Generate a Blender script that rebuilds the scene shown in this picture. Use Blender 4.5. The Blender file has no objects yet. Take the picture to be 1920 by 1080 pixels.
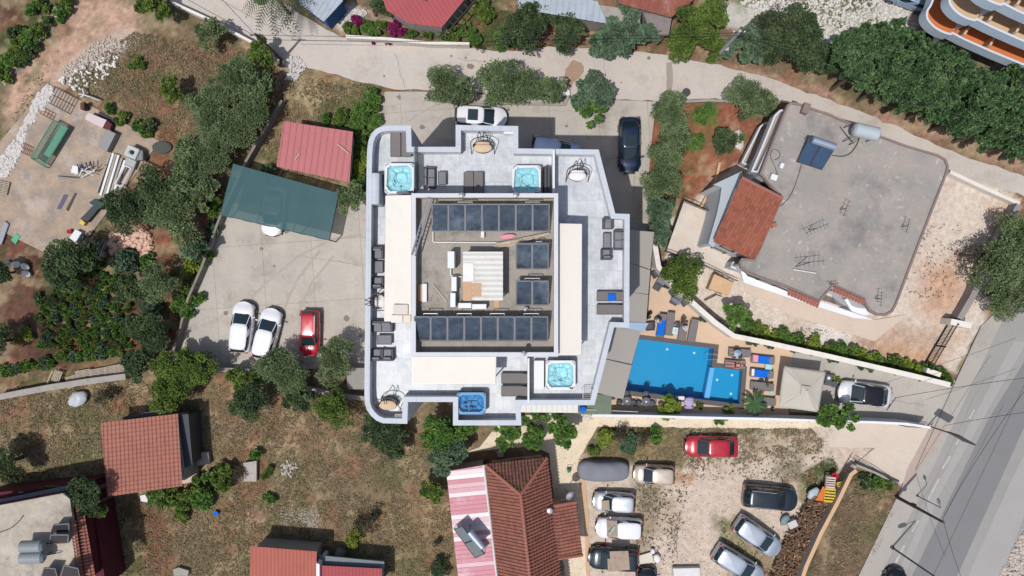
import bpy, bmesh, math, random
import numpy as np
from mathutils import Vector, Matrix
R=math.radians
random.seed(7); np.random.seed(7)
scene=bpy.context.scene
# ---------------- camera (drone looking straight down) ----------------
H=65.0; F=1430.0
cd=bpy.data.cameras.new('camera'); cam=bpy.data.objects.new('camera',cd); scene.collection.objects.link(cam)
cam.location=(0,0,H); cam.rotation_euler=(0,0,0)
cd.sensor_width=36; cd.lens=36*F/1920; cd.clip_start=.5; cd.clip_end=2000
scene.camera=cam
# ---------------- sky and sun ----------------
SX,SY,SZ=-0.66,-0.75,2.82          # towards the sun
w=bpy.data.worlds.new('World'); scene.world=w; w.use_nodes=True
nt=w.node_tree; bgn=nt.nodes['Background']; sk=nt.nodes.new('ShaderNodeTexSky'); sk.sky_type='NISHITA'; sk.sun_disc=False
elev=math.atan2(SZ,math.hypot(SX,SY)); sk.sun_elevation=elev; sk.sun_rotation=math.atan2(SX,SY); sk.dust_density=2.5; sk.air_density=1.0
nt.links.new(sk.outputs[0],bgn.inputs[0]); bgn.inputs[1].default_value=0.11
sl=bpy.data.lights.new('sun','SUN'); sl.energy=3.75; sl.angle=R(.53); sl.color=(1,.972,.93)
so=bpy.data.objects.new('sun',sl); scene.collection.objects.link(so); so.location=(-30,-30,90)
so.rotation_euler=Vector((SX,SY,SZ)).to_track_quat('Z','Y').to_euler()
scene.view_settings.view_transform='Standard'; scene.view_settings.look='None'; scene.view_settings.exposure=0; scene.view_settings.gamma=1
scene.render.engine='CYCLES'
# ---------------- helpers ----------------
COL=scene.collection
KK=1.3
def lin(c): c=c/255; return c/12.92 if c<=.04045 else ((c+.055)/1.055)**2.4
def C(r,g,b): return (min(lin(r)/KK,.85),min(lin(g)/KK,.85),min(lin(b)/KK,.85),1)
def P(px,py,z=0.0):
    k=(H-z)/F; return Vector(((px-960)*k,-(py-540)*k,z))
def P2(pts,z=0.0): return [tuple(P(x,y,z))[:2] for x,y in pts]
def N(nt,t,**kw):
    n=nt.nodes.new(t)
    for k,v in kw.items():
        if k in n.inputs: n.inputs[k].default_value=v
        else: setattr(n,k,v)
    return n
MATS={}
def mk(name,col,rough=.8,var=.12,vs=.8,fs=6,metal=0,bump=0,bs=20,attr=None,trans=0,col2=None,stain=None,spec=.3,joint=None,coat=0,fine=None,emis=0,alpha=1,brick=None):
    """procedural material: colour broken up by two scales of noise, optional stains, joints and bump"""
    if name in MATS: return MATS[name]
    m=bpy.data.materials.new(name); m.use_nodes=True; nt=m.node_tree; L=nt.links.new
    b=nt.nodes['Principled BSDF']; b.inputs['Roughness'].default_value=rough; b.inputs['Metallic'].default_value=metal
    b.inputs['Specular IOR Level'].default_value=spec; b.inputs['Coat Weight'].default_value=coat; b.inputs['Coat Roughness'].default_value=.06
    tc=N(nt,'ShaderNodeNewGeometry')
    n1=N(nt,'ShaderNodeTexNoise',Scale=vs,Detail=6.0,Roughness=.6); L(tc.outputs['Position'],n1.inputs['Vector'])
    n2=N(nt,'ShaderNodeTexNoise',Scale=fs,Detail=4.0,Roughness=.7); L(tc.outputs['Position'],n2.inputs['Vector'])
    add=N(nt,'ShaderNodeMath',operation='ADD'); L(n1.outputs[0],add.inputs[0]); L(n2.outputs[0],add.inputs[1])
    mr=N(nt,'ShaderNodeMapRange'); mr.inputs[1].default_value=.65; mr.inputs[2].default_value=1.35
    mr.inputs[3].default_value=1-var; mr.inputs[4].default_value=1+var; L(add.outputs[0],mr.inputs[0])
    if attr:
        src=N(nt,'ShaderNodeAttribute'); src.attribute_name=attr; s=src.outputs[0]
    else:
        rgb=N(nt,'ShaderNodeRGB'); rgb.outputs[0].default_value=col; s=rgb.outputs[0]
    def mix(fac,a,bcol):
        mx=N(nt,'ShaderNodeMix',data_type='RGBA'); L(fac,mx.inputs[0]); L(a,mx.inputs[6])
        if hasattr(bcol,'default_value') or hasattr(bcol,'links'): L(bcol,mx.inputs[7])
        else: mx.inputs[7].default_value=bcol
        return mx.outputs[2]
    if col2:
        n3=N(nt,'ShaderNodeTexNoise',Scale=vs*1.7,Detail=5.0,Roughness=.65); mp=N(nt,'ShaderNodeVectorMath',operation='ADD'); mp.inputs[1].default_value=(31,17,5)
        L(tc.outputs['Position'],mp.inputs[0]); L(mp.outputs[0],n3.inputs['Vector'])
        r3=N(nt,'ShaderNodeMapRange'); r3.inputs[1].default_value=.42; r3.inputs[2].default_value=.62; L(n3.outputs[0],r3.inputs[0]); s=mix(r3.outputs[0],s,col2)
    if stain:
        n4=N(nt,'ShaderNodeTexNoise',Scale=stain[1],Detail=8.0,Roughness=.72); mp=N(nt,'ShaderNodeVectorMath',operation='ADD'); mp.inputs[1].default_value=(-9,41,3)
        L(tc.outputs['Position'],mp.inputs[0]); L(mp.outputs[0],n4.inputs['Vector'])
        r4=N(nt,'ShaderNodeMapRange'); r4.inputs[1].default_value=.52; r4.inputs[2].default_value=.72; r4.inputs[4].default_value=stain[2]; L(n4.outputs[0],r4.inputs[0]); s=mix(r4.outputs[0],s,stain[0])
    if fine:   # sharp small specks
        n5=N(nt,'ShaderNodeTexNoise',Scale=fine[1],Detail=2.0); L(tc.outputs['Position'],n5.inputs['Vector'])
        r5=N(nt,'ShaderNodeMapRange'); r5.inputs[1].default_value=fine[2]; r5.inputs[2].default_value=fine[2]+.08; r5.inputs[4].default_value=fine[3]; L(n5.outputs[0],r5.inputs[0]); s=mix(r5.outputs[0],s,fine[0])
    if joint:  # (width m, height m, mortar, colour, rotation deg)
        rt=N(nt,'ShaderNodeVectorRotate'); rt.inputs['Angle'].default_value=R(joint[4]); L(tc.outputs['Position'],rt.inputs['Vector'])
        bk=N(nt,'ShaderNodeTexBrick'); bk.offset=joint[5] if len(joint)>5 else 0; bk.inputs['Scale'].default_value=1; bk.inputs['Mortar Size'].default_value=joint[2]; bk.inputs['Brick Width'].default_value=joint[0]; bk.inputs['Row Height'].default_value=joint[1]
        g=joint[6] if len(joint)>6 else 0
        bk.inputs['Color1'].default_value=(1-g,1-g,1-g,1); bk.inputs['Color2'].default_value=(1+g,1+g,1+g,1); bk.inputs['Mortar'].default_value=(*joint[3],1); bk.inputs['Mortar Smooth'].default_value=.3
        L(rt.outputs[0],bk.inputs['Vector'])
        mj=N(nt,'ShaderNodeMix',data_type='RGBA',blend_type='MULTIPLY'); mj.inputs[0].default_value=1; L(s,mj.inputs[6]); L(bk.outputs[0],mj.inputs[7]); s=mj.outputs[2]
    if brick:  # per-tile colour from uv cells (amount, colour)
        uv=N(nt,'ShaderNodeUVMap'); fl=N(nt,'ShaderNodeVectorMath',operation='FLOOR'); L(uv.outputs[0],fl.inputs[0])
        wn=N(nt,'ShaderNodeTexWhiteNoise',noise_dimensions='2D'); L(fl.outputs[0],wn.inputs['Vector'])
        rr=N(nt,'ShaderNodeMapRange'); rr.inputs[1].default_value=.45; rr.inputs[4].default_value=brick[0]; L(wn.outputs[0],rr.inputs[0]); s=mix(rr.outputs[0],s,brick[1])
    vm=N(nt,'ShaderNodeVectorMath',operation='SCALE'); L(s,vm.inputs[0]); L(mr.outputs[0],vm.inputs['Scale'])
    L(vm.outputs[0],b.inputs['Base Color'])
    if bump:
        n6=N(nt,'ShaderNodeTexNoise',Scale=bs,Detail=6.0,Roughness=.7); L(tc.outputs['Position'],n6.inputs['Vector'])
        bm=N(nt,'ShaderNodeBump',Strength=1.0,Distance=bump); L(n6.outputs[0],bm.inputs['Height']); L(bm.outputs[0],b.inputs['Normal'])
    if trans or alpha<1:
        out=nt.nodes['Material Output']; ms=N(nt,'ShaderNodeMixShader')
        if trans:
            t=N(nt,'ShaderNodeBsdfTranslucent'); L(vm.outputs[0],t.inputs[0]); ms.inputs[0].default_value=trans
        else:
            t=N(nt,'ShaderNodeBsdfTransparent'); ms.inputs[0].default_value=1-alpha
        L(b.outputs[0],ms.inputs[1]); L(t.outputs[0],ms.inputs[2]); L(ms.outputs[0],out.inputs[0])
    MATS[name]=m; return m
class M:
    def __init__(s): s.v=[]; s.f=[]; s.uv=None
    def add(s,vs,fs):
        o=len(s.v); s.v+= [tuple(q) for q in vs]; s.f+=[tuple(i+o for i in f) for f in fs]; return s
    def box(s,cx,cy,cz,sx,sy,sz,rz=0,rx=0,ry=0):
        mt=Matrix.Translation((cx,cy,cz))@Matrix.Rotation(rz,4,'Z')@Matrix.Rotation(ry,4,'Y')@Matrix.Rotation(rx,4,'X')
        vs=[mt@Vector((x*sx/2,y*sy/2,z*sz/2)) for z in(-1,1) for y in(-1,1) for x in(-1,1)]
        return s.add(vs,[(0,2,3,1),(4,5,7,6),(0,1,5,4),(2,6,7,3),(0,4,6,2),(1,3,7,5)])
    def prism(s,pts,z0,z1,bot=True,top=True):
        n=len(pts); a=sum(pts[i][0]*pts[(i+1)%n][1]-pts[(i+1)%n][0]*pts[i][1] for i in range(n))
        if a<0: pts=pts[::-1]
        g0=z0 if callable(z0) else (lambda x,y:z0); g1=z1 if callable(z1) else (lambda x,y:z1)
        vs=[(x,y,g0(x,y)) for x,y in pts]+[(x,y,g1(x,y)) for x,y in pts]
        fs=[(i,(i+1)%n,(i+1)%n+n,i+n) for i in range(n)]
        if top: fs.append(tuple(range(n,2*n)))
        if bot: fs.append(tuple(range(n-1,-1,-1)))
        return s.add(vs,fs)
    def ring(s,out,inn,z0,z1):
        n=len(out); vs=[(x,y,z) for z in(z0,z1) for x,y in out]+[(x,y,z) for z in(z0,z1) for x,y in inn]
        fs=[]
        a=sum(out[i][0]*out[(i+1)%n][1]-out[(i+1)%n][0]*out[i][1] for i in range(n))
        for i in range(n):
            j=(i+1)%n; q=[(i,j,j+n,i+n),(i+2*n,i+3*n,j+3*n,j+2*n),(i+n,j+n,j+3*n,i+3*n),(i,i+2*n,j+2*n,j)]
            fs+= q if a>0 else [f[::-1] for f in q]
        return s.add(vs,fs)
    def cyl(s,p0,p1,r0,r1=None,n=8,cap=True):
        r1=r0 if r1 is None else r1; p0=Vector(p0); p1=Vector(p1); d=(p1-p0)
        q=d.to_track_quat('Z','Y'); vs=[]
        for p,r in((p0,r0),(p1,r1)):
            for i in range(n):
                a=2*math.pi*i/n; vs.append(p+q@Vector((r*math.cos(a),r*math.sin(a),0)))
        fs=[(i,(i+1)%n,(i+1)%n+n,i+n) for i in range(n)]
        if cap: fs+=[tuple(range(n-1,-1,-1)),tuple(range(n,2*n))]
        return s.add(vs,fs)
    def tube(s,pts,r,n=6):
        for a,b in zip(pts[:-1],pts[1:]): s.cyl(a,b,r,r,n)
        return s
    def lathe(s,cx,cy,prof,n=16,sx=1,sy=1,cap=True):
        vs=[];fs=[]
        for r,z in prof:
            for i in range(n):
                a=2*math.pi*i/n; vs.append((cx+r*sx*math.cos(a),cy+r*sy*math.sin(a),z))
        for k in range(len(prof)-1):
            for i in range(n): fs.append((k*n+i,k*n+(i+1)%n,(k+1)*n+(i+1)%n,(k+1)*n+i))
        if cap: fs+=[tuple(range(n-1,-1,-1)),tuple(range((len(prof)-1)*n,len(prof)*n))]
        return s.add(vs,fs)
    def ell(s,c,rx,ry,rz,n=12,m=8,rot=0,jit=0):
        vs=[];fs=[]; cr,sr=math.cos(rot),math.sin(rot)
        for k in range(m+1):
            t=math.pi*k/m
            for i in range(n):
                a=2*math.pi*i/n; j=1+random.uniform(-jit,jit)
                x=rx*math.sin(t)*math.cos(a)*j; y=ry*math.sin(t)*math.sin(a)*j
                vs.append((c[0]+x*cr-y*sr,c[1]+x*sr+y*cr,c[2]-rz*math.cos(t)*j))
        for k in range(m):
            for i in range(n): fs.append((k*n+i,k*n+(i+1)%n,(k+1)*n+(i+1)%n,(k+1)*n+i))
        return s.add(vs,fs)
    def grid(s,fn,nu,nv,flip=False):
        vs=[fn(i/nu,j/nv) for j in range(nv+1) for i in range(nu+1)]
        fs=[(j*(nu+1)+i,j*(nu+1)+i+1,(j+1)*(nu+1)+i+1,(j+1)*(nu+1)+i) for j in range(nv) for i in range(nu)]
        if flip: fs=[f[::-1] for f in fs]
        return s.add(vs,fs)
    def slab(s,a,b,c,d,t):
        """a thin tilted panel a,b,c,d of thickness t below"""
        a,b,c,d=[Vector(q) for q in(a,b,c,d)]; n=(b-a).cross(d-a).normalized()
        if n.z<0: n=-n
        lo=[q-n*t for q in(a,b,c,d)]
        fs=[(0,1,2,3),(7,6,5,4),(0,4,5,1),(1,5,6,2),(2,6,7,3),(3,7,4,0)]
        if (b-a).cross(d-a).z<0: fs=[f[::-1] for f in fs]
        return s.add([a,b,c,d]+lo,fs)
def wl(o):
    v=Vector((0,0,0))
    while o: v=v+o.location; o=o.parent
    return v
def obj(name,mb,mat,parent=None,world=False,smooth=False,bevel=0,label=None,sub=0):
    me=bpy.data.meshes.new(name); vs=mb.v; org=None
    if parent is None:
        xs=[q[0] for q in vs]; ys=[q[1] for q in vs]; zs=[q[2] for q in vs]
        org=Vector(((min(xs)+max(xs))/2,(min(ys)+max(ys))/2,min(zs)))
    elif world: org=wl(parent)
    if org is not None: vs=[(x-org.x,y-org.y,z-org.z) for x,y,z in vs]
    me.from_pydata(vs,[],mb.f)
    if mb.uv:
        u=me.uv_layers.new(name='UVMap'); u.data.foreach_set('uv',np.array(mb.uv,dtype=np.float32).ravel())
    me.materials.append(mat)
    if smooth: me.polygons.foreach_set('use_smooth',[True]*len(me.polygons))
    o=bpy.data.objects.new(name,me); COL.objects.link(o)
    if parent is not None: o.parent=parent
    else: o.location=org
    if bevel:
        bv=o.modifiers.new('bevel','BEVEL'); bv.width=bevel; bv.segments=2; bv.limit_method='ANGLE'
    if sub:
        sb=o.modifiers.new('sub','SUBSURF'); sb.levels=sub; sb.render_levels=sub
    if label: o['label']=label
    return o
def thing(name,label,cat,loc=(0,0,0),rz=0,group=None):
    o=bpy.data.objects.new(name,None); COL.objects.link(o); o.location=loc; o.rotation_euler=(0,0,rz); o.empty_display_size=.3
    return tag(o,label,cat,group)
def tag(o,label,cat,group=None):
    o['label']=label; o['category']=cat
    if group: o['group']=group
    return o
def struct(name,mb,mat,**k):
    o=obj(name,mb,mat,**k); o['kind']='structure'; return o
def dup(root,loc,rz,label=None,scale=None,group=None):
    def cp(o,par):
        c=o.copy(); COL.objects.link(c)
        if par: c.parent=par
        for ch in kids(o): cp(ch,c)
        return c
    r=cp(root,None); r.location=loc; r.rotation_euler=(0,0,rz)
    if scale: r.scale=scale if hasattr(scale,'__len__') else (scale,)*3
    if label: r['label']=label
    if group: r['group']=group
    return r
KID={}
def kids(o):
    if o.name not in KID: KID[o.name]=list(o.children)
    return KID[o.name]
def inset(pts,d):
    """inward offset of a closed outline"""
    n=len(pts); a=sum(pts[i][0]*pts[(i+1)%n][1]-pts[(i+1)%n][0]*pts[i][1] for i in range(n)); s=1 if a>0 else -1
    out=[]
    for i in range(n):
        p=Vector(pts[i-1]); q=Vector(pts[i]); r=Vector(pts[(i+1)%n])
        e1=(q-p).normalized(); e2=(r-q).normalized()
        n1=Vector((-e1.y,e1.x))*s; n2=Vector((-e2.y,e2.x))*s
        b=n1+n2
        if b.length<1e-6: b=n1
        b=b.normalized(); k=d/max(.35,b.dot(n1)); out.append(tuple(q+b*k))
    return out
def roofplane(name,pts,u,period,amp,kind,mat,parent=None,tl=.35,thick=.0,label=None):
    """ribbed or pantiled roof slope: real corrugations clipped to the convex outline pts (3-D)"""
    pts=[Vector(p) for p in pts]; n=(pts[1]-pts[0]).cross(pts[2]-pts[0]).normalized()
    if n.z<0: n=-n
    u=Vector(u); u=(u-n*u.dot(n)).normalized(); v=n.cross(u)
    o=pts[0]; us=[(p-o).dot(u) for p in pts]; vs=[(p-o).dot(v) for p in pts]
    u0,u1,v0,v1=min(us)-.01,max(us)+.01,min(vs)-.01,max(vs)+.01
    if v.z<0: pass
    bm=bmesh.new(); uvl=bm.loops.layers.uv.new('UVMap')
    if kind=='tile': amp*=1.9; prof=[(0,0),(.12,.75),(.3,1),(.48,.75),(.6,0),(.8,-.3)]
    elif kind=='rib': prof=[(0,0),(.05,1),(.16,1),(.21,0),(.6,0)]
    else: prof=[(0,0),(.25,1),(.5,0),(.75,-1)]
    xs=[]; k=math.floor(u0/period)
    while k*period<u1+period:
        for a,h in prof: xs.append((k*period+a*period,h*amp))
        k+=1
    if kind=='tile':
        ys=[]; j=math.floor(v0/tl); sg=1 if v.z>0 else -1
        while j*tl<v1+tl:
            ys.append((j*tl+.001,.06 if sg>0 else 0)); ys.append(((j+1)*tl-.001,0 if sg>0 else .06)); j+=1
    else: ys=[(v0,0),((v0+v1)/2,0),(v1,0)]
    vv=[[bm.verts.new(o+u*x+v*y+n*(hx+hy)) for x,hx in xs] for y,hy in ys]
    for j in range(len(ys)-1):
        for i in range(len(xs)-1):
            f=bm.faces.new((vv[j][i],vv[j][i+1],vv[j+1][i+1],vv[j+1][i]))
            mx=(xs[i][0]+xs[i+1][0])/2; my=(ys[j][0]+ys[j+1][0])/2
            for l in f.loops: l[uvl].uv=(mx/period,my/tl)
    cen=sum(pts,Vector())/len(pts)
    for i in range(len(pts)):
        a=pts[i]; b=pts[(i+1)%len(pts)]; no=(b-a).cross(n).normalized()
        if no.dot(cen-a)>0: no=-no
        bmesh.ops.bisect_plane(bm,geom=bm.verts[:]+bm.edges[:]+bm.faces[:],plane_co=a,plane_no=no,clear_outer=True)
    bmesh.ops.recalc_face_normals(bm,faces=bm.faces)
    if thick:
        pass
    org=wl(parent) if parent is not None else cen.copy()
    for q in bm.verts: q.co-=org
    me=bpy.data.meshes.new(name); bm.to_mesh(me); bm.free(); me.materials.append(mat)
    ob=bpy.data.objects.new(name,me); COL.objects.link(ob)
    if parent is not None: ob.parent=parent
    else: ob.location=org
    so=ob.modifiers.new('solid','SOLIDIFY'); so.thickness=.03; so.offset=0
    if label: ob['label']=label
    return ob
def offs(pts,z): return [P(x,y,z) for x,y in pts]
ORD=['first','second','third','fourth','fifth','sixth','seventh','eighth','ninth','tenth','eleventh','twelfth','thirteenth','fourteenth','fifteenth','sixteenth','seventeenth','eighteenth','nineteenth','twentieth']
# ---------------- materials ----------------
m_conc=mk('yard concrete',C(180,174,166),.9,.11,.35,5,stain=(C(146,134,122),.35,.85),joint=(4.2,5.2,.022,(.62,.61,.6),-4,0,.03),fine=(C(150,142,134),9,.66,.6),col2=C(188,179,168))
m_lane=mk('lane concrete',C(194,186,180),.9,.09,.25,4,stain=(C(168,156,148),.35,.7),col2=C(198,187,176),fine=(C(160,146,134),7,.68,.6),joint=(9,30,.012,(.8,.78,.75),-6))
m_slab=mk('workshop slab concrete',C(174,153,133),.9,.14,.5,6,stain=(C(200,192,184),.45,.6),col2=C(150,138,128),fine=(C(120,106,96),10,.66,.6))
m_pathst=mk('crazy paving',C(222,206,180),.85,.1,.8,6,fine=(C(180,162,138),5,.58,.6),col2=C(228,212,190))
m_deck=mk('pool deck tile',C(208,180,154),.7,.05,.4,5,joint=(.6,.6,.006,(.9,.88,.86),-8,0,.02),stain=(C(222,196,172),.6,.6))
m_drive=mk('driveway concrete',C(178,172,164),.9,.08,.4,6,stain=(C(158,152,145),.6,.7),joint=(6,6,.012,(.8,.8,.78),12))
m_asph=mk('asphalt',C(154,151,148),.9,.07,.15,12,fine=(C(120,117,114),14,.62,.5),stain=(C(162,158,153),.25,.6),bump=.004,bs=40)
m_should=mk('road shoulder concrete',C(172,166,159),.9,.08,.4,8,stain=(C(150,142,135),.5,.6))
m_band=mk('worn asphalt',C(128,128,129),.9,.07,.3,10)
m_band2=mk('pale worn asphalt',C(163,161,158),.9,.07,.3,10)
m_paint=mk('road paint',C(184,181,175),.8,.25,2,9)
m_line=mk('faded dark line',C(108,103,100),.9,.1)
m_pink=mk('pink paving',C(176,158,148),.9,.08,.5,6)
m_marble=mk('marble tile',C(203,207,212),.4,.07,1.1,5,col2=C(184,190,197),joint=(.6,1.2,.016,(.80,.80,.81),0,.5,.07),stain=(C(172,172,176),.45,.5),spec=.4)
m_terr=mk('pale terrace tile',C(205,192,178),.7,.06,.5,5,col2=C(212,202,190),joint=(.4,.4,.004,(.94,.93,.92),-24))
m_white=mk('white render',C(228,230,234),.7,.05,.5,4)
m_wall=mk('hotel wall paint',C(212,214,220),.75,.05,.4,5)
m_cope=mk('grey blue coping',C(194,200,209),.6,.06,.5,7,stain=(C(168,176,188),1.1,.6),joint=(1.6,1.6,.012,(.8,.8,.8),0))
m_cream=mk('cream awning fabric',C(232,226,218),.85,.03,.35,3,stain=(C(224,214,202),.6,.6))
m_glassd=mk('dark window glass',(.02,.03,.04,1),.06,.1,spec=.6)
m_grn=mk('green glass',C(120,142,146),.15,.1,alpha=.65)
m_brfloor=mk('penthouse roof screed',C(158,152,144),.9,.12,.6,5,stain=(C(112,108,104),.5,.9),col2=C(168,160,150))
m_panel=mk('solar absorber',(.045,.062,.085,1),.2,.4,1.1,3,spec=.9,col2=(.03,.04,.055,1),stain=((.15,.19,.23,1),.5,.7))
m_alu=mk('aluminium',C(190,192,196),.4,.05,metal=.6)
m_pipe=mk('white pipe',C(225,222,218),.5,.05)
m_dkgrey=mk('dark grey rattan',C(88,88,94),.8,.12,3,40)
m_sling=mk('grey sling fabric',C(122,116,116),.85,.06,2,30)
m_cush=mk('grey cushion',C(128,130,136),.9,.08,2,20)
m_black=mk('black metal',(.02,.02,.022,1),.4,.1)
m_dark=mk('dark grey metal',C(70,70,72),.5,.1)
m_tub=mk('white acrylic',C(226,229,232),.25,.03)
m_tubw=mk('tub water',C(140,206,220),.08,.12,1.6,4,col2=C(190,228,236),spec=.6)
m_tubb=mk('blue tub water',C(40,130,190),.08,.15,1.6,4,col2=C(90,170,215),spec=.6)
m_tubside=mk('tub cabinet',C(80,78,88),.6,.1,2,15)
m_awng=mk('grey awning fabric',C(165,159,152),.85,.04,.5,5)
m_awnb=mk('blue grey glass roof',C(160,182,206),.3,.05)
m_card=mk('cardboard',C(200,165,132),.9,.06,1.5,8)
m_card2=mk('weathered cardboard',C(168,150,134),.9,.12,2.5,10,stain=(C(120,105,92),2,.6))
m_wood=mk('bare timber',C(205,190,170),.8,.15,2,14)
m_oldwood=mk('weathered timber',C(168,155,140),.85,.2,2,14)
m_sheetw=mk('white corrugated sheet',C(220,218,212),.6,.06,.8,6,stain=(C(180,175,165),1.2,.5))
m_redsh=mk('red sheet roofing',C(176,98,102),.55,.07,.5,5,stain=(C(150,78,78),.8,.5),fine=(C(215,180,170),1.6,.74,.5),spec=.35)
m_redsh2=mk('old red sheet roofing',C(170,84,88),.6,.1,.5,5)
m_rust=mk('rusty sheet roofing',C(142,84,70),.75,.2,.6,4,stain=(C(180,150,135),1.0,.6))
m_greysh=mk('grey sheet roofing',C(170,180,190),.5,.08,.5,5,stain=(C(140,146,152),.8,.6))
m_tile=mk('clay roof tile',C(152,100,86),.85,.14,.6,8,brick=(.55,C(116,78,66)),stain=(C(120,88,74),.6,.5))
m_tile2=mk('old clay roof tile',C(140,98,86),.85,.16,.6,8,brick=(.7,C(96,72,64)),stain=(C(104,84,76),.8,.7))
m_tile3=mk('new clay roof tile',C(168,112,98),.8,.08,.5,8,brick=(.4,C(150,94,82)))
m_net=mk('green shade net',C(66,100,104),.85,.07,.5,6,alpha=.87)
m_oldroof=mk('old roof concrete',C(153,149,144),.92,.12,.3,5,stain=(C(118,116,114),.3,.9),col2=C(166,156,149),fine=(C(190,185,180),2.2,.64,.6))
m_dirtroof=mk('lichened roof concrete',C(176,165,152),.9,.14,.6,5,stain=(C(108,102,98),.6,.8),col2=C(190,180,166))
m_mag=mk('magenta render',C(86,28,42),.8,.1)
m_stonew=mk('rendered garden wall',C(162,156,150),.9,.12,.8,6,stain=(C(130,122,116),1.2,.7))
m_whitew=mk('white garden wall',C(228,222,214),.85,.08,.8,6,stain=(C(190,182,172),1.2,.5))
m_sandw=mk('sandstone wall top',C(206,172,138),.9,.1,1.2,6)
m_orange=mk('orange balcony tile',C(214,124,72),.7,.06)
m_beigef=mk('beige balcony tile',C(214,182,150),.7,.05)
m_blueren=mk('pale blue render',C(200,216,232),.75,.04,.4,5,joint=(1.2,8,.008,(.9,.9,.92),-30))
m_leafs={}
def leafmat(k,c1,c2,tr=.28):
    m=mk('foliage '+k,c1,.75,.22,1.2,5,attr='leafc',trans=tr,spec=.12); m_leafs[k]=(m,c1,c2); return m
def A(r,g,b): return (r,g,b,1)
leafmat('olive',A(.075,.110,.050),A(.215,.28,.135))
leafmat('dark',A(.034,.058,.028),A(.12,.17,.075))
leafmat('citrus',A(.055,.10,.022),A(.18,.25,.055))
leafmat('cypress',A(.05,.105,.045),A(.185,.30,.13))
leafmat('lime',A(.14,.20,.03),A(.30,.38,.07))
leafmat('bright',A(.06,.13,.03),A(.16,.28,.065))
leafmat('teal',A(.06,.105,.062),A(.17,.25,.155))
leafmat('brown',A(.04,.04,.028),A(.1,.09,.06))
leafmat('pink',A(.14,.012,.07),A(.3,.03,.14))
leafmat('dry',A(.12,.10,.06),A(.22,.18,.11))
m_bark=mk('bark',(.11,.085,.065,1),.9,.25,3,20,bump=.02)
m_basin=mk('pool basin tile',C(0,150,200),.4,.03,.4,6)
m_basinl=mk('pool ledge tile',C(120,185,232),.4,.03)
m_copest=mk('dark pool coping',C(92,86,86),.6,.12,1,8)
m_towb=mk('blue towel',C(10,105,214),.9,.06,2,12)
m_towp=mk('pink towel',C(238,150,168),.9,.05)
m_toww=mk('white towel',C(232,228,228),.9,.04)
m_sand=mk('parasol canvas',C(192,186,174),.85,.04,.4,5)
m_straw=mk('woven seat cushion',C(212,188,160),.9,.08,2,14)
m_skin=mk('skin',(.52,.30,.2,1),.6,.05); m_skinr=mk('sunburnt skin',(.50,.20,.17,1),.6,.05)
m_hair=mk('brown hair',(.06,.035,.02,1),.7,.1); m_hairg=mk('grey hair',(.35,.35,.36,1),.7,.1)
m_shirt=mk('light blue shirt',C(160,188,214),.85,.05); m_dress=mk('white dress',C(232,228,224),.85,.05); m_bik=mk('dark swimwear',(.08,.01,.015,1),.7,.05)
# ---------------- water ----------------
def watermat():
    m=bpy.data.materials.new('pool water'); m.use_nodes=True; nt=m.node_tree; nt.nodes.clear(); L=nt.links.new
    out=N(nt,'ShaderNodeOutputMaterial'); tr=N(nt,'ShaderNodeBsdfTransparent'); tr.inputs[0].default_value=(.82,.96,1,1)
    gl=N(nt,'ShaderNodeBsdfGlossy'); gl.inputs['Roughness'].default_value=.04; gl.inputs[0].default_value=(.6,.6,.6,1)
    lw=N(nt,'ShaderNodeFresnel',IOR=1.33); ms=N(nt,'ShaderNodeMixShader')
    tc=N(nt,'ShaderNodeNewGeometry'); n=N(nt,'ShaderNodeTexNoise',Scale=1.6,Detail=4.0); L(tc.outputs['Position'],n.inputs['Vector'])
    bp=N(nt,'ShaderNodeBump',Strength=.5,Distance=.03); L(n.outputs[0],bp.inputs['Height']); L(bp.outputs[0],gl.inputs['Normal']); L(bp.outputs[0],lw.inputs['Normal'])
    L(lw.outputs[0],ms.inputs[0]); L(tr.outputs[0],ms.inputs[1]); L(gl.outputs[0],ms.inputs[2]); L(ms.outputs[0],out.inputs[0]); return m
m_water=watermat()
# ---------------- numpy value noise ----------------
_G=np.random.rand(256,256)
def vnoise(x,y,s,o=0):
    x=x*s+17.3+o*31.7; y=y*s+91.1+o*13.9; xi=np.floor(x).astype(int); yi=np.floor(y).astype(int); fx=x-xi; fy=y-yi
    fx=fx*fx*(3-2*fx); fy=fy*fy*(3-2*fy); g=lambda a,b:_G[a%256,b%256]
    return (g(xi,yi)*(1-fx)+g(xi+1,yi)*fx)*(1-fy)+(g(xi,yi+1)*(1-fx)+g(xi+1,yi+1)*fx)*fy
def fbm(x,y,s,o=0,k=4):
    r=0;a=.5;t=0
    for i in range(k): r=r+a*vnoise(x,y,s*2**i,o+i); t+=a; a*=.55
    return r/t
def inpoly(x,y,poly):
    ins=np.zeros(x.shape,bool); n=len(poly)
    for i in range(n):
        x0,y0=poly[i]; x1,y1=poly[(i+1)%n]
        if y0==y1: continue
        c=((y0>y)!=(y1>y))&(x<(x1-x0)*(y-y0)/(y1-y0)+x0); ins^=c
    return ins
def sdist(x,y,poly):
    d=np.full(x.shape,1e9); n=len(poly)
    for i in range(n):
        x0,y0=poly[i]; x1,y1=poly[(i+1)%n]; dx,dy=x1-x0,y1-y0; l=dx*dx+dy*dy+1e-9
        t=np.clip(((x-x0)*dx+(y-y0)*dy)/l,0,1); d=np.minimum(d,np.hypot(x-x0-t*dx,y-y0-t*dy))
    return np.where(inpoly(x,y,poly),d,-d)
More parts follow.
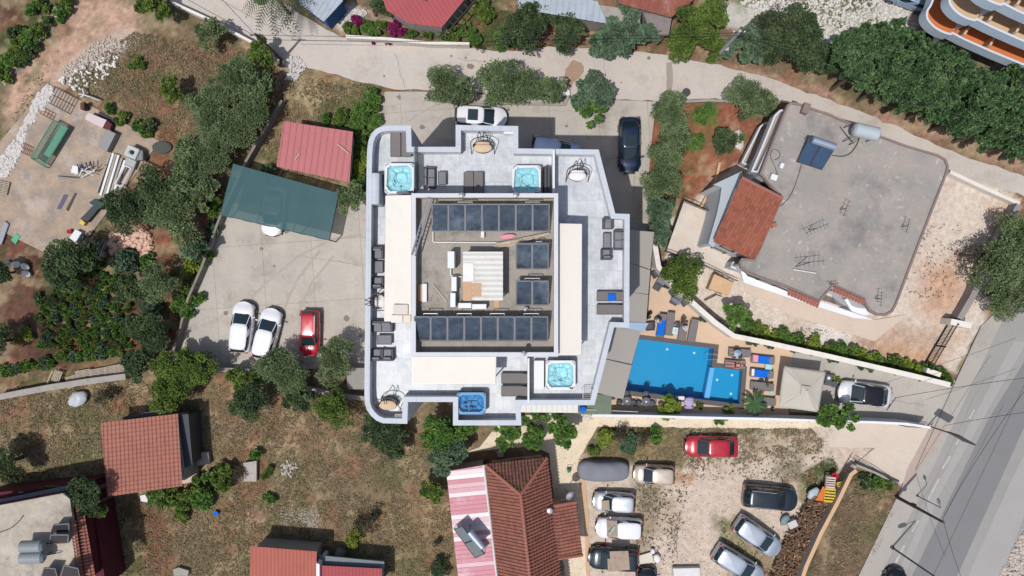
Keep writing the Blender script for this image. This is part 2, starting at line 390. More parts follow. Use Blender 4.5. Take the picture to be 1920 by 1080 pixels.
# ---------------- the ground: one sheet, soil and grass colours by area ----------------
DRY=(124,105,82); DRYY=(158,136,104); SOIL=(112,80,62); RED=(136,88,68); GRN=(78,90,52); DGRN=(58,74,40); GRAV=(192,174,158); STONE=(196,184,172); DIRT=(184,150,128)
# (polygon px, colour, feather px, strength)
AREAS=[
 ([(240,60),(480,90),(530,130),(470,300),(340,480),(200,470),(90,150)],(122,98,76),25,1),
 ([(0,0),(70,0),(60,60),(0,90)],(96,70,54),15,1),
 ([(70,0),(150,0),(120,40),(60,120),(0,170),(0,60),(60,40)],DGRN,12,1),
 ([(130,0),(262,0),(262,55),(235,85),(150,120),(90,205),(0,330),(0,160),(60,105),(100,55)],DIRT,10,1),
 ([(0,200),(20,180),(60,130),(90,90),(110,95),(60,160),(20,215),(0,240)],(200,160,135),10,.6),
 ([(60,130),(85,105),(62,150),(38,165)],DGRN,5,.8),
 ([(70,165),(90,155),(50,225),(20,270),(0,300),(0,275),(30,235)],DGRN,8,.9),
 ([(150,100),(235,60),(262,75),(225,110),(150,145),(110,150)],(190,178,168),14,.85),
 ([(60,110),(85,85),(95,60),(110,40),(95,30),(60,85),(0,140),(0,165)],(180,166,155),6,.6),
 ([(150,145),(230,105),(300,120),(290,190),(200,200),(140,170)],(104,98,66),18,.8),
 ([(290,110),(390,80),(450,110),(330,150)],(128,92,72),20,.6),
 ([(300,200),(370,200),(350,270),(300,270)],RED,16,.7),
 ([(290,250),(340,250),(330,320),(290,330)],(140,90,66),12,.8),
 ([(0,270),(30,280),(0,300)],GRN,10,.7),
 # vegetable garden
 ([(0,395),(85,450),(170,480),(330,440),(400,440),(340,640),(240,690),(0,720)],(96,66,52),10,1),
 ([(80,480),(230,470),(330,520),(300,600),(240,640),(80,660),(60,600)],(66,60,40),18,.75),
 ([(0,420),(60,445),(60,700),(0,715)],(108,76,62),10,.9),
 ([(0,700),(120,690),(235,655),(232,685),(100,715),(0,733)],(126,108,78),8,1),
 ([(250,435),(330,440),(320,485),(262,480)],(140,88,62),10,.8),
 ([(0,735),(230,705),(400,690),(700,705),(770,790),(850,800),(850,1080),(0,1080)],(130,112,84),10,1),
 ([(0,735),(60,730),(30,790),(0,800)],RED,15,.6),
 ([(215,740),(280,735),(275,775),(215,770)],RED,12,.9),
 ([(130,740),(200,735),(205,800),(140,790)],(110,104,68),14,.7),
 ([(160,820),(200,800),(195,905),(120,910),(90,870)],(96,104,62),20,.7),
 ([(245,935),(275,940),(330,1000),(320,1080),(270,1080)],(128,78,58),16,.8),
 ([(225,940),(250,940),(275,1080),(225,1080)],(92,92,58),8,.8),
 ([(360,780),(410,750),(470,760),(470,840),(430,850),(370,850)],(140,118,92),16,.6),
 ([(470,790),(560,740),(640,760),(660,820),(560,850),(480,850)],(140,104,82),24,.6),
 ([(430,840),(480,830),(520,860),(490,960),(440,960)],(132,88,66),16,.6),
 ([(500,850),(560,860),(560,900),(520,900)],(92,100,62),12,.6),
 ([(530,940),(570,940),(575,990),(520,985)],(92,104,66),10,.7),
 ([(525,955),(600,955),(600,985),(540,990)],(176,170,158),8,.6),
 ([(460,940),(505,950),(500,1030),(465,1030)],(150,118,100),10,.7),
 ([(600,860),(800,830),(830,940),(700,960),(600,930)],(122,104,82),30,.6),
 ([(700,940),(850,900),(860,1080),(720,1080)],(136,116,84),20,.6),
 ([(770,930),(850,930),(850,1000),(790,1000)],(142,96,74),14,.45),
 # plot between lane and red shed
 ([(525,140),(600,130),(700,155),(725,200),(680,330),(650,400),(460,300),(500,200)],(140,122,88),8,1),
 ([(560,150),(660,160),(650,190),(590,210),(550,210)],(176,150,116),14,.8),
 ([(600,200),(700,160),(720,200),(670,270),(600,240)],(84,100,50),14,.9),
 ([(480,270),(530,260),(520,340),(460,300)],(112,104,70),10,.7),
 ([(525,110),(570,120),(560,160),(530,150)],(170,160,150),8,.7),
 # north side
 ([(480,0),(555,0),(650,70),(960,95),(1000,0)],(150,132,112),6,1),
 ([(850,0),(970,0),(965,92),(860,85)],(104,96,62),8,1),
 ([(880,40),(960,30),(960,92),(870,85)],(78,92,48),12,.8),
 ([(650,45),(850,55),(850,80),(650,72)],(90,84,56),6,.9),
 ([(615,25),(650,5),(690,25),(640,62)],(196,184,176),5,1),
 ([(960,0),(1330,0),(1330,110),(1100,95),(960,95)],(140,100,80),6,1),
 ([(1320,0),(1720,0),(1720,90),(1560,120),(1400,80)],(196,190,182),8,1),
 ([(1380,-10),(1440,-10),(1440,12),(1390,14)],(96,118,58),8,.9),
 ([(1510,0),(1660,0),(1640,18),(1560,22)],(120,128,86),10,.8),
 ([(1470,20),(1640,30),(1640,70),(1500,60)],(150,158,116),16,.6),
 ([(1640,0),(1720,0),(1780,100),(1660,70)],(190,184,178),5,1),
 ([(1720,60),(1930,160),(1930,60),(1750,0)],(150,144,140),5,1),
 ([(1330,110),(1420,132),(1600,185),(1930,300),(1930,330),(1800,292),(1560,190),(1400,142)],(168,132,112),6,1),
 # plot east of the yard
 ([(1215,190),(1480,195),(1400,345),(1350,400),(1280,380),(1215,440)],(146,92,68),5,1),
 ([(1290,200),(1350,205),(1350,240),(1290,240)],(88,108,48),10,.9),
 ([(1290,250),(1340,255),(1330,285),(1290,280)],(88,106,50),8,.9),
 ([(1275,280),(1330,290),(1320,375),(1280,370)],(158,96,66),8,.8),
 ([(1335,295),(1360,300),(1345,345),(1325,385)],(176,128,98),5,.8),
 # villa grounds
 ([(1220,440),(1300,375),(1500,200),(1800,300),(1915,372),(1850,600),(1790,700),(1700,688),(1380,628),(1300,560)],(212,197,182),5,1),
 ([(1700,480),(1770,330),(1790,330),(1760,420),(1760,560),(1700,600)],(204,184,170),10,.6),
 ([(1730,500),(1800,480),(1815,560),(1760,600),(1730,580)],(196,148,116),22,.8),
 ([(1850,380),(1915,375),(1880,440)],(200,166,140),16,.7),
 ([(1600,600),(1660,600),(1815,620),(1760,700),(1560,650)],(190,160,138),16,.85),
 ([(1640,640),(1760,660),(1760,700),(1650,680)],(206,158,116),12,.6),
 ([(1500,600),(1600,610),(1600,650),(1520,650)],(222,214,206),14,.8),
 ([(1480,590),(1530,600),(1500,640),(1470,620)],(170,150,120),14,.5),
 ([(1880,600),(1930,560),(1930,380),(1915,380),(1840,600)],(160,112,84),6,.9),
 # gravel car park
 ([(1060,860),(1095,845),(1130,800),(1560,800),(1640,835),(1600,880),(1560,900),(1500,1090),(1050,1090)],(202,184,167),6,1),
 ([(1090,845),(1130,800),(1290,800),(1280,880),(1180,865),(1100,862)],(150,124,92),10,1),
 ([(1130,800),(1560,800),(1560,812),(1290,812),(1130,812)],(116,112,72),6,.8),
 ([(1120,800),(1210,800),(1200,850),(1100,862)],(96,98,58),12,.6),
 ([(1380,815),(1550,806),(1500,860),(1430,860)],(172,152,128),10,.7),
 ([(1190,905),(1240,910),(1230,1000),(1200,1060),(1180,1060)],(128,112,80),14,.6),
 ([(1260,885),(1300,890),(1295,905),(1265,905)],(196,140,96),6,.7),
 ([(1210,925),(1270,940),(1280,990),(1220,1000)],(172,150,124),12,.6),
 ([(1340,965),(1375,970),(1440,1040),(1460,1090),(1380,1090)],(112,106,66),12,.85),
 ([(1480,1020),(1530,1040),(1520,1090),(1460,1090)],(112,104,66),10,.8),
 ([(1500,890),(1560,855),(1570,880),(1530,930),(1500,935)],(84,96,52),8,.95),
 ([(1450,870),(1500,865),(1500,905),(1460,905)],(112,108,72),10,.7),
 ([(1330,860),(1500,820),(1480,860),(1340,890)],(182,164,142),12,.5),
 ([(1520,930),(1600,880),(1620,900),(1520,1090),(1440,1090)],(92,74,58),6,1),
 ([(1605,885),(1680,900),(1690,930),(1620,1085),(1510,1085)],(116,96,74),4,1),
 ([(1605,885),(1670,905),(1660,935),(1600,930)],(84,92,54),10,.8),
 ([(1560,1000),(1620,960),(1590,1080),(1530,1080)],(86,70,54),16,.5),
 ([(1860,1085),(1930,960),(1930,1085)],(182,168,158),6,1),
]
def ground_colour(X,Y):
    wx=X+(fbm(X,Y,.06,1)-.5)*26+(fbm(X,Y,.22,5)-.5)*10; wy=Y+(fbm(X,Y,.06,9)-.5)*26+(fbm(X,Y,.22,14)-.5)*10
    L3=lambda c:np.array([lin(v)/KK for v in c])
    out=np.zeros(X.shape+(3,))+L3((126,108,84))
    for poly,c,fe,st in AREAS:
        d=sdist(wx,wy,poly); t=np.clip(d/fe*.5+.5,0,1)*st; out=out*(1-t[...,None])+L3(c)*t[...,None]
    lum=out.mean(-1)
    # broad patches of green weeds, bare red soil and straw on the soft ground only
    soft=np.clip((.34-lum)/.1,0,1)
    g=np.clip((fbm(X,Y,.018,21)-.55)/.1,0,1)*soft*.5; out=out*(1-g[...,None])+L3((84,92,56))*g[...,None]
    r=np.clip((fbm(X,Y,.022,33)-.58)/.08,0,1)*soft*.45; out=out*(1-r[...,None])+L3((146,96,72))*r[...,None]
    s=np.clip((fbm(X,Y,.035,45)-.56)/.08,0,1)*soft*.5; out=out*(1-s[...,None])+L3((168,150,116))*s[...,None]
    k=1+((fbm(X,Y,.12,57,5)-.5)*.9+(fbm(X,Y,.45,63,2)-.5)*.5)*(.2+.8*soft)
    return np.clip(out*k[...,None],.01,.8)
def build_ground():
    xs=np.concatenate([[-600,-300,-160,-110],np.arange(-78,-50,1.4),np.arange(-50,50.01,.22),np.arange(51.4,80,1.4),[110,160,300,600]]); ys=np.concatenate([[-600,-300,-150,-90],np.arange(-58,-29,1.4),np.arange(-29,29.01,.22),np.arange(30.4,60,1.4),[90,150,300,600]])
    # leave the pool hole to a finer cut: the sheet dips under the basin
    X,Y=np.meshgrid(xs,ys); PX=X/(H/F)+960; PY=540-Y/(H/F)
    col=ground_colour(PX,PY); far=np.clip((np.maximum(np.abs(X)/60,np.abs(Y)/45)-1)*2,0,1)[...,None]; col=col*(1-far)+np.array([lin(v)/KK for v in (112,104,78)])*far; lm=col.mean(-1,keepdims=True); col=lm+(col-lm)*.9
    Z=(fbm(PX,PY,.02,70)-.5)*.06-.06
    pool=[(1165,625),(1345,632),(1400,690),(1390,765),(1160,740)]
    Z=np.where(sdist(PX,PY,pool)>-3,-2.2,Z)
    nv,nu=X.shape; v=np.stack([X,Y,Z],-1).reshape(-1,3)
    idx=np.arange(nv*nu).reshape(nv,nu); f=np.stack([idx[:-1,:-1],idx[:-1,1:],idx[1:,1:],idx[1:,:-1]],-1).reshape(-1,4)
    me=bpy.data.meshes.new('ground'); me.vertices.add(len(v)); me.vertices.foreach_set('co',v.ravel().astype(np.float32))
    me.loops.add(f.size); me.loops.foreach_set('vertex_index',f.ravel().astype(np.int32)); me.polygons.add(len(f))
    me.polygons.foreach_set('loop_start',(np.arange(len(f))*4).astype(np.int32)); me.polygons.foreach_set('loop_total',np.full(len(f),4,np.int32)); me.update(calc_edges=True)
    a=me.color_attributes.new('soil','FLOAT_COLOR','POINT'); c4=np.ones((len(v),4),np.float32); c4[:,:3]=col.reshape(-1,3); a.data.foreach_set('color',c4.ravel())
    me.materials.append(mk('soil and dry grass',(1,1,1,1),.95,.30,2.2,9,attr='soil',bump=.05,bs=5,spec=.1))
    o=bpy.data.objects.new('ground',me); COL.objects.link(o); o['kind']='structure'
build_ground()
def sheet(name,pts,z,mat,zz=None):
    m=M(); m.add([(x,y,z) for x,y in P2(pts,0)],[tuple(range(len(pts)))])
    vs=m.v; n=len(vs); a=sum(vs[i][0]*vs[(i+1)%n][1]-vs[(i+1)%n][0]*vs[i][1] for i in range(n))
    if a<0: m.f=[m.f[0][::-1]]
    return struct(name,m,mat)
def wob(pts,amp=3,step=14):
    """roughen an outline"""
    out=[]
    for i in range(len(pts)):
        a=Vector(pts[i]); b=Vector(pts[(i+1)%len(pts)]); n=max(1,int((b-a).length/step))
        for k in range(n):
            q=a+(b-a)*k/n
            if k: q=q+Vector((random.uniform(-amp,amp),random.uniform(-amp,amp)))
            out.append(tuple(q))
    return out
sheet('lane',wob([(322,6),(300,-30),(480,-30),(520,0),(560,25),(600,48),(640,70),(720,76),(835,82),(900,92),(960,96),(1000,92),(1060,86),(1120,92),(1240,102),(1335,120),(1420,140),(1500,168),(1600,204),(1700,246),(1800,290),(2250,440),(2250,520),(1920,368),(1850,345),(1780,322),(1560,214),(1480,194),(1370,185),(1230,190),(1160,187),(1060,178),(740,168),(700,157),(660,150),(600,132),(560,120),(520,113),(480,86),(400,45)],2.5),.02,m_lane)
sheet('yard',[(722,172),(790,172),(1060,184),(1230,191),(1222,260),(1216,330),(1214,440),(1190,640),(700,700),(700,600),(690,400),(690,330),(705,230)],.035,m_conc)
sheet('parking',wob([(412,398),(440,380),(640,385),(700,330),(760,330),(780,690),(560,692),(330,690),(322,660),(345,600),(372,530),(398,450)],1.2,20),.028,m_conc)
sheet('driveway',[(1486,660),(1600,672),(1700,692),(1792,714),(1800,740),(1745,795),(1660,788),(1560,776),(1480,772)],.03,m_drive)
sheet('forecourt',[(1520,802),(1660,790),(1745,796),(1710,880),(1690,908),(1600,872),(1640,840),(1556,838)],.036,mk('pale forecourt',C(206,192,178),.9,.08,.4,5,stain=(C(184,168,152),.5,.6),joint=(5.5,7,.012,(.8,.8,.78),24)))
sheet('verge_paving',[(1838,612),(1862,590),(1915,590),(1690,1120),(1490,1330),(1400,1330),(1590,1120),(1690,915),(1745,800),(1792,714)],.034,m_should)
sheet('pink_paving',[(1745,797),(1775,800),(1712,900),(1690,915),(1700,880)],.044,m_pink)
sheet('road',[(1880,600),(2050,300),(2250,-60),(2420,-60),(2100,620),(2000,850),(1860,1100),(1700,1350),(1500,1350),(1640,1100),(1720,940),(1790,790)],.042,m_asph)
sheet('road_wheel_track',[(1975,590),(1992,640),(1785,1100),(1700,1100),(1850,790)],.05,m_band)
sheet('road_wheel_track',[(1960,775),(1990,775),(1870,1100),(1805,1100),(1895,900)],.0505,m_band2)
sheet('road_wheel_track',[(1900,640),(1925,640),(1762,925),(1690,1090),(1676,1090),(1740,940)],.051,m_band2)
for (x0,y0,x1,y1,ww) in [(1817,785,1826,768,1.6),(1792,834,1800,818,1.6),(1766,879,1781,855,1.7),(1739,937,1760,897,1.9),(1709,997,1722,975,1.6),(1671,1070,1695,1022,2)]:
    d=Vector((x1-x0,y1-y0)).normalized(); n=Vector((-d.y,d.x))*ww
    sheet('road_marking',[(x0-n.x,y0-n.y),(x0+n.x,y0+n.y),(x1+n.x,y1+n.y),(x1-n.x,y1-n.y)],.06,m_paint)
for (x0,y0,x1,y1,ww) in [(1920,722,1744,1090,.7),(1880,760,1770,965,.5),(1838,613,1792,712,.6),(1792,712,1716,880,.6)]:
    d=Vector((x1-x0,y1-y0)).normalized(); n=Vector((-d.y,d.x))*ww
    sheet('road_seam',[(x0-n.x,y0-n.y),(x0+n.x,y0+n.y),(x1+n.x,y1+n.y),(x1-n.x,y1-n.y)],.063,m_line)
sheet('stone_path',wob([(868,850),(900,838),(930,800),(975,780),(1040,775),(1110,772),(1150,778),(1300,782),(1660,790),(1560,804),(1120,800),(1095,845),(1084,862),(1086,900),(1095,960),(1100,1080),(1060,1080),(1045,1000),(1030,850),(1000,835),(930,842)],1.2),.03,m_pathst)
sheet('footpath',[(1084,862),(1092,862),(1103,960),(1106,1080),(1100,1080),(1094,960)],.034,m_sandw)
sheet('workshop_slab',[(92,158),(300,265),(170,440),(118,490),(0,432),(-20,420),(-20,290)],.05,m_slab)
sheet('villa_path',[(1395,520),(1500,565),(1640,600),(1700,590),(1640,640),(1480,590),(1395,545)],.03,mk('villa path',C(208,190,174),.9,.07,.5,6))
# lane patches: a repaired trench, a manhole and a damp stain
sheet('lane_repair',wob([(1249,118),(1259,116),(1262,145),(1259,172),(1249,172),(1250,145)],1,8),.028,mk('dark patch',C(160,150,142),.9,.1))
mm=M().lathe(*P(1287,173)[:2],[(.36,.0),(.36,.03),(.01,.031)],20); struct('manhole_cover',mm,m_dark)
sheet('lane_stain',wob([(1060,130),(1075,112),(1090,118),(1095,135),(1080,150),(1072,165),(1062,160),(1070,145),(1055,148)],2,6),.026,mk('earth stain',C(164,138,118),.9,.15))
# ---------------- pool ----------------
POOL=[(1197,636),(1338,654),(1334,688),(1391,695),(1386,757),(1173,732)]
W=P2(POOL); root=thing('swimming_pool','blue swimming pool with shallow square end and dark coping','pool',P(1280,695,0))
deckp=P2([(1150,742),(1180,620),(1190,500),(1215,440),(1226,442),(1236,502),(1305,572),(1372,628),(1500,655),(1486,660),(1478,783),(1118,779)])
def deck():
    # deck with the pool cut out: a strip-wise fill between outline and hole
    bm=bmesh.new(); 
    ev=[]
    for loop in (deckp,inset(W,-.35)):
        vs=[bm.verts.new((x,y,.04)) for x,y in loop]
        for i in range(len(vs)): ev.append(bm.edges.new((vs[i],vs[(i+1)%len(vs)])))
    bmesh.ops.triangle_fill(bm,use_beauty=True,use_dissolve=False,edges=ev)
    for f in bm.faces:
        if f.normal.z<0: f.normal_flip()
    me=bpy.data.meshes.new('pool_deck'); bm.to_mesh(me); bm.free(); me.materials.append(m_deck)
    o=bpy.data.objects.new('pool_deck',me); COL.objects.link(o); o['kind']='structure'
deck()
m=M().ring(inset(W,-.40),inset(W,.0),-.2,.07); obj('coping',m,m_copest,root,True)
m=M(); n=len(W); fl=inset(W,-.05)
m.ring(inset(W,-.3),inset(W,-.01),-1.75,-.2); m.prism(inset(W,-.2),-1.75,-1.5); obj('basin',m,m_basin,root,True)
sh=P2([(1334,689),(1392,696),(1387,758),(1322,751)]); m=M().prism(sh,-1.45,-.75); obj('shallow_floor',m,m_basin,root,True)
sh=P2([(1334,690),(1342,691),(1332,752),(1322,751)]); m=M().prism(sh,-1.44,-.42); obj('step',m,m_basinl,root,True)
m=M().add([(x,y,-.1) for x,y in inset(W,-.02)],[tuple(range(n))[::-1]]); obj('water',m,m_water,root,True)
for dx,dy in((0,0),(0,10)):
    a=P(1334,663+dy,0); m=M().tube([a+Vector((-.5,0,-.6)),a+Vector((-.5,0,.5)),a+Vector((-.2,0,.75)),a+Vector((.35,0,.6)),a+Vector((.5,0,.05))],.025); obj('ladder_rail',m,m_alu,root,True)
for (x,y) in [(1254,656),(1305,663),(1372,703),(1370,738),(1344,712)]:
    m=M().lathe(*P(x,y,-.8)[:2],[(.11,-1.5 if x<1330 else -.75),(.11,-1.46 if x<1330 else -.71),(.01,-1.455 if x<1330 else -.705)],10); obj('pool_lamp',m,m_tub,root,True)

# wear on the paving: hairline cracks, tyre marks and oil spots
m_crack=mk('crack',C(140,132,124),.95,.1); m_tyremark=mk('tyre mark',C(172,164,154),.9,.12,1.5,9); m_oil=mk('oil spot',C(132,124,116),.9,.15,3,10)
def strip(name,pts,w,z,mat):
    L_=[];R_=[]; wp=[P(x,y,0) for x,y in pts]
    for i,p in enumerate(wp):
        d=(wp[min(i+1,len(wp)-1)]-wp[max(i-1,0)]).normalized(); n=Vector((-d.y,d.x,0))*w/2*(random.uniform(.5,1.4) if name=='paving_crack' else 1); L_.append((p.x+n.x,p.y+n.y,z)); R_.append((p.x-n.x,p.y-n.y,z))
    k=len(pts); m=M().add(L_+R_,[(i,i+k,i+k+1,i+1) for i in range(k-1)]); struct(name,m,mat)
def crackline(x0,y0,x1,y1,w=.03,z=.046):
    n=14; strip('paving_crack',[(x0+(x1-x0)*i/n+random.uniform(-2,2),y0+(y1-y0)*i/n+random.uniform(-2,2)) for i in range(n+1)],w,z,m_crack)
for a in [(560,480,690,500),(760,230,850,180),(1000,210,1150,206),(740,100,760,165),(1130,110,1140,180),(1560,740,1740,760),(860,110,1000,130)]: crackline(*a)
for a in [(1850,700,1700,1000),(1900,760,1840,900),(1760,900,1800,960)]: crackline(*a,.03,.054)
for pts in ([(600,470),(560,520),(540,560),(530,590)],[(625,480),(585,530),(565,570),(556,600)],[(680,440),(620,450),(560,480),(500,530),(470,560)],[(760,240),(745,300),(730,330)],[(1190,330),(1186,380),(1200,420)]): strip('tyre_mark',pts,.2,.041,m_tyremark)
for i in range(26):
    x,y=random.choice([(random.uniform(400,680),random.uniform(430,680)),(random.uniform(740,1150),random.uniform(180,240)),(random.uniform(700,1300),random.uniform(100,160))]); q=P(x,y,0); r=random.uniform(.08,.3)
    struct('oil_spot',M().add([(q.x+r*random.uniform(.6,1.2)*math.cos(a*.6283),q.y+r*random.uniform(.6,1.2)*math.sin(a*.6283),.0475) for a in range(10)],[tuple(range(10))]),m_oil)
# ================= HOTEL =================
ZT,ZD=14.0,12.9           # parapet top, terrace deck
HO=[(688,320),(689,285),(691,266),(696,252),(704,243),(714,238),(728,236),(770,236),(771,276),(855,276),(855,235),(971,237),(971,279),(1122,281),(1153,401),(1180,402),(1179,614),(1151,613),(1114,759),(975,759),(977,797),(850,797),(850,753),(764,753),(763,794),(718,793),(706,788),(696,779),(689,769),(685,757),(684,740),(684,727)]
ho=P2(HO,ZT); root=hotel=thing('hotel_building','large white and pale grey hotel with roof terraces around a raised square roof','hotel building',P(930,520,0))
cx0=sum(p[0] for p in ho)/len(ho)
inn=inset(ho,.30)
obj('wall',M().prism(ho,0,12.58),m_wall,root,True)
obj('terrace_floor',M().prism(inset(ho,.02),12.6,ZD),m_marble,root,True)
obj('parapet',M().ring(inset(ho,.01),inn,ZD+.002,ZT-.05),m_white,root,True)
obj('coping',M().ring(inset(ho,-.025),inset(ho,.325),ZT-.05,ZT+.005),m_cope,root,True)
# facade windows with frames on every long side
def facade(root,poly,z0,n,fh,zs=1.0,hh=1.5,ww=1.4,gap=3.2,skip=(),gl=None):
    a=sum(poly[i][0]*poly[(i+1)%len(poly)][1]-poly[(i+1)%len(poly)][0]*poly[i][1] for i in range(len(poly)))
    pts=poly if a>0 else poly[::-1]
    for i in range(len(pts)):
        p=Vector(pts[i]); q=Vector(pts[(i+1)%len(pts)]); l=(q-p).length
        if l<1.9: continue
        k=max(1,int(l/gap)); d=(q-p)/l; nn=Vector((d.y,-d.x)); rz=math.atan2(d.y,d.x)
        for j in range(k):
            c=p+d*l*(j+.5)/k
            for f in range(n):
                z=z0+f*fh+zs+hh/2
                w=min(ww,l/k*.6)
                e=c+nn*.0
                fr=M()
                for s in(-1,1):
                    fr.box(e.x+d.x*s*w/2,e.y+d.y*s*w/2,z,.08,.14,hh+.08,rz); fr.box(e.x,e.y,z+s*hh/2,w-.08,.14,.08,rz)
                fo=obj('window',fr,m_dark,root,True)
                obj('pane',M().box(e.x,e.y,z,w-.08,.06,hh-.08,rz),gl or m_glassd,fo,True)
facade(root,ho,0,4,3.1,.9,1.6,1.5,4.2)
# glass and plaster dividers on the terrace
def wall_between(name,a,b,z0,z1,t,mat,root):
    a=P(*a,ZD); b=P(*b,ZD); d=(b-a); c=(a+b)/2
    return obj(name,M().box(c.x,c.y,(z0+z1)/2,d.length,t,z1-z0,math.atan2(d.y,d.x)),mat,root,True)
g=P2([(778,283),(790,283),(790,362),(778,362)],13.6)
wall_between('divider_screen',(783,282),(783,358),ZD,14.6,.08,m_grn,root)
wall_between('divider_wall',(1036,288),(1036,366),ZD,14.35,.14,m_white,root)
wall_between('divider_wall',(990,668),(990,748),ZD,14.35,.12,m_white,root)
# raised roof block
BZ,BF=16.7,15.6
BO=P2([(772,363),(1046,363),(1046,668),(772,668)],BZ)
obj('penthouse_wall',M().prism(BO,ZD,15.3),m_wall,root,True)
obj('penthouse_roof',M().prism(inset(BO,.02),15.3,BF),m_brfloor,root,True)
obj('penthouse_parapet',M().ring(inset(BO,.015),inset(BO,.22),BF+.002,BZ-.05),mk('weathered parapet render',C(196,186,176),.85,.1),root,True)
obj('penthouse_coping',M().ring(inset(BO,-.02),inset(BO,.25),BZ-.05,BZ),mk('pale grey coping',C(208,210,216),.7,.08,.8,6),root,True)
facade(root,BO,ZD,1,3,.25,1.9,1.6,4.2)
# cream awnings fixed to the block
def awning(name,px,z0,z1,mat,frame=True,lab=None,ribs=4,t=.05,axis=0):
    """tensioned fabric panel sloping from z0 (inner edge first two corners) to z1"""
    a,b=[P(x,y,z0) for x,y in px[:2]]; c,d=[P(x,y,z1) for x,y in px[2:]]
    o=obj(name,M().slab(a,b,c,d,t),mat,root,True,label=lab)
    fr=M(); fr.tube([a-Vector((0,0,.09)),b-Vector((0,0,.09)),c-Vector((0,0,.09)),d-Vector((0,0,.09)),a-Vector((0,0,.09))],.035)
    for i in range(1,ribs):
        t_=i/ribs; fr.cyl(a.lerp(b,t_)-Vector((0,0,.1)),d.lerp(c,t_)-Vector((0,0,.1)),.03)
    obj('frame',fr,m_alu,o,True)
    return o
awning('awning',[(771,366),(771,601),(721,602),(723,367)],16.05,15.85,m_cream,lab='long cream awning on the west side of the block')
awning('awning',[(773,669),(930,669),(929,719),(773,720)],16.05,15.85,m_cream,lab='cream awning on the south side of the block')
awning('awning',[(1048,419),(1048,666),(1090,666),(1091,420)],16.05,15.85,m_cream,lab='long cream awning on the east side of the block')
for (x,y) in [(724,370),(723,485),(722,598),(776,717),(850,717),(926,717),(1088,423),(1088,540),(1088,662)]:
    q=P(x,y,15.8); obj('awning_post',M().cyl((q.x,q.y,ZD),(q.x,q.y,15.78),.05),m_alu,root,True)
# lower roofs and canopies round the east and south sides
E1=[(1181,432),(1225,434),(1218,502),(1181,490)]
awning('side_canopy',[(1176,431),(1176,490),(1219,504),(1226,435)],3.6,3.3,m_awng,ribs=3)
awning('side_canopy',[(1176,492),(1176,546),(1215,551),(1219,507)],3.6,3.3,m_awng,ribs=3)
awning('side_canopy',[(1176,547),(1176,602),(1211,605),(1215,553)],3.6,3.3,m_awng,ribs=3)
awning('side_canopy',[(1150,612),(1137,672),(1184,682),(1201,621)],3.7,3.3,m_awng,ribs=3)
awning('side_canopy',[(1136,674),(1116,735),(1168,748),(1184,685)],3.7,3.3,m_awng,ribs=3)
awning('corner_canopy',[(1176,604),(1160,614),(1206,622),(1216,606)],3.55,3.25,m_awnb,ribs=2)
roofplane('porch_roof',offs([(975,752),(1084,755),(1084,774),(977,773)],3.2),(1,0,0),.42,.04,'rib',m_sheetw,root)
obj('mat_roof',M().slab(*[P(x,y,3.0) for x,y in [(1082,752),(1115,738),(1147,742),(1146,776)]],.06).slab(*[P(x,y,2.98) for x,y in [(1082,752),(1146,776),(1146,777),(1084,777)]],.05),mk('green matting',C(112,124,106),.9,.18,2,30),root,True)
for (x,y) in [(1222,438),(1216,505),(1213,552),(1208,603),(1198,625),(1182,684),(1166,745)]:
    q=P(x,y,3.2); obj('canopy_post',M().cyl((q.x,q.y,0),(q.x,q.y,3.2),.05),m_alu,root,True)
reg_h=None
# hood on the west parapet
q=P(703,353,14.3)
t=thing('storage_hood','long pale blue grey hood with rounded ends on the west parapet','hood',(q.x,q.y,ZD))
m=M(); 
prof=[(-.32,1.0),(-.26,1.28),(0,1.4),(.26,1.3),(.36,.9),(.36,0),(-.32,0)]
vs=[];k=len(prof)
for s in(-1.05,1.05): vs+=[(x,s,z) for x,z in prof]
m.add(vs,[(i,i+k,(i+1)%k+k,(i+1)%k) for i in range(k)]+[tuple(range(k)),tuple(range(2*k-1,k-1,-1))])
obj('cover',m,m_cope,t,bevel=.08); obj('base_rail',M().box(0,0,.06,.78,2.16,.1),m_dkgrey,t)
# ---------------- solar collectors on the block ----------------
def solar(lab,x0,y0,x1,y1):
    zt,zb=BF+1.25,BF+.35
    a=P(x0,y1,zb); b=P(x1,y1,zb); c=P(x1,y0,zt); d=P(x0,y0,zt); cen=(a+b+c+d)/4
    t=thing('solar_collector',lab,'solar panel',(cen.x,cen.y,BF),0,'blue solar collectors in racks on the hotel roof')
    obj('absorber',M().slab(a+Vector((.05,.05,.012)),b+Vector((-.05,.05,.012)),c+Vector((-.05,-.05,.012)),d+Vector((.05,-.05,.012)),.05),m_panel,t,True)
    f=M()
    for p,q in((a,b),(b,c),(c,d),(d,a)): f.cyl(p,q,.04,n=4)
    obj('frame',f,m_alu,t,True)
    l=M()
    for p,zz in((a,BF),(b,BF),(c,BF),(d,BF)): l.cyl(p,(p.x,p.y,BF),.02,n=4)
    l.cyl(d,(a.x,a.y,BF+.05),.018,n=4); obj('rack',l,m_dark,t,True)
for i in range(7):
    solar('%s solar panel from the left in the long north row on the raised roof'%ORD[i],810+31.6*i,383,840+31.6*i,433)
for i in range(8):
    solar('%s solar panel from the left in the long south row on the raised roof'%ORD[i],777+31.5*i,594,806.5+31.5*i,639)
for i in range(2):
    solar('%s blue solar panel of the upper pair beside the east parapet'%('left','right')[i],968+31*i,457,997+31*i,504)
    solar('%s blue solar panel of the lower pair beside the east parapet'%('left','right')[i],968+31*i,527,997+31*i,572)
for (x,y,lab) in [(871,589,'left'),(934,590,'middle'),(996,590,'right')]:
    pass
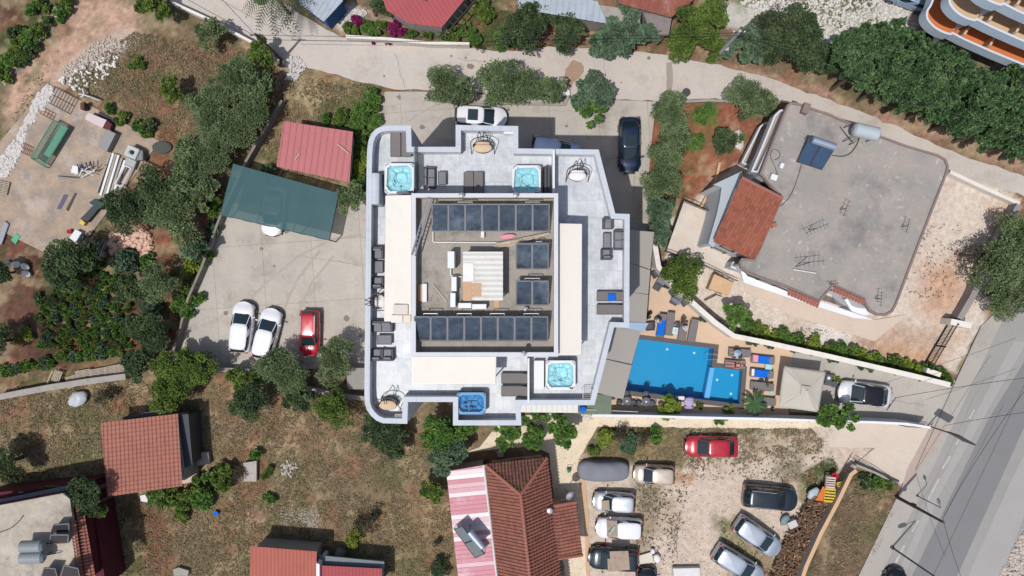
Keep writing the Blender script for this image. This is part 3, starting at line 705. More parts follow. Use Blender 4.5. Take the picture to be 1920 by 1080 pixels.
for (lab,x0,x1,y) in [('leftmost bent pipe frame behind the south panel row',794,820,588),('second bent pipe frame from the left behind the south panel row',857,884,588),('third bent pipe frame from the left behind the south panel row',919,946,588),('rightmost bent pipe frame behind the south panel row',982,1010,588),
                      ('bent pipe frame behind the left end of the north panel row',858,886,379),('bent pipe frame behind the right end of the north panel row',985,1012,379),('bent pipe frame behind the upper pair of panels',1005,1016,453),('bent pipe frame behind the lower pair of panels',984,1012,522)]:
    a=P(x0,y+7,BF+1.0); b=P(x0,y,BF+1.15); c=P(x1,y,BF+1.15); d=P(x1,y+7,BF+1.0)
    m=M().tube([(a.x,a.y,BF),a,b,c,d,(d.x,d.y,BF)],.028); tag(obj('bent_pipe',m,m_alu),lab,'pipe frame','pipe frames behind the solar panels')
# central hut
t=thing('roof_hut','white corrugated hut in the middle of the raised roof','hut',P(905,517,BF))
hp=[(868,472),(943,472),(943,563),(868,563)]; ho2=P2(hp,17.2)
obj('wall',M().prism(inset(ho2,.08),BF,16.6),m_white,t,True)
g1=M().prism(inset(ho2,.08),16.6,lambda x,y:17.15); obj('upper_wall',g1,m_white,t,True)
roofplane('roof',offs(hp,17.25),(0,1,0),.33,.035,'wave',m_sheetw,t)
for lab,px,z in [('left of two brown cardboard sheets on the hut roof',[(868,529),(885,529),(885,564),(868,564)],17.31),('right of two brown cardboard sheets on the hut roof',[(886,531),(902,531),(902,556),(886,556)],17.31)]:
    tag(obj('cardboard_sheet',M().slab(*offs(px,z),.015),m_card),lab,'cardboard')
tag(obj('plastic_sheet',M().slab(*offs([(868,493),(888,493),(888,527),(868,528)],17.32),.02),mk('cloudy plastic',C(226,224,222),.4,.08,2,8)),'cloudy white plastic sheet on the hut roof above the cardboard','plastic sheet')
def acunit(lab,x0,y0,x1,y1,h,rz=0,fan=None):
    a=P(x0,y0,BF+h); b=P(x1,y1,BF+h); c=(a+b)/2; sx=abs(b.x-a.x); sy=abs(a.y-b.y)
    t=thing('air_conditioner',lab,'air conditioner',(c.x,c.y,BF),0,'white air conditioning units round the hut')
    obj('casing',M().box(0,0,h/2+.05,sx,sy,h-.1),m_tub,t,bevel=.03)
    f=M(); s=-1
    if sy>sx: f.cyl((-sx/2-.0,sy*.12,h*.5),(-sx/2-.04,sy*.12,h*.5),min(sy*.3,h*.38),n=18)
    else: f.cyl((sx*.12,-sy/2,h*.5),(sx*.12,-sy/2-.04,h*.5),min(sx*.3,h*.38),n=18)
    obj('fan_grille',f,m_dark,t)
    obj('foot',M().box(-sx*.3,0,.025,.06,sy*.9,.05).box(sx*.3,0,.025,.06,sy*.9,.05),m_dark,t)
acunit('tall white air conditioning unit at the top left of the hut',839,471,852,503,1.35)
acunit('white air conditioning unit halfway down the left side of the hut',846,519,856,546,.9)
acunit('white air conditioning unit at the lower left corner of the hut',844,549,854,576,.9)
acunit('left of two white air conditioning units below the hut',859,568,884,578,.8)
acunit('right of two white air conditioning units below the hut',885,570,912,580,.8)
m=M().tube([P(845,503,BF+.3),P(845,517,BF+.3),P(866,519,BF+.3)],.04); tag(obj('pipe',m,m_pipe),'short white pipe from the tall air conditioning unit to the hut','pipe')
m=M().tube([P(811,384,BF+.15),P(812,454,BF+.15),P(1032,456,BF+.15)],.045); tag(obj('pipe',m,m_pipe),'long white pipe framing the top row of solar panels','pipe')
tag(obj('pipe_box',M().box(*P(905,440,BF+.2),.22,.42,.3),m_pipe,bevel=.02),'small white box below the top solar panel row','box')
# long ladder beam leaning on the parapet
a=P(806,371,BZ+.25); b=P(775,479,BZ+.15); t=thing('aluminium_ladder','long aluminium ladder lying across the top left of the raised roof','ladder',(a+b)/2)
d=(b-a).normalized(); s=Vector((-d.y,d.x,0))*.11
obj('rail',M().cyl(a+s,b+s,.045,n=4),m_alu,t,True); obj('rail',M().cyl(a-s,b-s,.045,n=4),m_alu,t,True)
for i in range(1,14):
    c=a.lerp(b,i/14); obj('rung',M().cyl(c+s,c-s,.02,n=5),m_alu,t,True)
# timber and odds and ends
for i,(x0,y0,x1,y1) in enumerate([(925,461,1012,442),(928,464,1022,440),(932,466,985,447),(940,455,1030,437),(950,462,1000,446),(930,457,980,449)]):
    tag(obj('plank',M().cyl(P(x0,y0,BF+.1+.05*i),P(x1,y1,BF+.14+.05*i),.06,n=4),m_wood),'%s pale plank from below in the loose heap between hut and top panels'%ORD[i],'plank','loose planks on the raised roof')
tag(obj('pink_cloth',M().ell(P(952,443,BF+.3),.5,.14,.06,12,4,.1,.1),m_towp),'small pink cloth on the planks near the top panels','cloth')
tag(obj('white_plank',M().cyl(P(812,534,BF+.06),P(838,565,BF+.06),.05,n=4),m_wood),'single pale batten on the bare roof left of the hut','plank')
t=thing('sheet_stack','small stack of brown board and a white sheet by the west parapet','stack',P(791,547,BF))
obj('board',M().slab(*offs([(783,533),(792,533),(792,565),(783,565)],BF+.2),.2),m_card,t,True); obj('sheet',M().slab(*offs([(792,532),(800,532),(800,566),(792,566)],BF+.3),.25),m_tub,t,True)
tag(obj('plywood_board',M().slab(*offs([(926,563),(936,563),(936,580),(926,580)],BF+.05),.04),m_card),'small brown board on the roof below the hut','board')
def knob(lab,x,y,z):
    q=P(x,y,z); t=thing('roof_vent',lab,'roof vent',q,0); obj('pipe',M().cyl((0,0,0),(0,0,.35),.09,n=10),m_alu,t); obj('cap',M().lathe(0,0,[(.17,.33),(.15,.42),(.02,.47)],12),m_alu,t)
knob('small metal roof vent on the north parapet above the middle of the panels',866,367,BZ); knob('small metal roof vent beside the corner hot tub on the north parapet',967,367,BZ); knob('small metal roof vent on the south parapet above the grey loungers',982,662,BZ)
knob('small round vent beside the lower right corner of the hut',944,551,BF); knob('small round vent on the roof below the lower pair of panels',986,579,BF)
def debris(lab,name,cx,cy,z,rad,n,mat,s0,s1,kind='stuff',flat=.5,**kw):
    m=M()
    for i in range(n):
        a=random.uniform(0,6.28); r=rad*math.sqrt(random.random()); q=P(cx,cy,z); s=random.uniform(s0,s1)
        m.box(q.x+r*math.cos(a),q.y+r*math.sin(a),z+s*flat/2,s,s*random.uniform(.4,.9),s*flat,random.uniform(0,3),random.uniform(-.3,.3))
    o=obj(name,m,mat); tag(o,lab,name.replace('_',' ')); o['kind']=kind; return o
debris('scattered grey rubble left of the hut behind the south panels','rubble',806,572,BF,.7,60,m_brfloor,.04,.14)
# ---------------- roof terrace furniture ----------------
def hottub(lab,x0,y0,x1,y1,blue=False):
    h=.95; a=P(x0,y0,ZD+h); b=P(x1,y1,ZD+h); c=(a+b)/2; sx=abs(b.x-a.x); sy=abs(a.y-b.y)
    t=thing('hot_tub',lab,'hot tub',(c.x,c.y,ZD),0,'hot tubs on the roof terraces')
    def rr(w,l,r,n=6):
        pts=[]
        for qx,qy,a0 in((1,1,0),(-1,1,90),(-1,-1,180),(1,-1,270)):
            for i in range(n+1):
                an=R(a0+90*i/n); pts.append((qx*(w/2-r)+r*math.cos(an),qy*(l/2-r)+r*math.sin(an)))
        return pts
    cb=rr(sx-.1,sy-.1,.15); obj('cabinet',M().ring(cb,inset(cb,.06),0,h-.12),m_tubside,t)
    out=rr(sx,sy,.18); n=len(out)
    inn=[(x*(1-.32/sx)*(1+.045*math.sin(i*1.9)),y*(1-.32/sy)*(1+.045*math.cos(i*2.3))) for i,(x,y) in enumerate(rr(sx,sy,.4))]
    obj('rim',M().ring(out,inn,h-.14,h),m_tub if not blue else mk('blue tub shell',C(96,152,196),.5,.05),t,bevel=.02)
    sh=M()   # moulded seats: a shell of rising steps
    prof=[(1.0,-.1),(.93,-.3),(.78,-.42),(.6,-.45),(.5,-.7),(.02,-.75)]
    vs=[];fs=[]
    for r,z in prof: vs+=[(x*r,y*r,h+z) for x,y in inn]
    for k in range(len(prof)-1):
        for i in range(n): fs.append((k*n+i,k*n+(i+1)%n,(k+1)*n+(i+1)%n,(k+1)*n+i))
    sh.add(vs,fs)
    for i in range(6):
        an=i*1.047+.4; sh.ell((sx*.33*math.cos(an),sy*.33*math.sin(an),h-.42),.24,.2,.12,10,6,an)
    obj('shell',sh,mk('tub shell acrylic',C(186,224,232),.35,.12,1.5,4) if not blue else mk('blue shell',C(60,140,192),.5,.06),t,smooth=False)
    obj('water',M().add([(x*.99,y*.99,h-.13) for x,y in inn],[tuple(range(n))]),MATW[blue],t)
    for i in range(16):
        p=out[int(i*n/16)]; j=obj('jet',M().lathe(p[0]*.93,p[1]*.93,[(.035,h),(.035,h+.02),(.005,h+.022)],8),m_dkgrey,t)
    if not blue:
        obj('footwell_ring',M().lathe(0,0,[(sx*.235,h-.127),(sx*.235,h-.122),(sx*.215,h-.121)],24,1,1,False),m_tubw,t)
        obj('control_panel',M().box(sx*.36,-sy*.44,h+.015,.22,.1,.03),m_dkgrey,t)
    else:
        obj('seat_divider',M().box(0,-sy*.05,h-.2,sx*.45,.06,.1).box(-sx*.08,-sy*.25,h-.2,.06,sy*.35,.1),mk('blue shell rib',C(40,116,172),.35),t)
    return t
def tubwater(name,c,a):
    m=bpy.data.materials.new(name); m.use_nodes=True; nt=m.node_tree; nt.nodes.clear(); L=nt.links.new
    out=N(nt,'ShaderNodeOutputMaterial'); tr=N(nt,'ShaderNodeBsdfTransparent'); tr.inputs[0].default_value=c
    gl=N(nt,'ShaderNodeBsdfGlossy'); gl.inputs['Roughness'].default_value=.08; df=N(nt,'ShaderNodeBsdfDiffuse'); df.inputs[0].default_value=(.75,.9,.95,1)
    tc=N(nt,'ShaderNodeNewGeometry'); n=N(nt,'ShaderNodeTexNoise',Scale=5.0,Detail=3.0); L(tc.outputs['Position'],n.inputs['Vector'])
    bp=N(nt,'ShaderNodeBump',Strength=.5,Distance=.02); L(n.outputs[0],bp.inputs['Height']); L(bp.outputs[0],gl.inputs['Normal'])
    r=N(nt,'ShaderNodeMapRange'); r.inputs[1].default_value=.35; r.inputs[2].default_value=.85; r.inputs[4].default_value=a; L(n.outputs[0],r.inputs[0])
    m0=N(nt,'ShaderNodeMixShader'); L(r.outputs[0],m0.inputs[0]); L(tr.outputs[0],m0.inputs[1]); L(df.outputs[0],m0.inputs[2])
    lw=N(nt,'ShaderNodeFresnel',IOR=1.33); m1=N(nt,'ShaderNodeMixShader'); L(lw.outputs[0],m1.inputs[0]); L(m0.outputs[0],m1.inputs[1]); L(gl.outputs[0],m1.inputs[2]); L(m1.outputs[0],out.inputs[0]); return m
MATW={False:tubwater('bubbling tub water',(.74,.95,.98,1),.35),True:tubwater('still blue tub water',(.7,.92,1,1),.03)}
hottub('white hot tub with pale water above the west awning, beside the glass divider',721,306,776,363)
t2=hottub('white hot tub on the north terrace with a folded dark cover at its side',960,310,1014,365)
h2=P(1022,338,ZD+.8); t=thing('tub_cover','dark folded hot tub cover standing against the north hot tub','tub cover',(h2.x,h2.y,ZD)); obj('cover_half',M().box(0,0,.45,.18,1.95,.9,0,0,.1),m_tubside,t,bevel=.05); obj('cover_half',M().box(.2,0,.42,.16,1.9,.84,0,0,.14),m_dkgrey,t,bevel=.05); obj('handle',M().box(.32,.3,.5,.04,.3,.05),m_black,t)
hottub('white hot tub on the south east terrace beside a white step platform',1023,676,1079,731)
m=M(); a=P(1001,676,ZD+.5); b=P(1020,730,ZD+.5); m.box((a.x+b.x)/2,(a.y+b.y)/2,ZD+.3,abs(b.x-a.x),abs(a.y-b.y),.6); tag(obj('step_platform',m,m_tub,bevel=.02),'white marble step platform on the left of the south east hot tub','platform')
hottub('deep blue hot tub in the south corner of the terrace',856,736,911,777,True)
def lounger(lab,cx,cy,L,W,rz,z=ZD,mat=None,towel=None,back=.35,grp=None,mirror=False,short=False):
    """sun lounger, head end at +x"""
    q=P(cx,cy,z+.35); t=thing('sun_lounger',lab,'sun lounger',(q.x,q.y,z),rz,grp or 'sun loungers')
    mat=mat or m_sling; h=.34; bx=L*.18
    obj('frame',M().tube([(-L/2,-W/2,h),(L/2-.05,-W/2,h)],.025).tube([(-L/2,W/2,h),(L/2-.05,W/2,h)],.025).tube([(-L/2,-W/2,h),(-L/2,W/2,h)],.025),m_dark,t)
    for sx in(-1,1):
        for sy in(-1,1): obj('leg',M().cyl((sx*L*.4,sy*W*.46,h),(sx*L*.42,sy*W*.48,0),.02),m_dark,t)
    obj('seat',M().box((-L/2+bx)/2,0,h+.03,L/2+bx,W-.05,.04),mat,t)
    e=L/2; obj('backrest',M().slab((bx,-W/2+.03,h+.05),(e,-W/2+.03,h+.05+back),(e,W/2-.03,h+.05+back),(bx,W/2-.03,h+.05),.04),mat,t)
    return t,h
lounger('left of the pair of grey loungers in the north west corner behind the hot tub',742,266,2.0,.68,R(90),back=.22)
lounger('right of the pair of grey loungers in the north west corner behind the hot tub',762,266,2.0,.68,R(90),back=.22)
lounger('left lounger of the grey pair half in shadow on the north terrace',879,343,1.5,.66,R(90),back=.1)
lounger('right lounger of the grey pair half in shadow on the north terrace',897,343,1.5,.66,R(90),back=.1)
lounger('upper grey lounger of the pair left of the south east hot tub',966,709,1.85,.7,0,back=.3)
lounger('lower grey lounger of the pair left of the south east hot tub',966,733,1.85,.7,0,back=.3)
lounger('grey lounger with a blue towel on the east terrace',1144,555,1.78,.66,0,back=.3)
lounger('bare grey lounger below the blue towel on the east terrace',1144,580,1.78,.66,0,back=.3)
def clothpatch(lab,x0,y0,x1,y1,z,mat,cat='towel',rot=0,name='towel'):
    a=P(x0,y0,z); b=P(x1,y1,z); c=(a+b)/2; sx=abs(b.x-a.x); sy=abs(a.y-b.y)
    cr,sr=math.cos(rot),math.sin(rot)
    def fn(u,v):
        x=(u-.5)*sx; y=(v-.5)*sy; zz=z+.015*math.sin(u*9+v*3)+.012*math.sin(v*11)
        return (c.x+x*cr-y*sr,c.y+x*sr+y*cr,zz)
    o=obj(name,M().grid(fn,10,10),mat,smooth=True); so=o.modifiers.new('s','SOLIDIFY'); so.thickness=.02
    return tag(o,lab,cat)
clothpatch('folded blue towel on the upper lounger of the east terrace',1140,550,1155,564,ZD+.46,m_towb)
def sofa(lab,cx,cy,w,d,rz,seats=1,z=ZD,name='armchair',cat='armchair',mat=None):
    """rattan seat, back at -y"""
    q=P(cx,cy,z+.4); t=thing(name,lab,cat,(q.x,q.y,z),rz,'rattan seats on the roof terraces'); mat=mat or m_dkgrey
    obj('base',M().box(0,0,.2,w,d,.3),mat,t,bevel=.02)
    obj('backrest',M().box(0,-d/2+.07,.52,w,.13,.46),mat,t,bevel=.03)
    for s in(-1,1): obj('armrest',M().box(s*(w/2-.06),.06,.45,.11,d-.14,.24),mat,t,bevel=.02)
    for i in range(seats):
        x=-w/2+.12+(w-.24)*(i+.5)/seats; obj('cushion',M().box(x,.05,.41,(w-.26)/seats-.02,d-.2,.12),m_cush,t,bevel=.04)
        obj('back_cushion',M().box(x,-d/2+.2,.62,(w-.26)/seats-.02,.14,.36),m_cush,t,bevel=.05)
    return t
def ltable(lab,cx,cy,w,d,rz=0,z=ZD,h=.4):
    q=P(cx,cy,z+h); t=thing('coffee_table',lab,'coffee table',(q.x,q.y,z),rz,'low rattan tables on the roof terraces')
    obj('tabletop',M().box(0,0,h,w,d,.04),m_cush,t,bevel=.01); obj('rim',M().ring([(-w/2-.02,-d/2-.02),(w/2+.02,-d/2-.02),(w/2+.02,d/2+.02),(-w/2-.02,d/2+.02)],[(-w/2+.03,-d/2+.03),(w/2-.03,-d/2+.03),(w/2-.03,d/2-.03),(-w/2+.03,d/2-.03)],h-.06,h+.035),m_dkgrey,t)
    for sx in(-1,1):
        for sy in(-1,1): obj('leg',M().cyl((sx*(w/2-.05),sy*(d/2-.05),h-.03),(sx*(w/2-.05),sy*(d/2-.05),0),.025),m_dark,t)
sofa('grey two seat rattan sofa by the glass divider on the north terrace',805,333,1.42,.82,R(-90),2,name='sofa',cat='sofa')
ltable('low grey table in front of the two seat sofa on the north terrace',829,334,.52,.9)
sofa('grey armchair at the top of the west terrace seating group',708,474,.85,.82,R(180),1)
ltable('grey coffee table between the two armchairs on the west terrace',708,501,.72,.8)
sofa('grey armchair below the coffee table on the west terrace',708,530,.85,.8,0,1)
sofa('grey two seat rattan sofa under the end of the west awning',716,612,1.5,.78,R(180),2,name='sofa',cat='sofa')
ltable('grey coffee table between the sofa and the twin armchairs on the south west terrace',721,637,.95,.62)
sofa('left of two grey armchairs side by side on the south west terrace',706,665,.8,.82,0,1)
sofa('right of two grey armchairs side by side on the south west terrace',727,665,.8,.82,0,1)
sofa('square grey armchair at the top of the east terrace seating group',1140,419,.72,.74,R(180),1)
ltable('narrow grey table in the east terrace seating group',1138,451,.5,.98)
sofa('grey armchair below the narrow table on the east terrace',1137,477,.74,.74,0,1)
sofa('grey two seat sofa beside the east parapet',1162,450,1.35,.78,R(90),2,name='sofa',cat='sofa')
# hanging swing seats: a steel hoop, a basket and a cushion
def swing(lab,cx,cy,w,rz,cush,dk):
    q=P(cx,cy,ZD+.7); t=thing('swing_seat',lab,'swing seat',(q.x,q.y,ZD),rz,'hooped swing seats on the roof terraces')
    fm=dk
    pts=[(w/2*math.cos(a),.05+.42*math.sin(a),1.3) for a in [math.pi*i/12 for i in range(13)]]
    obj('hoop',M().tube([(w/2,-.45,.05)]+pts+[(-w/2,-.45,.05)],.03),fm,t)
    for s in(-1,1): obj('hook_arm',M().tube([(s*w*.2,.46,.1),(s*w*.2,.5,1.5),(s*w*.12,.72,1.75),(s*w*.05,.5,1.9),(s*w*.05,.1,1.5)],.025),fm,t)
    b=M()
    for i in range(9):
        a=math.pi*i/8; b.tube([(w*.42*math.cos(a),.38*math.sin(a)-.1,1.0),(w*.40*math.cos(a),.3*math.sin(a)-.1,.5)],.014,4)
    for z in(.55,.7,.85,1.0): b.tube([(w*.42*math.cos(math.pi*i/12),.38*math.sin(math.pi*i/12)-.1,z) for i in range(13)],.014,4)
    obj('basket',b,fm,t)
    obj('cushion',M().ell((0,-.12,.55),w*.42,.34,.12,18,8),cush,t,smooth=True)
    obj('back_cushion',M().ell((0,.16,.72),w*.36,.12,.24,16,8),cush,t,smooth=True)
    obj('base_ring',M().tube([(w*.4*math.cos(2*math.pi*i/16),.4*math.sin(2*math.pi*i/16),.04) for i in range(17)],.03),fm,t)
swing('swing seat with a peach cushion and dark hooks on the north terrace',905,273,1.55,0,m_straw,m_black)
swing('swing seat with a white cushion and black hoop in the north east corner',1083,326,1.5,0,m_toww,m_black)
swing('white swing seat with a dark grid basket by the west parapet',710,566,1.15,R(90),m_toww,m_dark)
swing('round swing seat with beige cushion and brown hoop in the rounded south west corner',727,757,1.5,0,m_straw,mk('brown metal',(.07,.045,.035,1),.5))
# drying racks
def rack(lab,x0,y0,x1,y1,n=5):
    a=P(x0,y0,ZD+.9); b=P(x1,y1,ZD+.9); m=M(); z=ZD+.9
    m.tube([(a.x,a.y,z),(b.x,a.y,z),(b.x,b.y,z),(a.x,b.y,z),(a.x,a.y,z)],.02,4)
    for i in range(1,n): y=a.y+(b.y-a.y)*i/n; m.cyl((a.x,y,z),(b.x,y,z),.012,n=4)
    for x in(a.x,b.x):
        for y in(a.y,b.y): m.cyl((x,y,z),(x,y,ZD),.02,n=4)
    tag(obj('drying_rack',m,m_pipe),lab,'drying rack','folding drying racks on the terraces')
rack('small white drying rack in the rounded south west corner',741,777,757,785)
rack('white drying rack in the south east corner of the terrace',1093,731,1111,751)
tag(obj('white_box',M().box(*P(957,248,ZD+.45),.9,.35,.7),m_tub,bevel=.02),'white box in the north corner of the terrace','box')
q=P(752,586,16.0)
t=thing('packed_cushions','beige and grey packed cushions on the lower end of the west awning','cushions',(q.x,q.y,15.9)); obj('pad',M().box(0,.2,.2,.95,.65,.16),mk('pale grey pad',C(216,208,200),.9,.04),t,bevel=.04); obj('pad',M().box(-.25,-.4,.18,.75,.5,.14),m_cream,t,bevel=.04); obj('pad',M().box(.4,-.4,.18,.5,.5,.14),mk('pale beige pad',C(230,216,200),.9,.04),t,bevel=.04)
# ================= VEHICLES =================
def paint(name,c,metal=.3,rough=.3): return mk(name,c,rough,.03,1,3,metal=metal,coat=.8,spec=.5)
m_cglass=mk('car glass',(.012,.022,.028,1),.05,.1,spec=.9); m_tyre=mk('tyre rubber',(.02,.02,.02,1),.9); m_rim=mk('alloy rim',C(150,150,155),.35,metal=.8)
m_hl=mk('headlight lens',C(215,218,222),.12,.03,spec=.8); m_tl=mk('tail light lens',(.35,.02,.02,1),.2,.03,spec=.7); m_trim=mk('black trim',(.025,.025,.027,1),.5)
def smoothstep(a,b,x): t=min(1,max(0,(x-a)/(b-a))); return t*t*(3-2*t)
def car(lab,px,py,L,W,rz,mat,style='sedan',roofmat=None,rails=False,sun=False,Hc=1.48,group=None,cat='car',name='parked_car'):
    """nose at +x"""
    q=P(px,py,.8); t=thing(name,lab,cat,(q.x,q.y,0),rz,group or 'parked cars')
    w=W/2; x0,x1=-L/2,L/2
    hood={'sedan':.93,'hatch':1.0,'suv':1.06}[style]; tail={'sedan':1.02,'hatch':1.12,'suv':1.15}[style]
    cab={'sedan':(-.42,.28,-.30,.09),'hatch':(-.485,.275,-.43,.07),'suv':(-.485,.27,-.42,.09)}[style]  # rear base, windscreen base, roof rear, roof front (x/L)
    NS=22
    def prof(s):   # s 0 tail .. 1 nose
        x=x0+L*s
        e=.80+.20*(1-abs(2*s-1)**7) if s>.5 else .88+.12*(1-abs(2*s-1)**9)
        ww=w*e*(1-.05*smoothstep(.8,1,s))
        top=tail+(hood-tail)*smoothstep(.15,.6,s)
        top-= .20*smoothstep(.82,1,s)+.12*(1-smoothstep(0,.06,s))
        return x,ww,top
    ss=[0,.01,.03,.07,.12,.2,.28,.36,.44,.52,.6,.68,.75,.8,.85,.89,.93,.96,.98,.993,1]
    sec=[(.93,.24),(1,.36),(1.0,.55),(.985,.72),(.93,.93),(.80,1.0),(.45,1.035),(0,1.05)]
    vs=[];k=0
    rows=[]
    for s in ss:
        x,ww,top=prof(s); row=[]
        pts=sec+[(-a,b) for a,b in sec[-2::-1]]
        for a,b in pts:
            z=b*top if b>.4 else b
            bow=0
            if s in(0,1) : z=min(z,top*.86) if b>.9 else z; ww_=ww*.93
            else: ww_=ww
            sx=x
            if s>.9: sx=x-.16*(a*a)*((s-.9)/.1)*L*.35
            if s<.05: sx=x+.08*(a*a)*((.05-s)/.05)*L*.3
            row.append((sx,a*ww_,z))
        rows.append(row)
    b=M(); n=len(rows[0]); vs=[p for r in rows for p in r]
    fs=[(j*n+i,j*n+i+1,(j+1)*n+i+1,(j+1)*n+i) for j in range(len(rows)-1) for i in range(n-1)]
    fs+=[(j*n+n-1,j*n,(j+1)*n,(j+1)*n+n-1) for j in range(len(rows)-1)]
    fs+=[tuple(range(n)),tuple(range((len(rows)-1)*n,len(rows)*n))[::-1]]
    b.add(vs,fs); body=obj('body',b,mat,t,smooth=True)
    e=body.modifiers.new('e','EDGE_SPLIT'); e.split_angle=R(50)
    # greenhouse ring (base) and roof ring
    rb,fb,rr,fr=[c*L for c in cab]
    def ring(xa,xb,hw,ex,z,zn):
        pts=[]
        NN=48; cx=(xa+xb)/2; hl=(xb-xa)/2
        for i in range(NN):
            a=2*math.pi*i/NN; c,s_=math.cos(a),math.sin(a)
            X=cx+hl*abs(c)**(2/ex)*(1 if c>=0 else -1); Y=hw*abs(s_)**(2/ex)*(1 if s_>=0 else -1)
            pts.append((X,Y,z+(zn-z)*(X-xa)/(xb-xa)))
        return pts
    zb=[tail+.02,hood+.01]
    base=ring(rb,fb,w*.90,5,zb[0],zb[1]); mid=ring((rb*.45+rr*.55),(fb*.45+fr*.55),w*.86,5,Hc*.5+zb[0]*.5,Hc*.5+zb[1]*.5); top=ring(rr,fr,w*.78,5,Hc-.04,Hc-.05)
    NN=48
    def sect(i):  # by angle on the ring
        a=(i+.5)/NN*360
        if a<31 or a>329: return 'windshield'
        if 149<a<211: return 'rear_window'
        if 31<=a<39: return 'pillar'
        if 321<a<=329: return 'pillar1'
        if 141<a<=149: return 'pillar2'
        if 211<=a<219: return 'pillar3'
        if 84<a<90: return 'pillar4'
        if 270<=a<276: return 'pillar5'
        return 'side_window'+('0' if a<84 else '1' if a<180 else '2' if a<272 else '3')
    parts={}
    for i in range(NN):
        s=sect(i); m=parts.setdefault(s,M()); j=(i+1)%NN
        m.add([base[i],base[j],mid[j],mid[i]],[(0,1,2,3)]); m.add([mid[i],mid[j],top[j],top[i]],[(0,1,2,3)])
    for s,m in parts.items():
        nm_=s.rstrip('012345'); obj(nm_,m,mat if nm_=='pillar' else m_cglass,t,smooth=False)
    rf=M(); rings=[(1,0,0),(.97,.03,0),(.8,.055,0),(.5,.075,0),(.02,.085,0)]; vs=[]; cxr=(rr+fr)/2
    for k,dz,_ in rings:
        vs+=[(cxr+(x-cxr)*k,y*k,z+dz) for x,y,z in top]
    fs=[(k*NN+i,k*NN+(i+1)%NN,(k+1)*NN+(i+1)%NN,(k+1)*NN+i) for k in range(len(rings)-1) for i in range(NN)]
    rf.add(vs,fs); obj('roof',rf,roofmat or mat,t,smooth=True)
    if sun: obj('sunroof',M().prism([(cxr-.05*L,-w*.5),(cxr+.14*L,-w*.5),(cxr+.14*L,w*.5),(cxr-.05*L,w*.5)],Hc+.02,Hc+.045),m_cglass,t,bevel=.02)
    if rails:
        for s in(-1,1): obj('roof_rail',M().tube([(rr+.1,s*w*.68,Hc),(rr+.2,s*w*.68,Hc+.06),(fr-.3,s*w*.68,Hc+.06),(fr-.15,s*w*.68,Hc)],.022),m_alu,t)
    wr=.33
    for sx in(-.31,.31):
        for s in(-1,1):
            ty=obj('wheel',M().cyl((sx*L,s*(w-.22),wr),(sx*L,s*(w+.005),wr),wr,n=20),m_tyre,t); obj('rim',M().cyl((sx*L,s*(w-.02),wr),(sx*L,s*(w+.015),wr),wr*.62,n=14),m_rim,ty)
    for s in(-1,1):
        hx=L/2-.085*L; obj('headlight',M().ell((hx,s*w*.66,hood*.72),.17,.13,.1,10,6,-s*.7),m_hl,t,smooth=True)
        obj('tail_light',M().ell((x0+.07,s*w*.70,tail*.86),.07,.19,.08,10,6),m_tl,t,smooth=True)
        obj('mirror',M().ell((fb-.28,s*(w+.08),hood+.06),.07,.13,.07,8,6).cyl((fb-.25,s*(w-.12),hood),(fb-.26,s*(w+.02),hood+.03),.03,n=5),mat,t,smooth=True)
    obj('grille',M().box(L/2-.03,0,.48,.08,W*.5,.18),m_trim,t,bevel=.02)
    obj('lower_trim',M().box(0,0,.22,L*.9,W*.88,.12),m_trim,t)
    obj('wiper',M().cyl((fb-.05,-w*.5,hood+.05),(fb-.18,w*.1,hood+.1),.012,n=4).cyl((fb-.05,w*.0,hood+.05),(fb-.18,w*.5,hood+.1),.012,n=4),m_trim,t)
    for s in(-1,1): obj('door_handle',M().box(-.02*L,s*(w*.985),.78,.16,.03,.03).box(-.2*L,s*(w*.975),.8,.16,.03,.03),mat,t)
    return t
pw=paint('white car paint',C(232,232,236),0,.25); pnavy=paint('navy car paint',(.012,.025,.055,1),.5,.25); pred=paint('red car paint',(.36,.010,.022,1),.1,.25)
pbeige=paint('beige car paint',C(205,190,175),.3,.3); psil=paint('silver car paint',C(196,204,216),.6,.35); pdk=paint('dark blue black car paint',(.02,.028,.04,1),.4,.28); pblk=paint('black car paint',(.01,.01,.012,1),.3,.2)
psil2=paint('pale silver car paint',C(198,205,212),.4,.4)
U=22.2
car('white hatchback parked at the left end of the concrete car park, nearest the garden wall',453,613,4.35,1.85,R(84),pw,'hatch')
car('white hatchback between the other white car and the red car on the concrete car park',500,625,4.4,1.85,R(76),pw,'hatch')
car('red hatchback with silver roof rails half under an olive tree',580,625,3.9,1.72,R(269),pred,'hatch',rails=True)
car('white sedan nose poking out from under the green shade net',512,396,4.2,1.8,R(263),pw,'sedan')
car('white car with a dark sunroof parked behind the north parapet of the hotel',901,219,4.5,1.86,R(-3),pw,'hatch',sun=True)
car('pale blue car in shadow mostly hidden behind the north east parapet',1043,281,4.4,1.8,R(-12),paint('pale blue car paint',C(188,204,232),.3,.3),'hatch')
car('dark navy sedan in the yard east of the hotel',1181,272,4.75,1.88,R(270),pnavy,'sedan',sun=True)
car('white hatchback with a black roof beside the square parasol on the driveway',1621,739,4.45,1.98,R(173),paint('light grey white paint',C(214,217,222),.1,.3),'sedan',roofmat=pblk)
car('bright red sedan parked alone on the gravel near the stone path',1334,838,4.5,1.78,R(179),pred,'sedan')
car('small beige hatchback beside the covered car',1226,890,3.5,1.62,R(178),pbeige,'hatch')
car('silver hatchback with a brown board on its windscreen below the covered car',1151,942,3.6,1.66,R(177),psil2,'hatch')
car('white car with cardboard over its windscreen, middle of the three cars by the tiled house',1161,991,4.0,1.76,R(178),pw,'hatch')
car('dark blue estate car with a large cardboard sheet over its roof',1150,1049,4.25,1.85,R(176),pdk,'hatch')
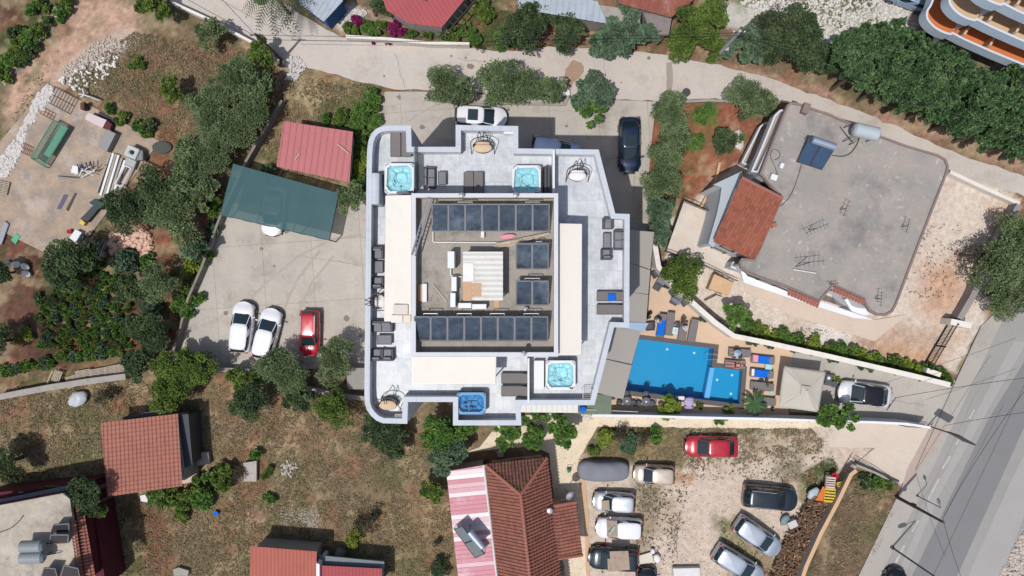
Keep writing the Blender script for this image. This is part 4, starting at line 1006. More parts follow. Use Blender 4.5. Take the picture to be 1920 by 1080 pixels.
car('big dark blue off road car on the gravel near the firewood',1444,934,4.65,1.95,R(-6),pdk,'suv',rails=True,Hc=1.7)
car('silver car parked at an angle beside the firewood heap',1421,1007,4.45,1.8,R(-35),psil,'hatch')
car('silver estate car at an angle cut by the bottom edge of the gravel',1385,1060,4.7,1.84,R(-32),psil,'hatch',rails=True)
car('dark car at the very bottom edge below the white boards on the gravel',1214,1110,4.0,1.7,R(92),pblk,'hatch')
car('black car driving on the main road at the bottom edge',1668,1112,4.4,1.8,R(62),pblk,'sedan')
car('pale blue car at the top edge beside the curved balconies',1706,-8,4.2,1.8,R(160),paint('light blue car paint',C(150,175,205),.3,.3),'hatch')
# car under a grey cover
q=P(1132,884,.8); t=thing('covered_car','car wrapped in a smooth grey cover','covered car',(q.x,q.y,0),R(180))
def cov(u,v):
    s=u; L=4.4; a=(v-.5)*2; x=(s-.5)*L; ew=(1-abs(2*s-1)**5)**.35*.92+.02
    ridge=.92+.5*smoothstep(.12,.38,1-s)*(1-smoothstep(.55,.97,1-s)*.75)
    w=.94*ew; th=a*1.45
    y=w*math.copysign(min(1,abs(math.sin(th))**.8),a); z=.12+(ridge-.12)*max(0,math.cos(th*1.08))**.42*(.35+.65*min(1,ew*1.05))
    z+=.008*math.sin(x*5+a*4)+.006*math.sin(a*9+x*3)
    return (x,y,max(.06,z))
obj('cover',M().grid(cov,44,36),mk('grey car cover',C(128,131,140),.75,.04,.8,5),t,smooth=True)
for sx in(-1.35,1.35):
    for s in(-1,1): obj('wheel',M().cyl((sx,s*.6,.3),(sx,s*.8,.3),.3,n=16),m_tyre,t)
def boardon(lab,px,z,mat=m_card2,name='cardboard_sheet',cat='cardboard',t=.02):
    return tag(obj(name,M().slab(*[P(x,y,zz) for (x,y),zz in zip(px,z)],t),mat),lab,cat)
boardon('brown board on the windscreen of the silver hatchback',[(1127,939),(1142,938),(1143,956),(1128,958)],(1.2,1.5,1.5,1.2))
boardon('cardboard over the windscreen of the white car by the tiled house',[(1137,976),(1157,976),(1158,1007),(1139,1008)],(1.2,1.62,1.62,1.2))
clothpatch('pale green strip lying across the cardboard on the white car',1146,984,1150,1004,1.6,mk('pale green strip',C(150,190,185),.8),'strip',R(-35),'strip')
boardon('large cardboard sheet covering the roof of the dark estate car',[(1143,1034),(1178,1033),(1181,1068),(1146,1072)],(1.62,1.62,1.62,1.62))
boardon('smaller cardboard piece at the front of the dark estate car roof',[(1139,1048),(1153,1046),(1153,1071),(1140,1072)],(1.5,1.68,1.68,1.5))
# ================= OTHER BUILDINGS AND WALLS =================
# --- villa with flat roof ---
ZV=6.8
VO=[(1476,196),(1484,191),(1500,194),(1560,215),(1640,250),(1700,272),(1758,289),(1774,298),(1779,312),(1776,326),(1745,405),(1712,490),(1682,570),(1674,585),(1660,593),(1645,592),(1630,584),(1622,570),(1619,562),(1562,537),(1536,567),(1478,541),(1402,514),(1389,503),(1386,492),(1390,484),(1414,486),(1464,371),(1424,326)]
vo=P2(VO,ZV); V=thing('villa','large villa with a flat grey concrete roof and one clay tiled wing','villa',P(1560,390,0))
obj('wall',M().prism(inset(vo,.5),0,ZV-.35),m_white,V,True)
obj('roof',M().prism(vo,ZV-.34,ZV-.1),m_oldroof,V,True)
obj('roof_edge',M().ring(vo,inset(vo,.16),ZV-.1,ZV+.04),mk('brown roof edging',C(138,120,116),.85,.12,2,10),V,True)
facade(V,inset(vo,.5),0,2,3.2,.9,1.4,1.3,4.0)
# tiled wing: roof slopes from the ridge by the flat roof down to the lower left
wz=lambda p,z:P(p[0],p[1],z)
wp=[(1390,333),(1467,372),(1416,489),(1337,453)]
w3=[wz(wp[0],8.0),wz(wp[1],8.0),wz(wp[2],6.6),wz(wp[3],6.6)]
roofplane('tiled_roof',w3,w3[1]-w3[0],.26,.05,'tile',mk('streaked clay roof tile',C(164,100,80),.85,.15,.6,8,brick=(.6,C(122,80,68)),stain=(C(184,128,104),.8,.5)),V)
rd=M(); 
for i in range(14):
    a=w3[0].lerp(w3[1],i/14)+Vector((0,0,.08)); b=w3[0].lerp(w3[1],(i+1.1)/14)+Vector((0,0,.08)); rd.cyl(a,b,.15,.12,n=8)
obj('ridge_tiles',rd,m_tile3,V,True)
ww=[tuple(p)[:2] for p in w3]; wi=inset(ww,.35); obj('wing_wall',M().prism(wi,0,6.35),m_wall,V,True)
sb=P2([(1391,321),(1338,346),(1353,352),(1350,374),(1344,402),(1328,457),(1338,464),(1362,410),(1384,360)],5.6); obj('side_slab',M().prism(sb,5.3,5.6),mk('pale grey slab paint',C(176,184,192),.8,.05,.5,5),V,True); obj('side_wall',M().prism(inset(sb,.12),0,5.3),m_wall,V,True)
gb=M(); a,b=Vector((*wi[0],6.3)),Vector((*wi[1],6.3)); obj('gable_wall',M().prism([wi[0],wi[1],tuple(Vector(wi[1])+(Vector(wi[2])-Vector(wi[1]))*.08),tuple(Vector(wi[0])+(Vector(wi[3])-Vector(wi[0]))*.08)],6.35,7.7),m_wall,V,True)
facade(V,wi,0,2,3.1,.9,1.4,1.1,3.6)
# tiled hoods over the recessed front doors
for pts in ([(1478,541),(1537,566),(1533,576),(1476,551)],[(1563,536),(1622,562),(1619,571),(1560,545)]):
    q=[wz(pts[0],ZV+.15),wz(pts[1],ZV+.15),wz(pts[2],ZV-.25),wz(pts[3],ZV-.25)]
    roofplane('tiled_hood',q,q[1]-q[0],.26,.05,'tile',m_tile3,V)
# balconies on the west side
def balcony(root,px,z,mat_w=m_white,mat_f=m_conc,h=1.0,t=.14,name='balcony'):
    pts=P2(px,z+h); o=obj(name,M().prism(pts,z-.2,z),mat_f,root,True)
    obj('parapet',M().ring(pts,inset(pts,t),z+.002,z+h),mat_w,o,True); return o
balcony(V,[(1462,206),(1468,205),(1474,208),(1450,262),(1422,324),(1408,322),(1430,270),(1452,216)],5.0,m_wall,mk('balcony floor',C(176,160,146),.8,.06),.9)
balcony(V,[(1425,236),(1436,228),(1446,232),(1420,296),(1404,312),(1390,305)],1.2,m_wall,MATS['balcony floor'],.7)
# entrance porch
bp=P2([(1592,560),(1618,568),(1632,590),(1618,592),(1598,583),(1585,562)],3.0); obj('porch_slab',M().prism(bp,2.6,2.85),m_white,V,True)
q=P(1601,581,2.6); obj('porch_column',M().cyl((q.x,q.y,0),(q.x,q.y,2.6),.16),m_white,V,True)
vp=P2([(1386,495),(1402,518),(1480,548),(1560,572),(1640,600),(1600,596),(1500,565),(1395,530)],3.1); obj('eave_slab',M().prism(vp,2.9,3.05),m_white,V,True)
q=P(1376,498,3); obj('corner_column',M().box(q.x,q.y,1.6,.5,.5,3.2,R(-24)),m_wall,V,True)
# raised terrace with railing
tp=[(1281,376),(1345,403),(1328,452),(1384,478),(1392,524),(1250,470)]
tw=P2(tp,1.3); T=thing('villa_terrace','raised pale tiled terrace with a black railing on the west of the villa','terrace',P(1320,450,0))
obj('floor_slab',M().prism(tw,1.05,1.3),m_terr,T,True); obj('wall',M().prism(inset(tw,.08),0,1.05),m_stonew,T,True)
def railing(root,pts,z,h=.95,name='railing',gap=.16,mat=None):
    m=M(); mat=mat or m_black
    for p,q in zip(pts[:-1],pts[1:]):
        a=P(*p,z+h); b=P(*q,z+h); m.cyl(a,b,.03,n=4); m.cyl(a-Vector((0,0,h-.12)),b-Vector((0,0,h-.12)),.02,n=4)
        k=int((b-a).length/gap)
        for i in range(k+1):
            c=a.lerp(b,i/max(1,k)); m.cyl(c,c-Vector((0,0,h)),.03 if i%8==0 else .012,n=4)
    return obj(name,m,mat,root,True) if root else tag(obj(name,m,mat),'','railing')
railing(T,[(1281,374),(1346,401)],1.3); railing(T,[(1249,470),(1282,377)],1.3); railing(T,[(1249,470),(1316,494),(1384,527)],1.3)
for i in range(4):
    px=[(1345+9*i-6,514+4*i),(1355+9*i-6,518+4*i),(1338+9*i,545+3*i),(1328+9*i,541+3*i)]
    obj('step',M().prism(P2(px,1.0-.25*i),0,1.05-.25*i),m_sandw,T,True)
tag(railing(None,[(1323,563),(1345,552),(1354,556)],0,.6),'low dark railing at the foot of the villa steps','railing')
# things on the villa roof
def panel_tank(lab,pp,z,hh,tank,r=.28,tmat=None,split=True,name='solar_heater',legs=True,lowz=.15):
    """thermosiphon: pp = 4 px corners (low-left, low-right, high-right, high-left), tank = (px a, px b)"""
    zs=(z+lowz,z+lowz,z+hh,z+hh); a,b,c,d=[P(x,y,q) for (x,y),q in zip(pp,zs)]; cen=(a+b+c+d)/4
    t=thing(name,lab,'solar water heater',(cen.x,cen.y,z))
    up=Vector((0,0,.02)); 
    for i in range(2):
        l=a.lerp(b,i/2+.01); r_=a.lerp(b,(i+1)/2-.01); lt=d.lerp(c,i/2+.01); rt=d.lerp(c,(i+1)/2-.01)
        obj('collector',M().slab(l,r_,rt,lt,.08),mk('dusty solar glass',C(52,76,104),.2,.1,1,4,spec=.6) if tmat is None else tmat,t,True)
        f=M()
        for p,q in((l,r_),(r_,rt),(rt,lt),(lt,l)): f.cyl(p,q,.035,n=4)
        obj('frame',f,m_dark,t,True)
    ta,tb=[P(x,y,z+hh+.2) for x,y in tank]
    dd=(tb-ta).normalized()
    obj('tank',M().cyl(ta,tb,r,n=20).cyl(ta-dd*.05,ta,r*.7,r,n=20).cyl(tb,tb+dd*.05,r,r*.7,n=20),mk('brushed tank metal',C(165,178,196),.35,.08,metal=.5),t,True,smooth=False)
    l=M()
    for p in(a,b,c,d): l.cyl(p,(p.x,p.y,z),.025,n=4)
    for p in(ta,tb): l.cyl(p,(p.x,p.y,z),.03,n=4)
    l.cyl(c,(a.x,a.y,z+.02),.02,n=4); obj('stand',l,m_dark,t,True); return t
panel_tank('solar heater with two blue panels and a silver tank on the villa roof',[(1494,303),(1541,318),(1569,273),(1518,255)],ZV-.1,1.1,[(1524,262),(1566,276)])
q=P(1623,247,ZV+1.3); t=thing('water_tank','pale grey water tank on a metal stand at the top edge of the villa roof','water tank',(q.x,q.y,ZV-.1))
a=P(1603,242,ZV+1.3); b=P(1645,252,ZV+1.3); obj('tank',M().cyl(a,b,.52,n=24).cyl(b,b+(b-a).normalized()*.14,.52,.3,n=24).cyl(a-(b-a).normalized()*.14,a,.3,.52,n=24),mk('pale grey tank',C(178,186,192),.4,.06),t,True)
l=M()
for x,y in[(1590,236),(1588,262),(1600,268),(1632,262)]:
    p=P(x,y,ZV+.7); l.cyl((p.x,p.y,ZV-.1),(p.x,p.y,ZV+.8),.035,n=4)
    l.cyl(p,P(1623,247,ZV+.8),.03,n=4)
l.cyl(P(1575,238,ZV),P(1600,268,ZV+.6),.03,n=4); obj('stand',l,m_dark,t,True)
def cable(lab,pts,z,r=.018,mat=None,name='cable',cat='cable'):
    return tag(obj(name,M().tube([P(x,y,z+.02) for x,y in pts],r,4),mat or m_black),lab,cat)
def curve(pts,n=6):
    out=[];p=[Vector(q) for q in pts]; p=[p[0]]+p+[p[-1]]
    for i in range(1,len(p)-2):
        for k in range(n):
            t=k/n; out.append(tuple(.5*((2*p[i])+(-p[i-1]+p[i+1])*t+(2*p[i-1]-5*p[i]+4*p[i+1]-p[i+2])*t*t+(-p[i-1]+3*p[i]-3*p[i+1]+p[i+2])*t**3)))
    out.append(tuple(p[-1])); return out
cable('curved black pipe from the solar panels to the roof water tank',curve([(1560,291),(1580,293),(1596,286),(1607,270),(1612,257)]),ZV,.03)
cable('long dark cable from the villa solar panels down to the tiled wing',curve([(1503,308),(1495,335),(1483,365),(1468,383),(1456,388)]),ZV)
cable('looped cable at the left edge of the villa roof',curve([(1458,328),(1452,310),(1445,293),(1450,280),(1460,284),(1462,294),(1453,300)]),ZV)
tag(obj('white_box',M().box(*P(1465,311,ZV+.2),.28,.4,.35,R(-20)),m_tub,bevel=.02),'small white box near the left edge of the villa roof','box')
tag(obj('white_box',M().box(*P(1450,333,ZV+.2),.5,.45,.45,R(-20)),m_tub,bevel=.02),'larger white box just above the tiled wing','box')
tag(obj('brick_block',M().box(*P(1451,422,ZV+.1),.42,.34,.25,R(20)),m_tile3,bevel=.02),'small red brick block right of the tiled wing on the villa roof','block')
def antenna(lab,x,y,z,s=1.0,n=5,rz=0,lean=(0,0)):
    q=P(x,y,z); m=M(); m.cyl((q.x,q.y,z),(q.x+lean[0],q.y+lean[1],z+1.6*s),.03,n=5)
    c,s_=math.cos(rz),math.sin(rz); top=Vector((q.x+lean[0],q.y+lean[1],z+1.6*s)); d=Vector((c,s_,0)); e=Vector((-s_,c,0))
    m.cyl(top-d*.9*s,top+d*.9*s,.02,n=4)
    for i in range(n): p=top+d*(-.8+1.6*i/(n-1))*s; m.cyl(p-e*.3*s,p+e*.3*s,.012,n=4)
    tag(obj('antenna',m,m_dark),lab,'antenna')
antenna('dark tangled antenna in the upper middle of the villa roof',1575,393,ZV,.7,4,1.2)
antenna('spidery antenna in the left middle of the villa roof',1516,431,ZV,1.0,7,.4)
antenna('fallen antenna rod at the lower left of the villa roof',1492,500,ZV,1.1,6,.1,(.5,.3))
antenna('small antenna in the lower right of the villa roof',1640,658-0*1,ZV,.1,3,1.5) if False else None
antenna('short ladder like antenna on the right of the villa roof',1690,425,ZV,.6,6,1.3)
antenna('small antenna by the rounded south corner of the villa roof',1641,560,ZV,.6,5,1.5)
antenna('tiny antenna beside the tiled hood on the villa roof',1556,532,ZV,.4,5,.1)
q=P(1572,286-40,ZV)
tag(obj('white_batten',M().cyl(P(1487,505,ZV+.06),P(1530,512,ZV+.06),.05,n=4),m_pipe),'white batten lying at the lower left of the villa roof','batten')
tag(obj('chimney_stack',M().box(*P(1510,204,ZV+.2),.5,.8,.5,R(-20)),MATS['brown roof edging'],bevel=.02),'short brown chimney block at the top left corner of the villa roof','chimney')
# --- curved balcony building, top right ---
B=thing('apartment_building','pale blue building with stacked curved balconies and orange floors at the top right','apartment building',P(1880,0,0))
T1=curve([(1762,-50),(1750,-10),(1744,8),(1737,20),(1736,32),(1741,42),(1752,53),(1766,61),(1781,66)],4)+[(1786,64),(1809,76),(1836,88),(1863,100),(1917,122),(2010,162)]
fr=P2(T1,4.3); back=P2([(2100,100),(2100,-200),(1900,-260),(1790,-180)],4.3); plan=fr+back
ip=inset(plan,3.0)
obj('core_wall',M().prism(ip,0,14.6),m_white,B,True)
for k in range(4):
    zt=4.3+3.15*k; nm='balcony'
    o=obj(nm,M().prism(inset(plan,.03),zt-1.02,zt-.9),[m_orange,m_beigef,m_beigef,m_beigef][k],B,True)
    obj('parapet',M().ring(plan,inset(plan,.12),zt-1.05,zt),m_blueren,o,True)
    obj('coping',M().ring(inset(plan,-.015),inset(plan,.15),zt,zt+.04),mk('light coping',C(205,214,226),.7,.04),o,True)
    for i in (4,5,6,7):
        pass
    for (x,y,x2,y2) in [(1800,72,1815,50),(1848,93,1862,70)]:
        a=P(x,y,4.3); b=P(x2,y2,4.3); a=a.lerp(b,.15); obj('divider',M().box((a.x+b.x)/2,(a.y+b.y)/2,zt-.25,(b-a).length*.8,.18,1.2,math.atan2(b.y-a.y,b.x-a.x)),m_beigef,o,True)
obj('roof',M().prism(inset(plan,1.0),14.61,14.85),m_oldroof,B,True)
tag(obj('white_wall',M().box(*P(1765,100,.5)[:2],.5,4.2,.22,1.0,R(-25)),m_whitew),'short white wall below the curved balconies','wall') if False else None
a=P(1743,84,.9); b=P(1788,108,.9); tag(obj('low_wall',M().box((a.x+b.x)/2,(a.y+b.y)/2,.45,(b-a).length,.25,.9,math.atan2(b.y-a.y,b.x-a.x)),m_whitew),'low white wall at the foot of the curved balconies','wall')
# --- red sheet shed ---
def shed(name,lab,px,z,mat,wallmat,u,period=.3,kind='rib',zz=None,cat='shed',over=.25,amp=.035):
    zz=zz or [z]*len(px); pts=[P(x,y,q) for (x,y),q in zip(px,zz)]; c=sum(pts,Vector())/len(pts)
    t=thing(name,lab,cat,(c.x,c.y,0)); p2=inset([tuple(p)[:2] for p in pts],over)
    obj('wall',M().prism(p2,0,min(zz)-.12),wallmat,t,True)
    roofplane('roof',pts,Vector(u) if not callable(u) else u(pts),period,amp,kind,mat,t); return t,pts
e01=lambda p:p[1]-p[0]; e12=lambda p:p[2]-p[1]
t,_=shed('sheet_roof_shed','shed with a weathered red ribbed sheet roof beside the green shade net',[(532,227),(662,247),(655,342),(519,312)],2.9,m_redsh,m_stonew,e01,.52,zz=[2.9,2.9,2.6,2.6])
for a,b in [((634,271),(648,285)),((553,299),(561,289)),((607,325),(608,314))]:
    pass
boardon2=lambda lab,a,b,z,mat=m_wood,r=.05:tag(obj('stick',M().cyl(P(*a,z),P(*b,z),r,n=4),mat),lab,'stick')
boardon2('pale batten at the right end of the red shed roof',(633,270),(654,287),2.95)
boardon2('short pale batten near the left of the red shed roof',(553,299),(562,288),2.85)
# --- green shade net carport ---
npx=[(437,307),(635,362),(617,450),(413,402)]; nz=[2.6,2.6,2.5,2.5]
pts=[P(x,y,z) for (x,y),z in zip(npx,nz)]; c=sum(pts,Vector())/4; t=thing('shade_net_carport','dark green shade net carport at the top of the concrete car park','carport',(c.x,c.y,0))
def netf(u,v):
    p=pts[3].lerp(pts[2],u).lerp(pts[0].lerp(pts[1],u),v); return p-Vector((0,0,.12*abs(math.sin(u*math.pi*3))*math.sin(v*math.pi)))+Vector((0,-.08*abs(math.sin(u*math.pi*6))*(1-v),0))
obj('net',M().grid(netf,48,14),m_net,t,True,smooth=True)
fr=M()
for i in range(4):
    a=pts[3].lerp(pts[2],i/3)-Vector((0,0,.15)); b=pts[0].lerp(pts[1],i/3)-Vector((0,0,.15)); fr.cyl(a,b,.04,n=5)
fr.cyl(pts[3]-Vector((0,0,.15)),pts[2]-Vector((0,0,.15)),.04,n=5); fr.cyl(pts[0]-Vector((0,0,.15)),pts[1]-Vector((0,0,.15)),.04,n=5); fr.cyl(pts[3].lerp(pts[0],.4)-Vector((0,0,.15)),pts[2].lerp(pts[1],.4)-Vector((0,0,.15)),.03,n=5)
obj('frame',fr,m_dark,t,True)
for i in range(4):
    for v in(0,1):
        a=(pts[3].lerp(pts[2],i/3)).lerp(pts[0].lerp(pts[1],i/3),v); obj('post',M().cyl((a.x,a.y,0),(a.x,a.y,2.45),.05),m_dark,t,True)
# --- brick tiled house lower left ---
t,pts=shed('tiled_house','small house with an orange clay tile roof and dark side lean to',[(190,793),(334,776),(343,911),(202,931)],3.2,m_tile3,m_stonew,e01,.33,'tile',zz=[3.0,3.0,3.9,3.9],cat='house')
obj('side_roof',M().slab(*offs([(334,778),(353,776),(361,872),(338,880)],2.6),.08),mk('dark membrane',C(74,78,84),.8,.06),t,True)
obj('side_wall',M().prism(inset(P2([(334,778),(353,776),(361,872),(338,880)],2.6),.1),0,2.5),m_dark,t,True)
obj('back_roof',M().slab(*offs([(230,782),(300,768),(303,776),(232,790)],2.0),.06),m_dark,t,True)
# --- magenta building bottom left ---
t=thing('magenta_building','dark magenta building with a lichened flat concrete roof and clay tile edge','building',P(60,1000,0))
mp=P2([(-40,955),(118,925),(131,936),(152,1100),(-40,1100)],6.2); obj('roof',M().prism(mp,5.9,6.2),m_dirtroof,t,True)
mw=P2([(-40,928),(166,906),(196,1100),(-40,1100)],3.4); obj('lower_wall',M().prism(mw,0,3.2),m_mag,t,True)
obj('wall',M().prism(inset(mp,.1),3.2,5.9),m_mag,t,True)
for k,px,z in((0,[(130,972),(142,975),(160,1100),(148,1100)],6.25),(1,[(141,950),(156,952),(182,1100),(163,1100)],5.7)):
    q=[P(px[0][0],px[0][1],z),P(px[1][0],px[1][1],z-.3),P(px[2][0],px[2][1],z-.3),P(px[3][0],px[3][1],z)]
    roofplane('tile_edge',q,q[3]-q[0],.26,.05,'tile',m_tile3,t)
obj('gutter_slab',M().prism(P2([(-40,945),(60,925),(165,903),(170,908),(60,934),(-40,955)],4.2),3.9,4.2),mk('grey slab',C(130,132,142),.8,.08),t,True)
for i,(x,y) in enumerate([(50,932),(100,922)]): obj('window',M().box(*P(x,y,3.3),1.2,.9,.12),m_glassd,t,True)
obj('window',M().slab(*offs([(164,982),(174,985),(172,1003),(163,1000)],3.4),.06),mk('blue grey glass',C(110,120,130),.3),t,True)
for x0,y0,x1,y1,lab in [(40,1025,78,1024,'upper of two grey water tanks on the lichened roof'),(40,1046,80,1045,'lower of two grey water tanks on the lichened roof')]:
    a=P(x0,y0,7.3); b=P(x1,y1,7.3); tt=thing('water_tank',lab,'water tank',((a.x+b.x)/2,(a.y+b.y)/2,6.2),0,'grey water tanks on the lichened roof'); obj('tank',M().cyl(a,b,.44,n=22).cyl(b,b+(b-a).normalized()*.16,.44,.25,n=22),mk('grey tank',C(140,148,152),.5,.06),tt,True)
    obj('stand',M().cyl((a.x,a.y,6.2),a,.04,n=5).cyl((b.x,b.y,6.2),b,.04,n=5).cyl((b.x,b.y,6.9),P(x1+36,y1-10,6.3),.03,n=4),m_dark,tt,True)
for lab,px,z in [('upper dark solar collector on the lichened roof',[(94,1000),(129,998),(129,982),(100,984)],6.3),('middle dark solar collector on the lichened roof',[(92,1020),(127,1018),(128,1003),(95,1003)],6.3),('dark solar collector at the bottom left of the lichened roof',[(76,1085),(108,1085),(103,1066),(82,1065)],6.3),('dark solar collector at the bottom right of the lichened roof',[(112,1085),(150,1085),(146,1066),(120,1060)],6.3)]:
    q=[P(px[0][0],px[0][1],z),P(px[1][0],px[1][1],z),P(px[2][0],px[2][1],z+.9),P(px[3][0],px[3][1],z+.9)]
    c=sum(q,Vector())/4; tt=thing('solar_collector',lab,'solar panel',(c.x,c.y,6.2),0,'old solar collectors on the lichened roof'); obj('collector',M().slab(*q,.08),mk('old collector',C(66,62,66),.4,.15),tt,True)
    f=M(); 
    for a,b in zip(q,q[1:]+q[:1]): f.cyl(a,b,.04,n=4)
    obj('frame',f,m_alu,tt,True)
cable('black cable across the upper left of the lichened roof',curve([(0,998),(20,990),(35,978),(44,966)]),6.2,.03)
# --- two roofs at the bottom ---
t,_=shed('bottom_tiled_house','low house with an orange ribbed roof cut by the bottom edge',[(470,1024),(594,1034),(592,1110),(468,1110)],3.0,mk('orange ribbed roofing',C(178,104,90),.7,.08,.5,6,stain=(C(150,88,76),.8,.5)),m_stonew,(1,0,0),.30,'wave',zz=[3.0]*4,cat='house')
t,_=shed('bottom_red_shed','low shed with a red ribbed roof at the bottom edge beside the orange one',[(600,1060),(716,1066),(716,1112),(600,1112)],2.7,m_redsh2,m_stonew,(1,0,0),.28,'wave',cat='shed')
obj('side_slab',M().prism(P2([(596,1042),(720,1054),(720,1066),(598,1060)],2.2),1.9,2.1),mk('grey lean to',C(120,130,136),.8),t,True)
obj('party_wall',M().prism(P2([(593,1056),(599,1058),(599,1110),(593,1110)],3.1),0,3.1),m_white,t,True)
tag(obj('storage_drum',M().cyl(P(636,1041,.45),P(642,1030,.45),.42,n=16),mk('grey drum',C(130,122,120),.7)),'grey drum standing between the shed and the garden','drum')
# --- tiled house with pink lean-to, bottom centre ---
t=thing('clay_roof_house','house with a hipped old clay tile roof and a pink sheet lean to','house',P(980,1000,0))
zr,ze=5.6,3.2
ap=P(976,927,zr); rb_=P(1001,1150,zr); nl=P(911,872,ze); nr=P(1025,859,ze); sl_=P(944,1150,ze); sr_=P(1062,1150,ze); e1=P(1036,946,ze)
roofplane('front_hip',[nl,nr,ap],nr-nl,.27,.05,'tile',m_tile2,t)
roofplane('left_slope',[nl,ap,rb_,sl_],rb_-ap,.27,.05,'tile',m_tile,t)
roofplane('right_slope',[nr,ap,rb_,sr_],rb_-ap,.27,.05,'tile',m_tile,t)
k2=(ze-2.75)
x1=P(1032,949,ze+.06); x2=P(1080,941,2.75); x3=P(1092,1040,2.75); x4=P(1047,1047,ze+.06)
roofplane('side_roof',[x1,x2,x3,x4],x3-x2,.27,.05,'tile',m_tile,t)
for a,b,n in((ap,rb_,36),(nl,ap,16),(nr,ap,16),(x1,x2,8),(x4,x3,8)):
    rd=M()
    for i in range(n): rd.cyl(a.lerp(b,i/n)+Vector((0,0,.09)),a.lerp(b,(i+1.12)/n)+Vector((0,0,.07)),.15,.12,n=8)
    obj('ridge_tiles',rd,m_tile3,t,True)
hw=inset([tuple(p)[:2] for p in(nl,nr,sr_,sl_)],.35); obj('wall',M().prism(hw,0,3.0),m_sandw,t,True); sw=inset([tuple(p)[:2] for p in(x1,x2,x3,x4)],.25); obj('side_wall',M().prism(sw,0,2.6),m_sandw,t,True)
facade(t,hw,0,1,3,.9,1.2,1.1,4)
pz=[P(837,884,2.9),P(907,872,3.15),P(935,1110,3.15),P(862,1110,2.9)]
roofplane('lean_to_roof',pz,pz[2]-pz[1],.36,.03,'rib',mk('pink sheet with painted glare',C(200,136,148),.6,.06,.3,5,brick=(1.0,C(238,230,232)),stain=(C(236,226,228),.25,.7)),t,tl=100)  # white ribs and blotches put glare and peeling paint into the colour
obj('lean_to_wall',M().prism(inset([tuple(p)[:2] for p in pz],.2),0,2.8),m_stonew,t,True)
obj('flashing',M().box(0,0,0,.01,.01,.01) if False else M().tube([P(907,872,3.25),P(935,1110,3.25)],.09,4),m_tub,t,True)
obj('chimney_pot',M().lathe(*P(1031,958,3.9)[:2],[(.2,3.3),(.2,3.8),(.26,3.82),(.22,3.95),(.02,4.0)],12),m_alu,t,True)
obj('entrance_canopy',M().slab(*offs([(915,868),(1025,855),(1024,861),(912,874)],2.9),.1),mk('brown canopy',C(110,100,92),.9),t,True)
panel_tank('solar heater with two tilted grey panels and a silver tank on the pink lean to',[(851,992),(891,1046),(909,1039),(866,986)],3.1,1.5,[(880,997),(905,1026)],.3,mk('grey solar glass',C(120,130,134),.3,.08,1,4),lowz=.5)
# --- roofs along the top edge ---
t,_=shed('blue_hut','small hut with a pale sheet roof and bright blue walls at the top edge',[(561,6),(607,41),(643,2),(620,-60),(560,-60)],2.8,m_greysh,mk('bright blue paint',C(20,92,150),.7,.08),(1,-.6,0),.4,'rib',cat='hut')
t,_=shed('long_red_shed','long red sheet roofed shed with a dark side frame at the top edge',[(725,20),(768,44),(828,52),(880,-12),(870,-60),(700,-60)],2.8,m_redsh2,m_stonew,(1,.65,0),.35,'rib',cat='shed')
m=M(); a=P(832,50,2.4); b=P(888,-14,2.4); n=(b-a).normalized()
s=Vector((n.y,-n.x,0))*.5; m.cyl(a+s,b+s,.06,n=4)
for i in range(7): m.cyl(a.lerp(b,i/6),a.lerp(b,i/6)+s,.04,n=4)
obj('side_frame',m,m_dark,t,True)
t,_=shed('grey_roof_shed','long shed with a grey metal sheet roof behind the trees at the top',[(972,16),(1130,43),(1204,52),(1210,15),(1120,2),(1090,-60),(972,-60)],3.0,m_greysh,m_stonew,(1,-.13,0),.5,'rib',cat='shed')
t,_=shed('rusty_roof_shed','shed with a rusty brown sheet roof at the top edge',[(1160,6),(1258,33),(1300,0),(1310,-60),(1160,-60)],3.3,m_rust,m_stonew,(1,-.25,0),.75,'rib',cat='shed')
tag(obj('grey_lean_to',M().prism(P2([(1206,24),(1260,30),(1254,66),(1222,66)],2.4),2.2,2.4).prism(inset(P2([(1206,24),(1260,30),(1254,66),(1222,66)],2.4),.2),0,2.2),mk('gravelled roof felt',C(134,128,126),.9,.2,3,14)),'small grey gravelled roof between the rusty shed and the lane','lean to')
# --- walls ---
def gwall(lab,pts,h,t,mat,name='garden_wall',z0=0,cope=None,cat='wall'):
    root=thing(name,lab,cat,(*P(*pts[len(pts)//2],h)[:2],z0)); m=M(); cp=M()
    wp=[P(x,y,h) for x,y in pts]
    L_=[];R_=[]
    for i,p in enumerate(wp):
        d=((wp[min(i+1,len(wp)-1)]-wp[i]).normalized()+(wp[i]-wp[max(i-1,0)]).normalized()); d.z=0; d=d.normalized(); n=Vector((-d.y,d.x,0))*t/2
        L_.append(tuple(p+n)[:2]); R_.append(tuple(p-n)[:2])
    for i in range(len(wp)-1): m.prism([L_[i],L_[i+1],R_[i+1],R_[i]],z0,h-.06)
    obj('body',m,mat,root,True)
    for i in range(len(wp)-1): cp.prism([L_[i],L_[i+1],R_[i+1],R_[i]],h-.058,h)
    obj('coping',cp,cope or mat,root,True); return root
gwall('rendered wall between the gardens and the concrete car park',[(528,188),(500,235),(462,300),(415,400),(405,425),(378,500),(352,560),(330,640),(322,665)],1.0,.2,mk('shade darkened wall',C(138,132,124),.9,.2,.8,6,stain=(C(96,94,78),1.0,.8)))  # wall colour darkened to stand in for tree shade, with random blotches
gwall('low wall along the bottom of the concrete car park',[(330,690),(430,694),(500,697),(560,728),(640,742),(690,748)],1.0,.35,m_stonew)
gwall('long pale wall below the vegetable garden',[(-10,746),(90,727),(160,716),(235,706)],1.1,.5,m_stonew)
gwall('low pale wall along the lane in the upper left',[(322,4),(400,40),(480,83),(512,108)],1.0,.22,m_whitew)
